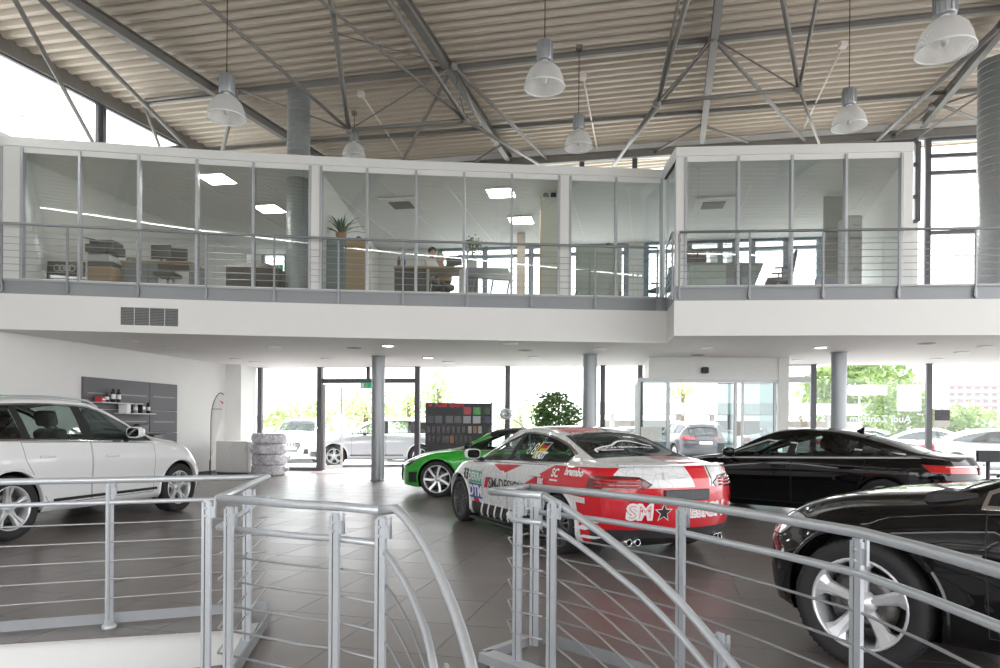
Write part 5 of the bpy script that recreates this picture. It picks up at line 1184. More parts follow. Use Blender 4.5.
def decal(c, root, vs_fs, place, mt, side, off=.005, name='decal', sub=True):
    """flat mesh wrapped on the body. place(u,v)->(a,b); side: 'L','R' (a=x,b=z), 'B' rear (a=y,b=z), 'T' top (a=x,b=y)"""
    vs_, fs = vs_fs; bm = bmesh.new(); V = [bm.verts.new((p[0], p[1], 0)) for p in vs_]
    for f in fs:
        try: bm.faces.new([V[i] for i in f])
        except ValueError: pass
    if sub:
        bmesh.ops.triangulate(bm, faces=bm.faces[:])
        for _ in range(2):
            L = [e for e in bm.edges if (Vector(place(*e.verts[0].co[:2]))-Vector(place(*e.verts[1].co[:2]))).length > .09]
            if L: bmesh.ops.subdivide_edges(bm, edges=L, cuts=1); bmesh.ops.triangulate(bm, faces=bm.faces[:])
    ok = True
    for v in bm.verts:
        a, b = place(v.co.x, v.co.y)
        if side in 'LR': o, d = (a, 3 if side == 'L' else -3, b), (0, -1 if side == 'L' else 1, 0)
        elif side == 'B': o, d = (-6, a, b), (1, 0, 0)
        elif side == 'F': o, d = (6, a, b), (-1, 0, 0)
        else: o, d = (a, b, 4), (0, 0, -1)
        p, nn = c.hit(o, d)
        if p is None: p, nn = Vector((a, 0, b)), Vector((0,0,1)); ok = False
        v.co = p + nn*off
    m = MB(); m.bm(bm)
    return m.obj(name, mt, root) if ok or True else None
P_WHITE = paint('paint_white', (.80, .81, .82)); P_GREEN = paint('paint_green', (.03, .42, .03)); P_BLACK = paint('paint_black', (.004, .004, .005), 0.0, .4, .0)
P_SILVER = paint('paint_silver', (.55, .57, .60), .7, .3); P_DGREY = paint('paint_dark_grey', (.06, .065, .075), .4, .3); P_RED = paint('paint_red', (.62, .008, .02))
def hexpaint():
    m = paint('paint_white_cells', (.78, .79, .80)); nt = m.node_tree; b = nt.nodes['Principled BSDF']
    tc = nt.nodes.new('ShaderNodeTexCoord'); v = nt.nodes.new('ShaderNodeTexVoronoi'); v.feature = 'DISTANCE_TO_EDGE'; v.inputs['Scale'].default_value = 8.5; v.inputs['Randomness'].default_value = .55
    nt.links.new(tc.outputs['Object'], v.inputs['Vector'])
    r = nt.nodes.new('ShaderNodeValToRGB'); r.color_ramp.elements[0].position = .008; r.color_ramp.elements[0].color = (.50,.52,.54,1); r.color_ramp.elements[1].position = .022; r.color_ramp.elements[1].color = (.78,.79,.80,1)
    nt.links.new(v.outputs['Distance'], r.inputs[0]); nt.links.new(r.outputs[0], b.inputs['Base Color']); return m
P_CELL = hexpaint()
def rails(c, root, sp):
    for sg in (1, -1):
        m = MB(); pts = []
        for i in range(13):
            x = .15-1.75*i/12; y = c.ht(x)-.03; p, _ = c.hit((x, y*sg, 4), (0,0,-1)); pts.append((x, y*sg, p.z+(.038 if 0 < i < 12 else .0)))
        m.tube(pts, .016, 8); m.obj('roof_rail', sp.get('railm', ALU), root)
def strip(z0, x0, x1, mt):
    def fn(c, root, sp):
        for sg in (1, -1):
            m = MB(); pts = []
            for i in range(7):
                x = x0+(x1-x0)*i/6; p, _ = c.hit((x, 3*sg, z0), (0,-sg,0)); pts.append(p)
            for i in range(6): m.bar(pts[i], pts[i+1], .03, .035)
            m.obj('door_strip', mt, root)
    return fn
def rings(x, z, r, side, mt=None):
    def fn(c, root, sp):
        m = MB(); q = 1 if side == 'F' else -1
        p, n_ = c.hit((6*q, 0, z), (-q, 0, 0))
        for k in range(4):
            cy = (k-1.5)*r*1.55
            m.tube([(p.x+.012*q, cy+r*math.cos(2*math.pi*i/20), z+r*math.sin(2*math.pi*i/20)) for i in range(20)], r*.13, 6, closed=True)
        m.obj('ring_emblem', mt or CHROME, root)
    return fn
def plate(z, side, w=.26, h=.055, mt=None):
    def fn(c, root, sp):
        q = 1 if side == 'F' else -1; p, _ = c.hit((6*q, 0, z), (-q, 0, 0)); m = MB(); m.rbox(p.x-.01, p.x+.012*1, -w, w, z-h, z+h, .004)
        for v in range(len(m.v)): m.v[v] = (m.v[v][0]+(.006*q), m.v[v][1], m.v[v][2])
        m.obj('number_plate', mt or PLATE, root)
    return fn
def fin(x):
    def fn(c, root, sp):
        p, _ = c.hit((x, 0, 4), (0,0,-1)); m = MB(); m.smooth = True
        m.add([(x+.10,0,p.z-.01),(x-.06,.028,p.z-.01),(x-.06,-.028,p.z-.01),(x-.05,0,p.z+.065),(x-.07,0,p.z+.05)], [(0,1,3),(0,3,2),(1,4,3),(2,3,4),(1,2,4)])
        m.obj('antenna_fin', bodymat(sp), root)
    return fn
def bodymat(sp): return sp['paint'][0] if isinstance(sp['paint'], list) else sp['paint']
def grille(z0, z1, w0, w1, bars=7, frame=True, mt=None):
    def fn(c, root, sp):
        m = MB()
        def S(y, z): p, n_ = c.hit((6, y, z), (-1,0,0)); return p+n_*.012
        for i in range(bars):
            z = z0+(z1-z0)*(i+.5)/bars; wz = w0+(w1-w0)*(z-z0)/(z1-z0)
            for k in range(8):
                ya, yb = -wz+2*wz*k/8, -wz+2*wz*(k+1)/8; m.bar(S(ya, z), S(yb, z), .012, .012)
        if bars: m.obj('grille_bars', mt or ALU, root)
        if frame:
            m = MB(); wm = w1*1.06; zm = z0+(z1-z0)*.68
            ol = [(w0,z0),(wm,zm),(w1*.92,z1),(-w1*.92,z1),(-wm,zm),(-w0,z0)]; pts = []
            for i in range(6):
                a, b = ol[i-1], ol[i]
                for k in range(4): t = k/4; pts.append(S(a[0]+(b[0]-a[0])*t, a[1]+(b[1]-a[1])*t))
            m.tube(pts, .014, 6, closed=True); m.obj('grille_frame', mt or CHROME, root)
    return fn
def exhaust(ys, z, r=.042):
    def fn(c, root, sp):
        for y in ys:
            p, _ = c.hit((-6, y, z+.05), (1,0,0)); x = p.x; m = MB()
            m.lathe([(r*.8,x+.14),(r,x+.10),(r,x-.03),(r*.88,x-.035),(r*.84,x-.02),(r*.8,x+.10)], 18, c=(0,y,z), ax='x'); m.obj('exhaust_tip', CHROME, root)
            m = MB(); m.lathe([(0,x+.06),(r*.84,x+.06)], 14, c=(0,y,z), ax='x'); m.obj('exhaust_bore', BLACKP, root)
    return fn
def wiper(c, root, sp):
    xa = sp['ws'][0]; m = MB()
    for y0, y1 in ((.1, .55), (-.5, -.02)):
        pts = []
        for k in range(5):
            y = y0+(y1-y0)*k/4; x = xa-.05-.02*k; p, n_ = c.hit((x, y, 4), (0,0,-1)); pts.append(p+n_*.02)
        m.tube(pts, .008, 5)
    m.obj('wipers', BLACKP, root)
def suv_spec(pt, **k):
    d = dict(xf=2.27, xr=-2.36, W=1.90, wb=2.81, R=.365, rim=.245, wd=.235, style=(5,'five'), paint=pt,
      zt=[(-2.36,.90),(-2.30,1.04),(-2.2,1.18),(-2.02,1.47),(-1.95,1.52),(-1.7,1.585),(-1.2,1.64),(-.6,1.66),(-.1,1.645),(.25,1.555),(1.05,1.17),(1.2,1.14),(1.6,1.09),(2.0,1.0),(2.2,.89),(2.27,.78)],
      zs=[(-2.36,.88),(-2.25,1.05),(-2.0,1.12),(-1,1.105),(0,1.08),(.9,1.05),(1.4,1.0),(1.9,.90),(2.15,.79),(2.27,.70)],
      zr=[(-2.36,.89),(-2.25,1.08),(-2.2,1.15),(-2.0,1.42),(-1.95,1.46),(-1.7,1.52),(-1.2,1.575),(-.6,1.595),(-.1,1.58),(.25,1.49),(1.05,1.125),(1.2,1.10),(1.6,1.05),(2.0,.95),(2.2,.84),(2.27,.75)],
      ht=[(-2.36,.62),(-2.2,.63),(-2.0,.60),(-1,.615),(0,.62),(.3,.63),(1.05,.73),(1.4,.70),(2.0,.62),(2.27,.5)],
      hs=[(-2.36,.76),(-2.1,.83),(-1,.885),(0,.89),(.9,.885),(1.4,.87),(2.0,.80),(2.27,.68)],
      hw=[(-2.36,.84),(-2.1,.91),(-1.4,.948),(0,.94),(1.4,.948),(2.0,.92),(2.27,.82)],
      zb=[(-2.36,.38),(-2.0,.26),(0,.23),(2.0,.23),(2.27,.28)],
      dlo=(.87,-1.9), dlot=.12, wins=[(.84,-.22,.04,False),(-.34,-1.14,.02,False),(-1.21,-1.82,.12,True)], ws=(1.02,.22,.06,.05), rw=(-2.19,-2.0,.06,.05),
      doors=[[(.86,1.045),(.84,.36),(-.26,.36),(-.26,1.08)], [(-.28,1.083),(-.28,.36),(-.90,.36),(-1.24,.90),(-1.26,1.10)]], handles=[(.05,.90),(-.95,.93)],
      mirror=(.42,1.19), mscale=1.05, cowl=1.05, seatx=.05, seatz=.46, arch=.415, archm=None,
      regions=[('side', [(2.35,.70),(2.35,.84),(1.98,.90),(1.80,.885),(2.0,.74)], lambda q,n: q.x > 1.6 and q.y > .38, 60, 'headlight', LAMPC, .006, True),
               ('side', [(-2.5,.93),(-2.5,1.07),(-2.02,1.09),(-1.98,1.02),(-2.1,.93)], lambda q,n: q.x < -1.8 and q.y > .42, 62, 'tail_light', REDL, .006, True),
               ('rear', [(.34,.78),(.40,.66),(.28,.40),(-.28,.40),(-.40,.66),(-.34,.78)], lambda q,n: q.x > 1.7 and n.x > .3, 64, 'grille', BLACKP, .008, False),
               ('rear', [(.84,.52),(.80,.34),(.48,.34),(.52,.52)], lambda q,n: q.x > 1.5 and n.x > .15, 66, 'bumper_intake', BLACKP, 0, True)],
      fx=[rails, strip(.40, .9, -.85, GAPM), rings(0,.68,.062,'F'), plate(.55,'F'), grille(.40,.77,.28,.38), wiper, plate(.80,'B')])
    d.update(k)
    if d['archm'] is None: del d['archm']
    return d
def sedan_spec(pt, **k):
    d = dict(xf=2.27, xr=-2.42, W=1.84, wb=2.81, R=.325, rim=.238, wd=.24, style=(10,'fine'), paint=pt,
      zt=[(-2.42,.86),(-2.385,.985),(-2.30,1.005),(-1.9,1.035),(-1.72,1.06),(-1.0,1.305),(-.6,1.375),(-.2,1.395),(.15,1.37),(.35,1.315),(1.10,.965),(1.3,.94),(1.8,.86),(2.15,.74),(2.27,.66)],
      zs=[(-2.42,.845),(-2.36,.945),(-1.8,.975),(-1,.955),(0,.925),(1.0,.885),(1.5,.83),(2.0,.72),(2.27,.60)],
      zr=[(-2.42,.85),(-2.37,.965),(-1.9,1.01),(-1.72,1.03),(-1.0,1.245),(-.6,1.32),(-.2,1.34),(.15,1.31),(.35,1.255),(1.1,.935),(1.3,.915),(1.8,.82),(2.15,.70),(2.27,.63)],
      ht=[(-2.42,.60),(-1.9,.68),(-1.72,.675),(-1.0,.57),(-.3,.575),(.3,.59),(1.1,.71),(1.8,.62),(2.27,.48)],
      hs=[(-2.42,.74),(-2.0,.81),(-1,.855),(0,.86),(1.0,.85),(1.6,.81),(2.27,.62)],
      hw=[(-2.42,.84),(-2.1,.895),(-1.4,.925),(0,.905),(1.4,.92),(2.0,.88),(2.27,.76)],
      zb=[(-2.42,.30),(-2.2,.20),(0,.15),(2.0,.15),(2.27,.20)],
      dlo=(1.06,-1.42), dlot=-.06, wins=[(1.03,-.10,.03,False),(-.17,-1.36,-.06,True)], ws=(1.06,.30,.06,.05), rw=(-1.70,-.98,.07,.06),
      doors=[[(1.0,.88),(.97,.27),(-.14,.27),(-.14,.92)], [(-.16,.92),(-.16,.27),(-.90,.27),(-1.14,.70),(-1.16,.945)]], handles=[(.05,.80),(-.93,.82)],
      mirror=(.80,.985), cowl=1.08, seatx=-.02, seatz=.24, arch=.375,
      nose=(.75,.45,.12,.45), tail=(.6,.34,.09,.66),
      regions=[('side', [(2.35,.58),(2.35,.70),(1.98,.78),(1.78,.78),(2.0,.62)], lambda q,n: q.x > 1.6 and q.y > .34, 60, 'headlight', LAMPC, .006, True),
               ('rear', [(1.1,.93),(.44,.885),(.36,.80),(.42,.755),(1.1,.74)], lambda q,n: q.x < -1.99 and q.y > .2 and n.z < .6, 62, 'tail_light', REDL, .008, True),
               ('rear', [(.36,.68),(.42,.56),(.28,.30),(-.28,.30),(-.42,.56),(-.36,.68)], lambda q,n: q.x > 1.6 and n.x > .3, 64, 'grille', BLACKP, .008, False),
               ('rear', [(.80,.46),(.76,.28),(.50,.28),(.50,.46)], lambda q,n: q.x > 1.4 and n.x > .15, 66, 'bumper_intake', BLACKP, 0, True)],
      fx=[fin(-.85), wiper, rings(0,.62,.055,'F'), plate(.46,'F'), plate(.80,'B'), grille(.32,.66,.28,.36)])
    d.update(k); return d
def coupe_spec(pt, **k):
    d = dict(xf=2.13, xr=-2.05, W=1.84, wb=2.505, R=.345, rim=.262, wd=.245, style=(7,'blade'), paint=pt,
      zt=[(-2.05,.84),(-2.01,.94),(-1.8,.985),(-1.6,1.03),(-.95,1.235),(-.5,1.32),(-.15,1.345),(.15,1.315),(.35,1.25),(.92,.955),(1.1,.925),(1.6,.85),(1.95,.73),(2.13,.64)],
      zs=[(-2.05,.82),(-1.98,.91),(-1.5,.95),(-.8,.93),(0,.905),(.8,.88),(1.25,.84),(1.7,.75),(2.0,.65),(2.13,.58)],
      zr=[(-2.05,.83),(-1.98,.93),(-1.75,.965),(-1.6,.995),(-.95,1.175),(-.5,1.26),(-.15,1.285),(.15,1.255),(.35,1.19),(.92,.93),(1.1,.905),(1.6,.82),(1.95,.70),(2.13,.61)],
      ht=[(-2.05,.60),(-1.7,.66),(-.95,.56),(-.2,.565),(.3,.58),(.92,.69),(1.5,.62),(2.13,.5)],
      hs=[(-2.05,.74),(-1.7,.80),(-.8,.85),(0,.85),(.8,.845),(1.3,.83),(2.13,.66)],
      hw=[(-2.05,.84),(-1.7,.905),(-1.25,.93),(0,.90),(1.25,.925),(1.8,.89),(2.13,.80)],
      zb=[(-2.05,.28),(-1.8,.19),(0,.16),(1.9,.16),(2.13,.20)],
      dlo=(.88,-1.15), dlot=-.04, wins=[(.86,-.42,.02,False),(-.48,-1.10,-.04,False)], ws=(.90,.28,.06,.05), rw=(-1.58,-.98,.07,.06),
      doors=[[(.80,.88),(.76,.27),(-.52,.27),(-.58,.55),(-.55,.92)]], handles=[(-.36,.79)], mirror=(.62,.98), cowl=.90, seatx=-.18, seatz=.22, arch=.388,
      nose=(.8,.42,.10,.45), tail=(.6,.34,.09,.6),
      regions=[('side', [(2.2,.565),(2.2,.66),(1.80,.765),(1.63,.775),(1.86,.60)], lambda q,n: q.x > 1.4 and q.y > .40, 60, 'headlight', LAMPD, .006, True),
               ('side', [(-2.2,.74),(-2.2,.86),(-1.75,.88),(-1.85,.76)], lambda q,n: q.x < -1.6 and q.y > .40, 62, 'tail_light', REDL, .006, True),
               ('rear', [(.50,.60),(.54,.48),(.40,.27),(-.40,.27),(-.54,.48),(-.50,.60)], lambda q,n: q.x > 1.5 and n.x > .3, 64, 'grille', BLACKP, .008, False),
               ('rear', [(.905,.47),(.89,.27),(.78,.27),(.80,.47)], lambda q,n: q.x > 1.3 and n.x > .10, 66, 'bumper_intake', BLACKP, 0, True)],
      fx=[wiper, rings(0,.60,.05,'F'), grille(.29,.59,.40,.50,6,True,BLACKP), exhaust((.55,-.55),.30,.055)])
    d.update(k); return d
def scaled(sp, sx, sy, sz):
    d = dict(sp)
    for k in ('zt','zs','zr','zb'): d[k] = [(x*sx, v*sz) for x, v in sp[k]]
    for k in ('ht','hs','hw'): d[k] = [(x*sx, v*sy) for x, v in sp[k]]
    for k in ('xf','xr','wb','cowl','seatx'): d[k] = sp[k]*sx
    d['W'] = sp['W']*sy; d['wins'] = [(a*sx,b*sx,t*sx,q) for a,b,t,q in sp['wins']]; d['dlo'] = tuple(v*sx for v in sp['dlo'])
    d['ws'] = (sp['ws'][0]*sx, sp['ws'][1]*sx)+sp['ws'][2:]; d['rw'] = (sp['rw'][0]*sx, sp['rw'][1]*sx)+sp['rw'][2:]
    d['doors'] = [[(x*sx, z*sz) for x, z in q] for q in sp['doors']]; d['handles'] = [(x*sx, z*sz) for x, z in sp['handles']]; d['mirror'] = (sp['mirror'][0]*sx, sp['mirror'][1]*sz)
    d['seatz'] = sp['seatz']*sz; return d
# ================================================================ SHOWROOM CARS
def root_for(contact, hd, side, wb, yw, front=True):
    h = Vector((hd[0], hd[1], 0)).normalized(); l = Vector((-h.y, h.x, 0)); c = Vector((contact.x, contact.y, 0))
    return c - h*(wb/2 if front else -wb/2) - l*(yw*side), math.atan2(h.y, h.x)
# --- white SUV, right side seen
f0, r0 = PZ(174, 511, 0), PZ(-3, 542, 0); hd = f0-r0
loc, an = root_for(f0, hd, -1, 2.81*1.04, .83*1.04)
WS = suv_spec(P_WHITE, seatm=mat('seat_dark', (.05,.05,.055), .7, nscale=30, namt=.1), wd=.245)
car_white = build_car(WS, 'white SUV with silver roof rails and five spoke wheels beside the left wall', loc=loc, heading=an); car_white.scale = (1.04, 1.04, 1.04)
# --- green coupe
BLKROOF = mat('soft_top_black', (.015,.015,.017), .6, nscale=120, namt=.2)
f1 = PZ(438, 496.5, 0); loc, an = root_for(f1, (-.988, .155), 1, 2.505, .80)
GS = coupe_spec([P_GREEN, BLKROOF], rimm=ALLOY, mirrorm=BLACKP)
GS['regions'] = [('plan', [(.26,.64),(-1.0,.62),(-1.0,-.62),(.26,-.64)], lambda q,n: q.z > 1.17 and n.z > .3, None, '', 4, 0, False)] + GS['regions']
car_green = build_car(GS, 'bright green coupe with black roof and twisted seven spoke wheels', loc=loc, heading=an)
# --- race car
f2, r2 = PZ(466, 520.5, 0), PZ(567, 554, 0); hd = f2-r2
RW_D = mat('race_wheel_grey', (.16,.16,.17), .4, .6, nscale=30, namt=.06)
DIFF = mat('diffuser_black', (.03,.03,.033), .5, nscale=40, namt=.1)
P_BLK2 = paint('livery_black', (.02,.02,.022))
WHT = mat('decal_white', (.85,.85,.85), .4, nscale=20, namt=.01); DBLK = mat('decal_black', (.02,.02,.02), .4, nscale=20, namt=.05); DGRN = mat('decal_green', (.12,.40,.25), .4, nscale=20, namt=.03); DBLU = mat('decal_blue', (.03,.07,.35), .4, nscale=20, namt=.03); DRED = mat('decal_red', (.60,.01,.02), .4, nscale=20, namt=.03); DYEL = mat('decal_yellow', (.75,.75,.02), .4, nscale=20, namt=.03); DGLD = mat('decal_gold', (.8,.5,.02), .4, nscale=20, namt=.03); DGRY = mat('decal_grey', (.45,.46,.47), .4, nscale=20, namt=.03)
def rect(w, h, sh=0.0): return [(-w/2-sh,-h/2,0),(w/2-sh,-h/2,0),(w/2+sh,h/2,0),(-w/2+sh,h/2,0)], [(0,1,2,3)]
def livery(c, root, sp):
    L = lambda x0, z0: (lambda u, v: (x0-u, z0+v)); B = lambda y0, z0: (lambda u, v: (y0-u, z0+v)); W = lambda x0, y0: (lambda u, v: (x0+v, y0-u))
    D = lambda vf, pl, mt, sd, off=.006, nm='decal': decal(c, root, vf, pl, mt, sd, off, nm)
    D(text_mesh('33', .20, .008), L(1.13,.70), DBLK, 'L')
    D(rect(.42,.165), L(.80,.685), DGRN, 'L'); D(text_mesh('DEKRA', .145, .004), L(.80,.685), WHT, 'L', .009)
    D(rect(.42,.20), L(.80,.495), DBLU, 'L'); D(text_mesh('DTM', .20, .008), L(.80,.49), WHT, 'L', .009)
    D(rect(.10,.14,.03), L(.44,.635), DRED, 'L'); D(text_mesh('SM-DESIGN', .20, .003), L(-.12,.63), DBLK, 'L')
    # rear door window
    for k in (0, 1): D(text_mesh('8', .20, 0), L(-.50-.115*k,1.10), DGRY if k == 0 else WHT, 'L', .006)
    D(rect(.025,.19,.012), L(-.685,1.10), DYEL, 'L')
    for k, mt in enumerate((DBLK, DRED, DGLD)): D(rect(.13,.033), L(-.80,1.165-.033*k), mt, 'L', .008)
    D(rect(.15,.115), L(-.80,1.132), WHT, 'L', .004); D(text_mesh('RAST', .105, .006), L(-.82,1.035), WHT, 'L', .006)
    # rear quarter sponsors
    D(text_mesh('brembo', .105, .006), L(-1.72,.90), WHT, 'L'); D(text_mesh('SC', .125, .004), L(-1.36,.87), WHT, 'L'); D(rect(.17,.018), L(-1.36,.795), WHT, 'L'); D(text_mesh('BBS', .085, .004), L(-1.06,.76), WHT, 'L')
    # sill streaks
    for k in range(5): D(rect(.05,.20,.06), L(.62-.20*k,.275), WHT, 'L', .007)
    # bumper flank rays
    for k, (x, z, w, h, s) in enumerate(((-1.93,.36,.20,.05,.08),(-2.05,.45,.18,.06,.03),(-1.98,.27,.24,.03,.06))): D(rect(w,h,s), L(x,z), WHT, 'L', .006)
    # rear bumper lettering and star
    D(text_mesh('SM', .20, .017), B(.50,.535), WHT, 'B', .008); D(text_mesh('DESIGN', .19, .016, space=1.0), B(-.24,.535), WHT, 'B', .008)
    D(text_mesh('SM', .19, -.004), B(.50,.535), mat('decal_pale_red', (.78,.30,.32), .4, nscale=20, namt=.02), 'B', .011)
    D(text_mesh('DESIGN', .18, -.004, space=1.09), B(-.24,.535), MATS['decal_pale_red'], 'B', .011)
    st = [(.085*(1 if k % 2 == 0 else .42)*math.sin(math.pi*k/5), .085*(1 if k % 2 == 0 else .42)*math.cos(math.pi*k/5), 0) for k in range(10)]
    fan = (st+[(0,0,0)], [(10,(k+1)%10,k) for k in range(10)])
    D(([(a*1.25,b*1.25,0) for a,b,_ in fan[0]], fan[1]), B(.26,.535), WHT, 'B', .007); D(fan, B(.26,.535), DBLK, 'B', .011)
    # rear window silhouette and lettering
    sil = [(-.42,-.10),(-.40,-.02),(-.28,.03),(-.14,.06),(-.02,.14),(.10,.17),(.22,.15),(.33,.08),(.42,.06)]
    S = [Vector((p.x, p.y)) for p in crom(sil, 4)]; vs_ = []
    for i, p in enumerate(S): t = (S[min(i+1,len(S)-1)]-S[max(i-1,0)]).normalized(); n = Vector((-t.y,t.x))*.014; vs_ += [(p.x-n.x,p.y-n.y,0),(p.x+n.x,p.y+n.y,0)]
    D((vs_, [(2*i,2*i+1,2*i+3,2*i+2) for i in range(len(S)-1)]), W(-1.44,.05), WHT, 'T', .006)
    D(text_mesh('AUDI ZENTRUM HALLE', .062, .002), W(-1.44,-.02), WHT, 'T', .006); D(rect(.30,.02), W(-1.50,.25), WHT, 'T', .006); D(rect(.14,.05), W(-1.47,.38), DGRY, 'T', .006)
    D(text_mesh('AUDI ZENTRUM HALLE', .06, .002), W(-.92,.12), WHT, 'T', .006)
    for sg in (1, -1):                           # lamp bands inside the tail lights
        for z in (.785, .82, .85):
            pts = []
            for k in range(7):
                p, n_ = c.hit((-6, (.50+.36*k/6)*sg, z), (1,0,0))
                if p: pts.append(p+n_*.006)
            mm = MB(); mm.tube(pts, .011, 5); mm.obj('lamp_band', REDL, root)
    m = MB()                                     # lip spoiler, diffuser, plate, front splitter
    for k in range(12):
        y0, y1 = -.66+.11*k, -.66+.11*(k+1); p0, _ = c.hit((-6, y0, .945), (1,0,0)); p1, _ = c.hit((-6, y1, .945), (1,0,0)); m.bar(p0+Vector((.03,0,.05)), p1+Vector((.03,0,.05)), .09, .016)
    m.obj('boot_lip_spoiler', P_CELL, root)
    p, _ = c.hit((-6, 0, .70), (1,0,0)); m = MB(); m.rbox(p.x-.018, p.x+.03, -.30, .26, .645, .755, .006); pl_ = m.obj('plate_panel', mat('honeycomb_dark', (.06,.065,.07), .4, .3, nscale=60, namt=.4), root); pl_.rotation_euler = (0,0,0)
    m = MB()
    for sg in (1, -1): m.rbox(-1.0, 1.0, .86*sg-.05, .86*sg+.06, .10, .135, .01)
    m.obj('side_skirt', DIFF, root)
RS = sedan_spec([P_CELL, P_RED, P_BLK2, DIFF], rimm=RW_D, style=(10,'fine'), archm=P_CELL, wsm=CGLASS, zb=[(-2.42,.26),(-2.2,.17),(0,.13),(2.0,.13),(2.27,.18)], wins=[(1.03,-.10,.03,False),(-.17,-1.36,-.06,False)], rwm=glass('race_rear_glass', (.05,.05,.05), refl=.05))
flL = lambda q,n: q.y > .4
RS['regions'] = RS['regions'][:2] + [RS['regions'][2], RS['regions'][3],
  ('side', [(-2.6,.74),(-2.6,.10),(-1.90,.10),(-1.78,.70),(-1.80,.74)], lambda q,n: q.x < -1.6 and q.y > 0, None, '', 4, 0, True),
  ('rear', [(-1.2,.775),(-1.2,.10),(1.2,.10),(1.2,.775)], lambda q,n: q.x < -2.08 and n.z < .7, None, '', 4, 0, False),
  ('side', [(-.55,.66),(-1.30,.955),(-2.2,.972),(-2.2,.66)], lambda q,n: q.y > .64 and q.z < 1.0, None, '', 4, 0, True),
  ('side', [(-.75,.64),(-1.95,.60),(-1.95,.66),(-.85,.70)], lambda q,n: q.y > .45, None, '', 0, 0, True),
  ('side', [(.28,.885),(-.55,.915),(-.30,.85),(-.05,.775)], lambda q,n: q.y > .45, None, '', 4, 0, True),
  ('side', [(1.02,.60),(.94,.60),(.66,.33),(.86,.33)], lambda q,n: q.y > .45, None, '', 4, 0, True),
  ('side', [(.95,.345),(-1.0,.345),(-1.0,.08),(.95,.08)], lambda q,n: q.y > .45, None, '', 5, 0, True),
  ('side', [(1.72,.60),(2.5,.60),(2.5,.08),(1.80,.08)], lambda q,n: q.x > 1.6, None, '', 4, 0, True),
  ('plan', [(-1.74,-.02),(-2.6,-.06),(-2.6,-.34),(-1.74,-.34)], lambda q,n: n.z > .6 and q.x < -1.5, None, '', 4, 0, False),
  ('plan', [(-1.74,-.36),(-2.6,-.36),(-2.6,-.385),(-1.74,-.385)], lambda q,n: n.z > .6 and q.x < -1.5, None, '', 5, 0, False),
  ('rear', [(-.06,.99),(-.13,.775),(-.34,.775),(-.34,.99)], lambda q,n: q.x < -2.1, None, '', 4, 0, False),
  ('rear', [(-.36,.99),(-.36,.775),(-.38,.775),(-.38,.99)], lambda q,n: q.x < -2.1, None, '', 5, 0, False),
  ('plan', [(-.93,.44),(-.50,.50),(-.35,.30),(-.50,-.10),(-.93,.0)], lambda q,n: q.z > 1.2, None, '', 4, 0, False),
  ('plan', [(-.97,-.02),(-.55,-.13),(-.40,-.22),(-.97,-.12)], lambda q,n: q.z > 1.2, None, '', 5, 0, False),
  ('rear', [(-.98,.36),(-.98,.10),(.98,.10),(.98,.36)], lambda q,n: q.x < -2.0, None, '', 6, 0, False)]
RS['regions'][1] = ('rear', [(1.1,.905),(.50,.872),(.40,.81),(.46,.765),(1.1,.745)], lambda q,n: q.x < -1.99 and q.y > .2 and n.z < .6, 62, 'tail_light', REDD, .012, True)
RS['fx'] = [livery, exhaust((.58,.50,-.58,-.50),.235,.036), wiper]
loc, an = root_for(f2, hd, 1, 2.81, .80)
car_race = build_car(RS, 'red and white race liveried saloon with large lettering on the rear bumper', loc=loc, heading=an)
# --- black saloon behind
a6 = sedan_spec(P_BLACK, trim=mat('satin_window_trim', (.74,.75,.77), .25, .35, nscale=20, namt=.02), wins=[(1.03,-.10,.03,False),(-.17,-1.02,.03,True),(-1.08,-1.60,-.12,True)], dlo=(1.06,-1.66), dlot=-.14, R=.345, style=(10,'fine'),
   zr=[(-2.42,.85),(-2.37,.965),(-1.95,1.01),(-1.80,1.03),(-1.1,1.215),(-.6,1.315),(-.2,1.34),(.15,1.31),(.35,1.255),(1.1,.935),(1.3,.915),(1.8,.82),(2.15,.70),(2.27,.63)],
   zt=[(-2.42,.86),(-2.385,.985),(-2.30,1.005),(-2.0,1.03),(-1.85,1.055),(-1.1,1.28),(-.6,1.375),(-.2,1.395),(.15,1.37),(.35,1.315),(1.10,.965),(1.3,.94),(1.8,.86),(2.15,.74),(2.27,.66)],
   ht=[(-2.42,.60),(-2.0,.68),(-1.85,.675),(-1.1,.57),(-.3,.575),(.3,.59),(1.1,.71),(1.8,.62),(2.27,.48)], rw=(-1.82,-1.08,.07,.06))
a6['regions'] = [a6['regions'][0], ('side', [(-2.6,.775),(-2.6,.885),(-1.86,.90),(-1.98,.80)], lambda q,n: q.x < -1.7 and q.y > .30 and n.z < .6, 62, 'tail_light', REDL, .006, True)] + a6['regions'][2:]
def lampbar(c, root, sp):
    for sg in (1, -1):
        m = MB(); pts = []
        for k in range(8):
            y = .30+.60*k/7; p, n_ = c.hit((-6, y*sg, .875), (1,0,0))
            if p: pts.append(p+n_*.008)
        m.tube(pts, .011, 6); m.obj('lamp_chrome_strip', CHROME, root)
a6['fx'] = a6['fx'][:4] + [lampbar, plate(.82,'B')]
A6 = scaled(a6, 1.0, 1.0, 1.0)
for k in (60, ): pass
A6['regions'] = [(v, p, fl, pid, nm, mt, gp, bo) for v, p, fl, pid, nm, mt, gp, bo in a6['regions']]
hA = Vector((-.725, .688)).normalized(); loc = Vector((4.88, 11.12, 0))
car_saloon = build_car(A6, 'black saloon with chrome window trim parked across behind the race car', loc=loc, heading=math.atan2(hA.y, hA.x))
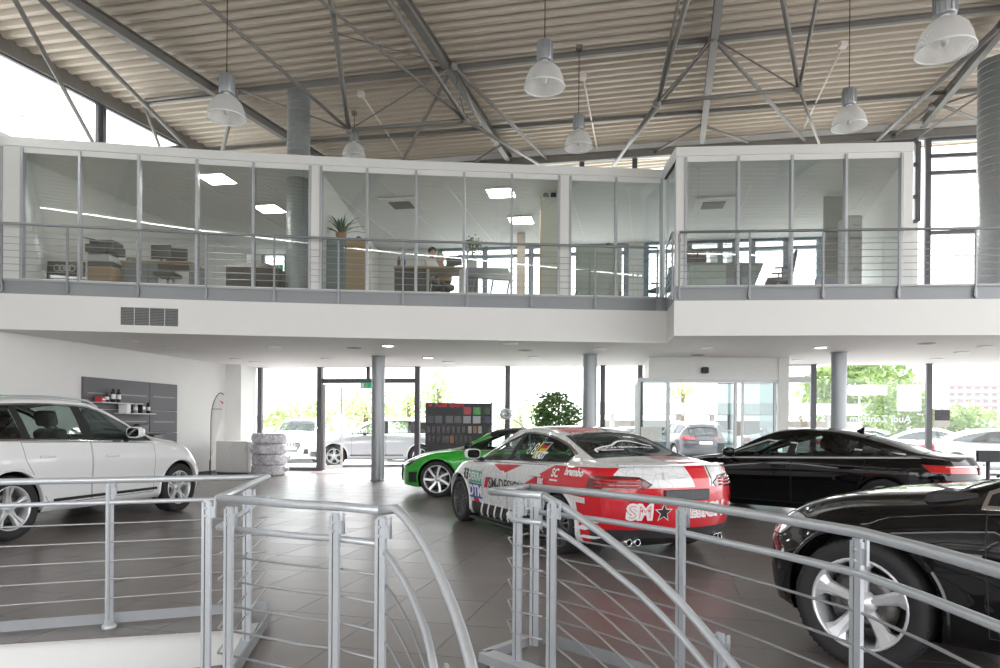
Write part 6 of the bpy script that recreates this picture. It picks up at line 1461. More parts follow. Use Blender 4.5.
# --- black SUV in the foreground
def sbadge(c, root, sp):
    p, n_ = c.hit((.90, 3, .735), (0,-1,0)); m = MB(); m.box(.87, .97, p.y-.002, p.y+.007, .725, .745); b = m.obj('badge', CHROME, root)
    m = MB(); m.box(.94, .97, p.y, p.y+.009, .725, .745); m.obj('badge_red', DRED, b)
BS = suv_spec(P_BLACK, rimm=ALLOY, style=(5,'bold'), R=.372, rim=.258, wd=.255, steer=math.radians(0), arch=.43)
BS['fx'] = BS['fx'] + [sbadge]
BS['regions'] = [('side', [(2.4,.72),(2.4,.86),(1.98,.905),(1.86,.895),(2.04,.755)], BS['regions'][0][2], 60, 'headlight', LAMPC, .006, True)] + BS['regions'][1:]
BS['xf'] = 2.27; BS['wb'] = 2.95; BS['mirror'] = (.42, 1.19); BS['doors'] = [[(.86,1.045),(.84,.36),(-.17,.36),(-.17,1.075)], [(-.19,1.078),(-.19,.36),(-.97,.36),(-1.20,.86),(-1.22,1.10)]]
BS = scaled(BS, 1, 1, .915); BS['regions'] = [(v, [(x, z*.915) for x, z in p], fl, pid, nm, mt, gp, bo) for v, p, fl, pid, nm, mt, gp, bo in BS['regions']]; BS['fx'] = [wiper, sbadge, grille(.37,.70,.28,.38), strip(.37, .8, -.85, GAPM)]
hB = (-.66, .75); f4 = PY(857, 605, 3.94); loc, an = root_for(f4, hB, 1, 2.95, .935)
car_suv = build_car(BS, 'glossy black SUV with big five spoke wheel next to the curved railing', loc=loc, heading=an)
def leafmat(name, c1, c2, tr=.3):
    m = bpy.data.materials.new(name); m.use_nodes = True; nt = m.node_tree; b = nt.nodes['Principled BSDF']; b.inputs['Roughness'].default_value = .45
    g = nt.nodes.new('ShaderNodeNewGeometry'); r = nt.nodes.new('ShaderNodeValToRGB'); r.color_ramp.elements[0].color = tuple(c1)+(1,); r.color_ramp.elements[1].color = tuple(c2)+(1,); nt.links.new(g.outputs['Random Per Island'], r.inputs[0]); nt.links.new(r.outputs[0], b.inputs['Base Color'])
    tl = nt.nodes.new('ShaderNodeBsdfTranslucent'); nt.links.new(r.outputs[0], tl.inputs[0]); mx = nt.nodes.new('ShaderNodeMixShader'); mx.inputs[0].default_value = tr; o = nt.nodes['Material Output']; nt.links.new(b.outputs[0], mx.inputs[1]); nt.links.new(tl.outputs[0], mx.inputs[2]); nt.links.new(mx.outputs[0], o.inputs[0]); return m
# ================================================================ COLUMNS, DOWNLIGHTS
COLM = mat('column_grey_paint', (.36,.38,.40), .35, .3, nscale=6, namt=.02)
for px, py, wpx, wh in ((378,479,13,'beside the open glass door'), (589.5,480,13.6,'behind the race car'), (838.5,480,15,'behind the black saloon')):
    Y = {378:17.2, 589.5:16.4, 838.5:15.6}[px]; p = PY(px, 430, Y); t = thing('column', 'round grey steel column '+wh, 'column', (p.x, p.y, 0), 0, 'round columns under the mezzanine')
    m = MB(); m.lathe([(.165,0),(.165,ZC-.001)], 32); m.obj('shaft', COLM, t); m = MB(); m.lathe([(.165,0),(.19,0),(.19,.02),(.165,.025)], 32); m.obj('base_ring', COLM, t); m = MB(); m.lathe([(.166,ZC-.03),(.185,ZC-.03),(.185,ZC-.002)], 32); m.obj('top_collar', COLM, t)
LED = mat('downlight_lit', (1,.95,.9), .5, emit=9.0, ecol=(1,.93,.82)); LEDO = mat('downlight_lens', (.86,.85,.84), .4, nscale=20, namt=.02)
dl = [(131,341,0,'above the tail of the white SUV'),(169,347,0,'above the grey slat wall'),(274,346.5,0,'between the vent grille and the door column near the balcony edge'),(236,358.6,0,'above the beach flag'),(255,361.7,0,'above the white wall pier'),(327,358.3,0,'above the open glass door'),(388,345.3,1,'just in front of the column by the glass door'),(428,357.3,1,'above the colour sample board'),(448,361.5,0,'beside the lit one above the sample board'),(510.6,343.3,0,'near the balcony edge above the bracing hub'),(534.6,356.6,0,'above the ficus'),(599,348.7,0,'in front of the column behind the race car'),(706,347.6,0,'in front of the entrance vestibule'),(820.7,347,1,'in front of the column behind the black saloon'),(798.5,359.4,0,'beside the white vestibule pillar'),(985.5,346,0,'of the row of three by the poster, closest to the balcony edge'),(961.5,352,0,'of the row of three by the poster, the middle one'),(937,358.5,0,'of the row of three by the poster, closest to the glass')]
pm2 = {}
for px, py, lit, wh in dl:
    p = PZ(px, py, ZC)
    t = thing('downlight', ('lit' if lit else 'unlit')+' round downlight '+wh, 'downlight', p, 0, 'downlights in the white soffit')
    if not pm2:
        m = MB(); m.lathe([(.115,-.02),(.15,-.022),(.155,-.012),(.155,.0)], 24); pm2['r'] = m.mesh('ring', WHITE)
        for nm, mt in (('on', LED), ('off', LEDO)): m = MB(); m.lathe([(.115,-.02),(.09,-.016),(0,-.016)], 24); pm2[nm] = m.mesh('lens', mt)
    link('ring', pm2['r'], t); link('lens', pm2['on' if lit else 'off'], t)
for i, (px, py) in enumerate(((354,348),(525,350.3),(926.6,343.4),(697.6,355))):
    p = PZ(px, py, ZC); t = thing('ceiling_vent', 'round swirl air outlet in the soffit '+['near the column by the glass door','above the ficus bay','above the right hand glass bay','in front of the vestibule header'][i], 'vent', p, 0, 'air outlets in the soffit')
    m = MB(); m.lathe([(0,-.006),(.05,-.008),(.05,-.004),(.08,-.004),(.08,-.008),(.11,-.008),(.11,-.004),(.15,-.004),(.16,-.008),(.17,0)], 24); m.obj('outlet', mat('outlet_grey', (.36,.35,.34), .5, nscale=20, namt=.1), t)
# ================================================================ LEFT WALL DISPLAY
PANL = mat('slatwall_graphite', (.12,.115,.125), .45, nscale=8, namt=.04); GROV = mat('groove_strip', (.30,.29,.30), .4, .5, nscale=10)
ya, yb = onleft(81, 420).y, onleft(175, 420).y
def LZ(px, py): return onleft(px, py, .05).z
zt0, zb0 = LZ(82, 376), .55
sw = thing('slatwall', 'dark grey wall display panel with grooves behind the white car', 'display panel')
yc = onleft(147.5, 420).y; rows_ = [zt0, (zt0*.62+zb0*.38), (zt0*.33+zb0*.67), zb0]
for y0, y1 in ((ya, yc-.01), (yc+.01, yb)):
    for zi in range(3):
        z1, z0 = rows_[zi]-.008, rows_[zi+1]+.008
        m = MB(); P = [LW(y0,z0,.0), LW(y1,z0,.0), LW(y1,z1,.0), LW(y0,z1,.0)]; Q = [p+LNn*.06 for p in P]
        m.add(P+Q, [(4,5,6,7),(0,1,5,4),(1,2,6,5),(2,3,7,6),(3,0,4,7)]); pn = m.obj('panel', PANL, sw)
        g = MB(); zz = (z0+z1)/2; g.bar(LW(y0+.1,zz,.064), LW(y1-.1,zz,.064), .012, .025); g.obj('groove_rail', GROV, pn)
yz0, yz1 = onleft(86,420).y, onleft(143,420).y
m = MB(); zsh = LZ(115, 402+10)
GLS = glass('shelf_glass', (.75,.85,.82), refl=.15)
shelves = []
for (pa, pb, py) in ((88, 130, 403.5), (112, 143, 414)):
    z = LZ((pa+pb)/2, py); y0, y1 = onleft(pa,420).y, onleft(pb,420).y; m = MB(); P = [LW(y0,z,.06), LW(y1,z,.06), LW(y1,z,.36), LW(y0,z,.36)]; m.add(P+[p+Vector((0,0,.02)) for p in P], [(3,2,1,0),(4,5,6,7),(0,1,5,4),(1,2,6,5),(2,3,7,6),(3,0,4,7)])
    s_ = T(m.obj('shelf', mat('shelf_white', (.70,.72,.72), .3, nscale=10)), 'upper white display shelf on the grey slat wall' if pa == 88 else 'lower white display shelf on the grey slat wall', 'shelf'); shelves.append(z+.02)
def wallitem(px, z, h, r_, mt, label, cat, kind='cyl', d=.2):
    y = onleft(px, 420).y; b = LW(y, z+.004, d); t = thing(cat.replace(' ', '_'), label, cat, b)
    if kind == 'cyl':
        m = MB(); m.lathe([(0,0),(r_,0),(r_,h*.75),(r_*.9,h*.8),(r_*.55,h*.84)], 14); m.obj('body', mt, t); m = MB(); m.lathe([(r_*.55,h*.84),(r_*.6,h*.84),(r_*.6,h),(0,h)], 14); m.obj('cap', BLACKP, t); m = MB(); m.lathe([(r_+.001,h*.25),(r_+.001,h*.6)], 14); m.obj('label_band', WHT, t)
    else:
        m = MB(); m.rbox(-r_, r_, -.08, .08, 0, h, .006); m.obj('body', mt, t); m = MB(); m.box(r_-.01, r_+.002, -.06, .06, h*.4, h*.7); m.obj('label_band', WHT, t)
BOT = mat('bottle_black', (.03,.03,.035), .3, nscale=10, namt=.1)
zA, zB = shelves
for i, (px, h, r_, mt, lb, cat, kd) in enumerate(((99,.20,.045,BOT,'small dark flask on the upper wall shelf','flask','cyl'), (105.5,.30,.05,BOT,'tall dark thermos on the upper wall shelf','thermos','cyl'), (111,.30,.045,BOT,'second tall dark thermos on the upper wall shelf','thermos','cyl'), (92.5,.10,.08,DRED,'red box on the upper wall shelf','box','box'))): wallitem(px, zA, h, r_, mt, lb, cat, kd)
for i, (px, h, r_, mt, lb, cat, kd) in enumerate(((117,.22,.10,WHT,'white leaflet stand on the lower wall shelf','stand','box'), (128,.24,.05,DGRY,'pale grey bottle on the lower wall shelf','bottle','cyl'), (133.5,.22,.08,BOT,'black carton on the lower wall shelf','carton','box'), (141,.26,.045,BOT,'black bottle at the end of the lower wall shelf','bottle','cyl'))): wallitem(px, zB, h, r_, mt, lb, cat, kd)
m = MB(); b0, b1 = onleft(126,430).y, onleft(140,430).y; m.M = None
cs = thing('child_booster', 'black child seat on a low stand under the wall shelves', 'child seat', LW((b0+b1)/2, .95, .42))
m = MB(); m.rbox(-.25,.25,-.25,.25,0,.18,.05,2); m.obj('cushion', BOT, cs); m = MB(); m.rbox(-.25,-.10,-.24,.24,.12,.42,.05,2); m.obj('back_shell', BOT, cs)
m = MB(); m.rbox(-.22,.22,-.22,.22,-.95,-.002,.02); T(m.obj('display_plinth', PANL), 'dark plinth under the black child seat', 'plinth'); bpy.data.objects['display_plinth'].location = LW((b0+b1)/2, .95, .42)
# exit strip on the far left
p = onleft(0, 396, .02); m = MB(); m.bar(LW(p.y-.25, p.z, .02), LW(p.y+.28, p.z, .02), .03, .05); T(m.obj('green_strip', mat('green_sign', (.05,.45,.18), .5, emit=.3, ecol=(.05,.5,.2), nscale=10)), 'thin green safety strip high on the left wall above the white car', 'sign')
# ================================================================ BEACH FLAG, CABINET, BAGS
fb = PY(210, 470.5, 18.3); fb.z = 0; Yf = fb.y; fl = thing('beach_flag', 'white teardrop promotional flag on a pole by the white wall', 'flag', (fb.x, fb.y, 0))
m = MB(); m.rbox(-.42,.42,-.22,.22,0,.012,.004); m.obj('base_plate', DKGREY, fl); m = MB(); m.tube([(0,0,.01),(0,0,.42)], .022, 8); m.obj('socket', DKGREY, fl)
def fx_(px, py): q = PY(px, py, Yf); return (q.x-fb.x, q.z)
ol = [(210,456),(211,430),(212,412),(214,402),(217.5,395),(221,393),(224,396),(225.3,402),(224,410),(220,424),(215.5,440),(212,454)]
O = [Vector(fx_(*q)) for q in ol]; O = [Vector((p.x,p.y)) for p in crom(O+[O[0]], 4)][:-1]
m = MB(); m.prism([(p.x,p.y) for p in O], lambda u,v,d: (u,d+.03*math.sin(v*3),v), -.004, .004); m.obj('flag_cloth', leafmat('flag_white', (.84,.83,.82), (.86,.85,.84), .55), fl, True)
m = MB(); m.tube([(p.x,0.03*math.sin(p.y*3),p.y) for p in [Vector((0,.40))]+O[:24]], .012, 6); m.obj('pole', DKGREY, fl)
dq = fx_(221.5, 402); m = MB(); vs_, fs = text_mesh('audi zentrum', .05, .001); m.add([(a+fx_(217.5,409)[0], -.022+.03*math.sin(fx_(217.5,409)[1]*3), b+fx_(217.5,409)[1]) for a,b,_ in vs_], fs); m.obj('print', DBLK, fl)
m = MB(); m.add([(dq[0]-.05,-.018+.03*math.sin(dq[1]*3),dq[1]+.05),(dq[0]+.06,-.018+.03*math.sin(dq[1]*3),dq[1]-.01),(dq[0]+.05,-.018+.03*math.sin(dq[1]*3),dq[1]-.06)], [(0,1,2)]); m.obj('print_red', DRED, fl)
ca, cb = PZ(216, 467, 0), PZ(252, 468, 0); Yc = 19.3
A_, B_ = PY(216, 430, 18.9), PY(248, 430, 18.75); cw = thing('cabinet', 'low white cabinet between the wall pier and the wrapped tyre bags', 'cabinet', (A_.x, A_.y, 0), math.atan2(B_.y-A_.y, B_.x-A_.x)); wd_ = (B_-A_).length; hc = PY(230,441,18.9).z
m = MB(); m.rbox(0,wd_,0,.5,.06,hc,.01); m.obj('body', mat('cabinet_white', (.74,.73,.71), .35, nscale=5, namt=.015), cw); m = MB(); m.box(.03,wd_-.03,.03,.47,0,.06); m.obj('plinth', DKGREY, cw)
for k in range(2): m = MB(); x0 = .012+wd_/2*k; m.rbox(x0,x0+wd_/2-.024,-.018,-.001,.075,hc-.015,.005); d_ = m.obj('door', MATS['cabinet_white'], cw); h = MB(); h.box(x0+wd_/2-.08,x0+wd_/2-.05,-.03,-.018,hc-.25,hc-.15); h.obj('handle', ALU, d_)
def film():
    m = bpy.data.materials.new('plastic_film'); m.use_nodes = True; nt = m.node_tree; b = nt.nodes['Principled BSDF']
    b.inputs['Base Color'].default_value = (.58,.57,.60,1); b.inputs['Roughness'].default_value = .22; b.inputs['Coat Weight'].default_value = .6
    tc = nt.nodes.new('ShaderNodeTexCoord'); n = nt.nodes.new('ShaderNodeTexNoise'); n.inputs['Scale'].default_value = 7; n.inputs['Detail'].default_value = 5; n.inputs['Distortion'].default_value = 1.5; nt.links.new(tc.outputs['Object'], n.inputs['Vector'])
    bp = nt.nodes.new('ShaderNodeBump'); bp.inputs['Strength'].default_value = .9; bp.inputs['Distance'].default_value = .06; nt.links.new(n.outputs['Fac'], bp.inputs['Height']); nt.links.new(bp.outputs[0], b.inputs['Normal'])
    r = nt.nodes.new('ShaderNodeValToRGB'); r.color_ramp.elements[0].color = (.42,.41,.45,1); r.color_ramp.elements[0].position = .3; r.color_ramp.elements[1].color = (.80,.79,.83,1); r.color_ramp.elements[1].position = .65; nt.links.new(n.outputs['Fac'], r.inputs[0]); nt.links.new(r.outputs[0], b.inputs['Base Color']); return m
FILM = film(); bc = PY(267.5, 468, 18.7); bY = 18.7; bz = [0]
hb = (PY(267, 433, bY).z)/4
for k in range(4):
    t = thing('tyre_bag', ['wrapped tyre bag at the bottom of the stack by the cabinet','wrapped tyre bag second from the bottom of the stack by the cabinet','wrapped tyre bag third from the bottom of the stack by the cabinet','wrapped tyre bag on top of the stack by the cabinet'][k], 'tyre bag', (bc.x+.02*math.sin(k*2.1), bY+.12, hb*k), k*.7, 'wrapped tyres stacked by the cabinet')
    m = MB(); m.smooth = True; n1, n2 = 26, 10; vs_ = []; rr = random.Random(k)
    ph = [rr.uniform(0,6) for _ in range(4)]
    for i in range(n2+1):
        a = -math.pi/2+math.pi*i/n2
        for j in range(n1):
            b = 2*math.pi*j/n1; R_ = .385+.07*math.copysign(abs(math.cos(a))**.7, 1)
            if i in (0, n2): R_ = .02
            R_ *= 1+.035*math.sin(3*b+ph[0])+.03*math.sin(7*b+ph[1]+a*3)+.025*math.sin(12*b+ph[2]-a*4); vs_.append((R_*math.cos(b), R_*math.sin(b), hb*.5+hb*.5*math.copysign(abs(math.sin(a))**.6, a)))
    m.add(vs_, [(i*n1+j, i*n1+(j+1)%n1, (i+1)*n1+(j+1)%n1, (i+1)*n1+j) for i in range(n2) for j in range(n1)]); m.obj('wrapped_tyre', FILM, t)
    m = MB(); m.smooth = True; kn = [(.44,.05,hb*.6),(.60,.10,hb*.75),(.56,-.06,hb*.8),(.64,.0,hb*.5)]; m.ball((.43,0,hb*.55), .08, 6, (1.3,1,.8)); m.ball((.51,.02,hb*.6), .05, 6, (.6,1.5,1.2)); m.obj('film_knot', FILM, t)
# fire extinguisher box / phone panel by the window frame
q = onrear(251, 428, .1); m = MB(); m.rbox(-.10,.10,-.08,.02,-.32,.32,.02); pk = thing('wall_terminal', 'black wall terminal by the first window frame', 'terminal', (q.x-.05, q.y-.15, q.z)); m.obj('case', BLACKP, pk); m = MB(); m.box(-.07,.07,-.085,-.079,.05,.28); m.obj('screen', mat('screen_dark', (.10,.11,.13), .15, nscale=5), pk)
m = MB(); m.box(-.05,.05,-.2,-.08,-.2,-.05); m.obj('card_slot', DKGREY, pk)
# ================================================================ EXIT SIGN, COLOUR DISPLAY, FICUS
q = onrear(366, 385.5, .12); ex = thing('exit_sign', 'green running man exit sign above the glass door', 'sign', q, -math.atan(.15))
m = MB(); m.rbox(-.17,.17,-.03,.03,-.085,.085,.008); m.obj('box', mat('exit_green', (.02,.30,.12), .5, emit=.25, ecol=(.02,.4,.15), nscale=10), ex)
m = MB(); m.box(-.13,-.05,-.034,-.031,-.06,.06); m.ball((.03,-.033,.045), .016, 6, (1,.2,1)); m.bar((.03,-.033,.03),(.015,-.033,-.01),.02,.006); m.bar((.015,-.033,-.01),(.05,-.033,-.06),.016,.006); m.bar((.015,-.033,-.01),(-.02,-.033,-.05),.016,.006); m.bar((.03,-.033,.02),(.07,-.033,.0),.012,.006); m.obj('pictogram', WHT, ex)
Yb = 18.7; bL, bR = PY(425.3, 430, Yb), PY(492, 430, Yb); zt1 = PY(458, 403, Yb).z
cd = thing('colour_display', 'black sample board with coloured paint and leather chips behind the green car', 'display board', (bL.x, Yb, 0)); W_ = bR.x-bL.x
CDB = mat('display_black', (.022,.022,.025), .45, nscale=10, namt=.05); m = MB(); m.rbox(0,W_,0,.10,0.06,zt1,.008); m.obj('board', CDB, cd); m = MB(); m.box(.1,.4,-.15,.3,0,.06); m.box(W_-.4,W_-.1,-.15,.3,0,.06); m.obj('feet', CDB, cd)
sx = W_/(873-242); X = lambda z: (z-242)*sx; Zp = lambda v: zt1-(v-218)*sx
def chip(x0, x1, y0, y1, col, nm='paint_chip'):
    k = 'chip_%02d%02d%02d' % tuple(int(c*99) for c in col); m = MB(); m.rbox(X(x0),X(x1),-.022,.0,Zp(y1),Zp(y0),.004); m.obj(nm, mat(k, tuple(c*.6 for c in col), .4, .1, coat=.2), cd)
for a, col in ((603,(.55,.01,.02)),(694,(.06,.45,.03)),(783,(.01,.07,.02))): chip(a, a+72, 258, 328, col)
for a, col in ((252,(.006,.008,.02)),(331,(.07,.08,.10)),(433,(.11,.11,.115)),(514,(.10,.10,.105)),(600,(.40,.42,.48)),(692,(.62,.63,.66)),(783,(.02,.03,.10))): chip(a, a+72, 340, 410, col)
for i in range(13): 
    col = {8:(.42,.41,.39), 9:(.42,.17,.04), 10:(.45,.45,.44)}.get(i, ((.05,.022,.026) if i in (0,1,2) else (.035,.03,.045) if i == 3 else (.033,.03,.032))); a = 258+47*i+(-2 if i < 8 else 12); chip(a, a+36, 436, 504, col, 'leather_chip')
for i in range(9):
    col = {4:(.40,.17,.05), 3:(.07,.07,.075)}.get(i, (.045,.025,.026) if i in (0,2) else (.033,.03,.03)); a = 264+(42*i if i < 3 else 140 if i == 3 else 212 if i == 4 else 212+44*(i-4)); chip(a, a+(36 if i != 3 else 66), 528, 598, col, 'leather_chip')
vs_, fs = text_mesh('Audi Sport', .17, .004, 'LEFT'); m = MB(); m.add([(X(330)+a*1.05, -.004, Zp(240)+b*.9) for a,b,_ in vs_], fs); m.obj('lettering', DRED, cd)
m = MB(); m.add([(X(270),-.004,Zp(253)),(X(298),-.004,Zp(253)),(X(312),-.004,Zp(225)),(X(284),-.004,Zp(225))], [(0,1,2,3)]); m.obj('rhombus_mark', DRED, cd)
# ficus
def leafy(name, label, cat, base, trunks, blobs, n, ls_, mt, trunkm, group=None, seed=1, kind='leaf', stretch=1.6):
    t = thing(name, label, cat, base, 0, group); rr = random.Random(seed)
    if trunks:
        m = MB()
        for pts, r0, r1 in trunks: N = len(pts); m.tube(pts, [r0+(r1-r0)*i/(N-1) for i in range(N)], 7)
        m.obj('trunk', trunkm, t)
    m = MB(); tot = sum(b[3]*b[4]*b[5] for b in blobs)
    for b in blobs:
        k = max(3, int(n*b[3]*b[4]*b[5]/tot))
        for _ in range(k):
            while True:
                d = Vector((rr.uniform(-1,1), rr.uniform(-1,1), rr.uniform(-1,1)))
                if .25 < d.length <= 1: break
            c = Vector((b[0]+d.x*b[3], b[1]+d.y*b[4], b[2]+d.z*b[5])); a = Vector((rr.gauss(0,1), rr.gauss(0,1), rr.gauss(0,.6)-.3)).normalized(); s_ = a.cross(Vector((rr.gauss(0,1),rr.gauss(0,1),rr.gauss(0,1)))).normalized(); L = ls_*rr.uniform(.6,1.25); w2 = L/stretch/2; nn = a.cross(s_)*L*.12
            m.add([c, c+a*L*.35+s_*w2-nn, c+a*L, c+a*L*.35-s_*w2-nn], [(0,1,2,3)])
    o = m.obj('foliage', mt, t); o['kind'] = 'stuff'; return t
FICL = leafmat('ficus_leaf', (.05,.13,.03), (.22,.36,.12)); BARK = mat('bark', (.16,.12,.08), .9, nscale=12, namt=.2)
Yfi = 17.6; fp = PY(560, 430, Yfi); fz = lambda py: PY(560, py, Yfi).z; fxx = lambda px: (px-560)*Yfi/F
pot = thing('planter', 'tall grey planter holding the ficus by the glass front', 'planter', (fp.x, Yfi, 0)); m = MB(); m.lathe([(0,0),(.22,0),(.25,.06),(.28,.55),(.30,.62),(.27,.62),(.26,.56)], 24); m.obj('pot', DKGREY, pot); m = MB(); m.lathe([(0,.55),(.26,.55)], 20); m.obj('soil', BARK, pot)
leafy('ficus_tree', 'green indoor ficus behind the race car by the glass front', 'plant', (fp.x, Yfi, .56), [([(0,0,0),(.03,.02,.5),(-.05,0,1.1),(.0,.02,1.6)], .05, .02), ([(0,0,.2),(.15,.05,.8),(.35,0,1.2)], .03, .012), ([(0,0,.3),(-.2,.02,.8),(-.4,0,1.15)], .03, .012)],
   [(fxx(553),0,fz(397)-.56,.40,.32,.18), (fxx(556),0,fz(408)-.56,.62,.4,.26), (fxx(543),.05,fz(418)-.56,.36,.3,.22), (fxx(572),0,fz(418)-.56,.36,.3,.20), (fxx(556),-.05,fz(424)-.56,.58,.4,.20)], 1500, .115, FICL, BARK, seed=4)
# ================================================================ ENTRANCE VESTIBULE
VW = mat('vestibule_white', (.74,.75,.73), .5, nscale=4, namt=.015); VAL = mat('vestibule_aluminium', (.46,.48,.48), .4, .4, nscale=15, namt=.03); VGL = glass('vestibule_glass', (.34,.43,.42), refl=.12); VGD = glass('vestibule_glass_tinted', (.12,.17,.165), refl=.12)
Yv = 16.9; vx = lambda px: PY(px, 430, Yv).x; vz = lambda py: PY(700, py, Yv).z; zh0 = vz(379); 
dv = RNn
def VP(px, z, d=0.0): return Vector((vx(px), Yv-.02*(vx(px)-vx(650)), z)) + dv*d
ve = thing('entrance_vestibule', 'white framed glass entrance vestibule with sliding doors', 'vestibule')
dep = rearY(vx(715))-Yv-.15
m = MB(); P = [VP(648.5,0), VP(787,0), VP(787,0,dep), VP(648.5,0,dep)]; slabbox(m, [xy(p) for p in P], zh0, ZC-.003); m.obj('header', VW, ve)
for a, b in ((777, 787.5),): m = MB(); slabbox(m, [xy(VP(a,0,-.02)), xy(VP(b,0,-.02)), xy(VP(b,0,.35)), xy(VP(a,0,.35))], 0, ZC-.003); m.obj('pillar', VW, ve)
for px in (639, 667.5, 735, 742, 774): m = MB(); m.bar(VP(px,0,.06), VP(px,zh0,.06), .055, .06); m.obj('frame_post', VAL, ve)
m = MB(); m.bar(VP(637,zh0-.03,.06), VP(777,zh0-.03,.06), .10, .09); m.obj('door_track', VAL, ve)
for a, b, d in ((639,667,.06), (742.5,774,.06), (719,734.5,.30)):
    m = MB(); m.add([VP(a,.06,d), VP(b,.06,d), VP(b,zh0-.08,d), VP(a,zh0-.08,d)], [(0,1,2,3)]); m.obj('glass_leaf', VGL if a < 700 else VGD, ve)
    m = MB(); m.bar(VP(a,.04,d), VP(b,.04,d), .04, .06); m.obj('leaf_rail', VAL, ve)
m = MB(); m.add([VP(641,1.05,.03), VP(662,1.05,.03), VP(662,1.38,.03), VP(641,1.38,.03)], [(0,1,2,3)]); m.obj('frosted_patch', mat('frosted_film', (.72,.73,.70), .6, nscale=10), ve)
for k in range(4):
    d = .5+k*(dep-.6)/3; m = MB(); m.bar(VP(639,0,d), VP(639,zh0,d), .05, .05); m.obj('frame_post', VAL, ve)
m = MB(); m.bar(VP(639,zh0-.03,.06), VP(639,zh0-.03,dep), .06, .08); m.obj('side_rail', VAL, ve)
for px in (639, 777): m = MB(); m.add([VP(px,.05,.1), VP(px,.05,dep), VP(px,zh0,dep), VP(px,zh0,.1)], [(0,1,2,3)]); m.obj('side_pane', VGL, ve)
m = MB(); p = VP(703.5, vz(370.5)); m.rbox(p.x-.085, p.x+.085, p.y-.12, p.y+.0, p.z-.075, p.z+.075, .02); T(m.obj('door_sensor', BLACKP), 'small black motion sensor on the vestibule header', 'sensor')
# outer doorway of the vestibule in the rear facade
m = MB(); 
for px in (641, 668, 735, 786): vbar(m, rx(px), 0, zh0+.1, .07, .1)
hbar(m, rx(640), rx(813), zh0+.12, .16); hbar(m, rx(787), rx(813), ZC-.02, .05); vo = ST(m.obj('window_20', VAL))
for a, b in ((787,812),): p = MB(); p.add([RW(rx(a),.1), RW(rx(b),.1), RW(rx(b),zh0), RW(rx(a),zh0)], [(0,1,2,3)]); p.obj('pane', PANE, vo)
# ================================================================ GLASS LETTERING AND WINDOW POSTERS
q0, q1 = onrear(850, 419, .02), onrear(912, 419, .02); vs_, fs = text_mesh('Audi Zentrum', .30, .009, 'CENTER'); wv = max(v[0] for v in vs_)-min(v[0] for v in vs_); wt = (q1-q0).length
m = MB(); cx = (q0.x+q1.x)/2; k = wt/wv; m.add([RW(cx-a*k*.99, q0.z+b*k, -.02) for a,b,_ in vs_], [f[::-1] for f in fs]); T(m.obj('window_lettering', mat('vinyl_white', (.85,.86,.87), .5, nscale=10)), 'white lettering on the glass front seen mirrored from inside', 'lettering')
def frost():
    m = bpy.data.materials.new('frosted_film_clear'); m.use_nodes = True; nt = m.node_tree; nt.nodes.clear(); o = nt.nodes.new('ShaderNodeOutputMaterial'); tr = nt.nodes.new('ShaderNodeBsdfTransparent'); tl = nt.nodes.new('ShaderNodeBsdfTranslucent'); mx = nt.nodes.new('ShaderNodeMixShader')
    n = nt.nodes.new('ShaderNodeTexNoise'); n.inputs['Scale'].default_value = 3; mr = nt.nodes.new('ShaderNodeMapRange'); mr.inputs['To Min'].default_value = .45; mr.inputs['To Max'].default_value = .6; nt.links.new(n.outputs['Fac'], mr.inputs['Value']); nt.links.new(mr.outputs[0], mx.inputs[0])
    tl.inputs[0].default_value = (.8,.82,.82,1); nt.links.new(tr.outputs[0], mx.inputs[1]); nt.links.new(tl.outputs[0], mx.inputs[2]); nt.links.new(mx.outputs[0], o.inputs[0]); return m
FRST = frost()
for k, (x0, x1, y0, y1, lb) in enumerate(((848,887,385,395,'upper pale film rectangle on the glass left of the dark mullion'), (897,921,385,411,'tall pale film rectangle on the glass beside the dark mullion'), (931,949,385,409,'pale film rectangle on the glass right of the dark mullion'))):
    m = MB(); m.add([onrear(x0,y1,.015), onrear(x1,y1,.015), onrear(x1,y0,.015), onrear(x0,y0,.015), onrear(x0,y1,.012), onrear(x1,y1,.012), onrear(x1,y0,.012), onrear(x0,y0,.012)], [(0,1,2,3),(7,6,5,4),(0,1,5,4),(1,2,6,5),(2,3,7,6),(3,0,4,7)]); T(m.obj('window_film', FRST), lb, 'film')
ps = thing('poster', 'small dark poster with white footer hung on the glass front', 'poster', onrear(942, 418, .05), -math.atan(.15)); sc_ = ps.location.y/F
m = MB(); m.rbox(-7.3*sc_,7.3*sc_,-.01,.01,-9*sc_,9*sc_,.003); m.obj('board', mat('poster_grey', (.62,.60,.57), .5, nscale=10), ps); m = MB(); m.box(-7*sc_,7*sc_,-.014,-.009,-2.5*sc_,8*sc_); m.obj('print', mat('poster_print', (.05,.05,.06), .4, nscale=14, namt=.4), ps); m = MB(); m.ball((0,-.0,10.5*sc_), 1.3*sc_, 8, (1,.3,1)); m.obj('hook', WHT, ps)
# dark screen at the right edge
sq = thing('info_screen', 'black information panel standing behind the black saloon', 'display', PY(988, 462, 7.6)); s_ = 7.6/F
m = MB(); m.rbox(-11*s_,11*s_,-.02,.02,0,11.5*s_,.004); m.obj('panel', BLACKP, sq); m = MB(); m.box(11*s_,13*s_,-.018,.018,0,11*s_); m.obj('edge_label', mat('label_pink', (.7,.35,.35), .5, nscale=5), sq); m = MB(); m.tube([(0,0,-sq.location.z),(0,0,.0)], .02, 8); m.obj('stand', DKGREY, sq)
m = MB(); m.rbox(-.2,.2,-.15,.15,-sq.location.z,-sq.location.z+.02,.005); m.obj('stand_foot', DKGREY, sq)
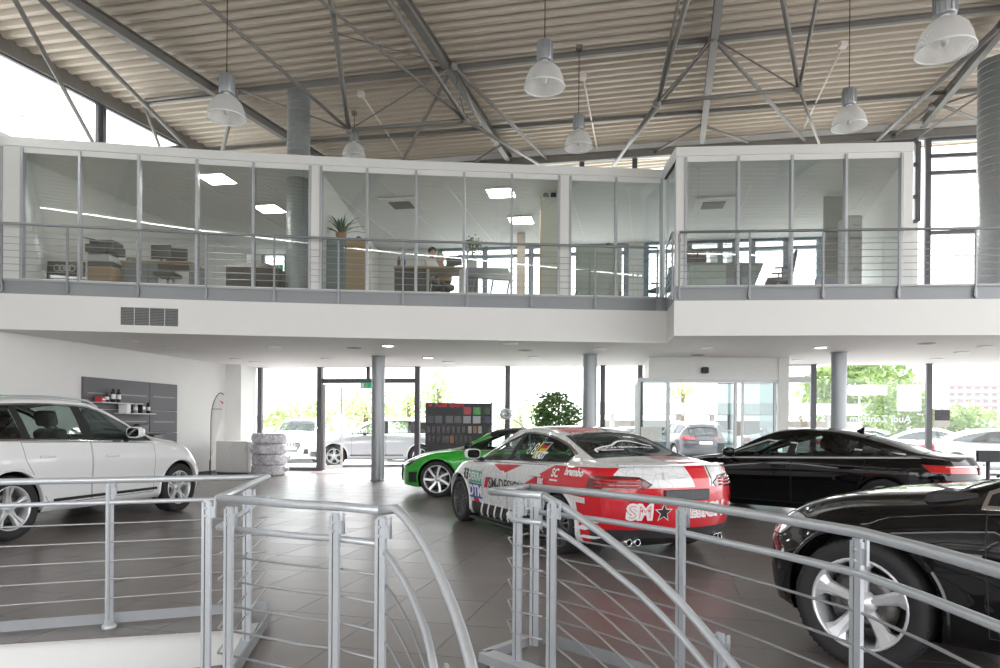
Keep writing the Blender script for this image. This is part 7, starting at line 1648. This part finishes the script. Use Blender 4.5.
# ================================================================ OUTSIDE
ASPH = mat('forecourt_paving', (.60,.59,.58), .85, nscale=3, namt=.05)
m = MB(); m.box(-160, 240, -80, 230, -.36, -.33); ST(m.obj('ground_yard', ASPH))
m = MB(); slabbox(m, [(-60, rearY(-60)+.02), (60, rearY(60)+.02), (60, 60), (-60, 60)], -.30, -.02); ST(m.obj('ground_forecourt', ASPH))
LFA = leafmat('leaf_light', (.30,.38,.16), (.52,.58,.30), .4); LFB = leafmat('leaf_mid', (.15,.24,.07), (.32,.42,.16), .4)
def tree(px, py_top, py_bot, Y, wpx, label, cat='tree', mt=LFB, n=900, seed=1, trunk=True, group='trees and bushes beyond the forecourt'):
    c = PY(px, (py_top+py_bot)/2, Y); s_ = Y/F; w2 = wpx/2*s_; zt_ = PY(px, py_top, Y).z; zb_ = PY(px, py_bot, Y).z; h = zt_-zb_; rr = random.Random(seed)
    bl = [(0,0,zb_+h*.5,w2*.8,w2*.7,h*.48)]
    for k in range(7): a = rr.uniform(0,6.28); bl.append((w2*.6*math.cos(a), w2*.5*math.sin(a), zb_+h*rr.uniform(.2,.85), w2*rr.uniform(.3,.45), w2*.4, h*rr.uniform(.13,.24)))
    tk = [([(0,0,0),(.1,0,zb_+h*.3),(0,.1,zb_+h*.7)], .22*w2**.5, .08)] if trunk else []
    return leafy('tree' if cat == 'tree' else 'bush', label, cat, (c.x, c.y, -.02), tk, bl, n, max(.28, w2*.14), mt, BARK, group, seed)
tree(300, 400, 446, 48, 90, 'pale hedge row behind the white electric SUV', 'bush', LFA, 900, 11)
tree(365, 386, 436, 57, 70, 'large pale bush behind the silver SUV', 'bush', LFA, 1000, 12)
tree(408, 388, 436, 46, 50, 'pale bush seen beside the right door frame', 'bush', LFA, 800, 13)
tree(438, 366, 440, 44, 40, 'light tree behind the sample board', 'tree', LFA, 900, 14)
tree(520, 398, 440, 52, 60, 'low bush row behind the bracing hub', 'bush', LFA, 700, 15)
tree(862, 352, 436, 48, 130, 'large broad green tree behind the window lettering', 'tree', LFB, 2600, 16)
tree(900, 376, 440, 33, 80, 'green tree behind the dark mullion and poster', 'tree', LFB, 1600, 17)
tree(958, 402, 446, 42, 90, 'rounded green bush in front of the red striped block', 'bush', LFB, 1500, 18)
tree(800, 392, 440, 60, 40, 'small pale tree between pillar and column', 'tree', LFA, 500, 19)
tree(682, 382, 400, 60, 34, 'tree crown above the canopy seen through the entrance', 'tree', LFA, 400, 20)
# service station canopy with posts
Yk = 37; s_ = Yk/F
cn = thing('canopy', 'white flat service station canopy on posts across the road', 'canopy')
m = MB(); a, b = PY(590, 407, Yk), PY(872, 405, Yk); m.box(a.x, b.x, Yk, Yk+4, PY(700,414,Yk).z, PY(700,403,Yk).z); m.obj('roof_slab', mat('canopy_white', (.80,.80,.80), .5, nscale=3, namt=.02), cn)
for px in (612, 678, 712, 730, 780, 828): m = MB(); p = PY(px, 430, Yk+1.2); m.box(p.x-.12, p.x+.12, p.y-.12, p.y+.12, -.02, PY(700,413,Yk).z); m.obj('post', mat('canopy_post', (.45,.44,.43), .6, nscale=5), cn)
m = MB(); a, b = PY(600, 430, Yk+3.5), PY(860, 430, Yk+3.5); m.box(a.x, b.x, Yk+3.2, Yk+3.6, -.02, PY(700,420,Yk).z); m.obj('kiosk_wall', mat('kiosk_brown', (.35,.30,.27), .7, nscale=3, namt=.1), cn)
# red striped block
Yt = 120; bk = thing('apartment_block', 'distant block with white and red balcony bands at the right', 'building', PY(985, 430, Yt)); bk.location.z = -.02; s_ = Yt/F
def bz_(py): return PY(985, py, Yt).z+.02
m = MB(); m.box(-46*s_, 60*s_, 0, 12, 0, bz_(381)); m.obj('wall', mat('block_white', (.72,.70,.70), .8, nscale=1, namt=.04), bk)
for k in range(6):
    z = bz_(384+k*6.6); m = MB(); m.box(-46*s_, 60*s_, -.9, -.02, z-.45, z+.1); m.obj('balcony_band', mat('block_red', (.55,.25,.24), .8, nscale=2, namt=.08), bk)
    for j in range(12): wm = MB(); x0 = (-44+j*8.5)*s_; wm.box(x0, x0+4.5*s_, -.06, -.01, z-2.9*s_*1.0-.55, z-.5); wm.obj('window', mat('block_window', (.30,.34,.38), .2, nscale=2, namt=.2), bk)
# lamp posts outside
for px, yt, Y, lb in ((301, 380, 36, 'thin white lamp post behind the hedge by the first window'), (859, 395, 43, 'white street lamp post seen beside the grey column')):
    p = PY(px, 430, Y); t = thing('lamp_post', lb, 'lamp post', (p.x, p.y, -.02)); H = PY(px, yt, Y).z+.02
    m = MB(); m.tube([(0,0,0),(0,0,H)], .05, 8); m.obj('pole', mat('post_white', (.75,.75,.75), .5, nscale=5), t); m = MB(); m.rbox(-.5,.1,-.09,.09,H-.02,H+.08,.02); m.obj('lamp_head', MATS['post_white'], t)
# glass guard rail outside the rear front
gr_ = thing('guard_rail', 'low white metal guard rail along the far side of the forecourt', 'guard rail')
for k in range(13): p = PY(270+k*14, 444, 32); m = MB(); m.box(p.x-.03,p.x+.03,p.y-.03,p.y+.03,-.02,.95); m.obj('post', MATS['post_white'], gr_)
a, b = PY(268,430,32), PY(442,430,32)
for z in (.45,.93): m = MB(); m.tube([(a.x,32,z),(b.x,32,z)], .03, 6); m.obj('rail', MATS['post_white'], gr_)
# ---- parked cars
suv_low = suv_spec(P_WHITE, style=(5,'five')); sed_low = scaled(sedan_spec(P_SILVER), 1.02, 1.02, 1.03)
proto = {}
def parked(kind, pt, px, py, hd, label, Y=None, group='cars parked outside'):
    p = PZ(px, py, -.02) if Y is None else PY(px, 430, Y); loc = (p.x, p.y, -.02); an = math.atan2(hd[1], hd[0])
    if kind not in proto:
        sp = suv_low if kind == 'suv' else sed_low; sp['paint'] = pt; o = build_car(sp, label, group, loc, an, detail=False); proto[kind] = (o, pt)
        return o
    src, p0 = proto[kind]
    def cp(o, par):
        c = o.copy(); COL.objects.link(c); c.parent = par
        if o.type == 'MESH':
            for i, ms in enumerate(o.material_slots):
                if ms.material == p0: c.material_slots[i].link = 'OBJECT'; c.material_slots[i].material = pt
        for ch in o.children: cp(ch, c)
        return c
    c = cp(src, None); c.location = loc; c.rotation_euler = (0,0,an); c['label'] = label; return c
parked('suv', P_WHITE, 301, 461, (.10,-1), 'white SUV facing the showroom outside the first window', Y=27)
parked('suv', P_SILVER, 377, 462, (-.97,-.2), 'silver SUV parked side on outside the open glass door', Y=23.9)
parked('suv', P_WHITE, 430, 455, (-.75,-.6), 'white SUV behind the silver SUV outside the door', Y=28)
parked('suv', P_DGREY, 684, 455, (-.1,1), 'dark SUV seen from behind through the entrance', Y=29)
parked('suv', P_WHITE, 707, 450, (.15,-1), 'white SUV facing the entrance beyond the dark SUV', Y=34)
parked('sed', P_WHITE, 632, 450, (.2,-1), 'white saloon behind the left vestibule glass', Y=34)
parked('sed', P_WHITE, 872, 450, (.9,-.3), 'white saloon behind the black saloon rear window', Y=29.5)
parked('sed', P_WHITE, 935, 450, (.93,-.25), 'white saloon parked outside below the small poster', Y=25.5)
parked('sed', P_SILVER, 1000, 452, (.9,-.3), 'silver saloon parked outside near the info screen', Y=21.5)
parked('sed', P_WHITE, 792, 446, (.9,-.2), 'white saloon outside between pillar and column', Y=33)
parked('sed', P_WHITE, 985, 445, (.93,-.2), 'white saloon parked in the far row at the right', Y=36)
parked('sed', P_DGREY, 563, 448, (.9,-.2), 'dark saloon parked outside behind the ficus', Y=33)

# pale neighbour building seen through the gallery window
Yn = 140; nb = thing('neighbour_building', 'pale flat roofed building seen through the high gallery window', 'building', PY(985, 430, Yn)); nb.location.z = -.02; sn = Yn/F; nz = lambda py: PY(985, py, Yn).z+.02
PALE = mat('pale_render', (.55,.56,.56), .8, nscale=2, namt=.03)
m = MB(); m.box(-18*sn, 70*sn, 0, 6, 0, nz(222)); m.obj('wall', PALE, nb); m = MB(); m.add([(-18*sn,0,nz(222)),(70*sn,0,nz(222)),(70*sn,6,nz(222)),(-18*sn,6,nz(222)),(5*sn,0,nz(200)),(70*sn,0,nz(200)),(70*sn,6,nz(200)),(5*sn,6,nz(200))], [(4,5,6,7),(0,1,5,4),(1,2,6,5),(2,3,7,6),(3,0,4,7)]); m.obj('roof', PALE, nb)
m = MB(); m.box(-34*sn, 40*sn, -1.6, -.02, nz(257), nz(251)); m.obj('balcony', PALE, nb)
for k in range(3): m = MB(); m.box((-10+k*16)*sn, (-2+k*16)*sn, -.04, .0, nz(245), nz(232)); m.obj('window', mat('neighbour_glass', (.30,.34,.38), .2, nscale=3, namt=.1), nb)
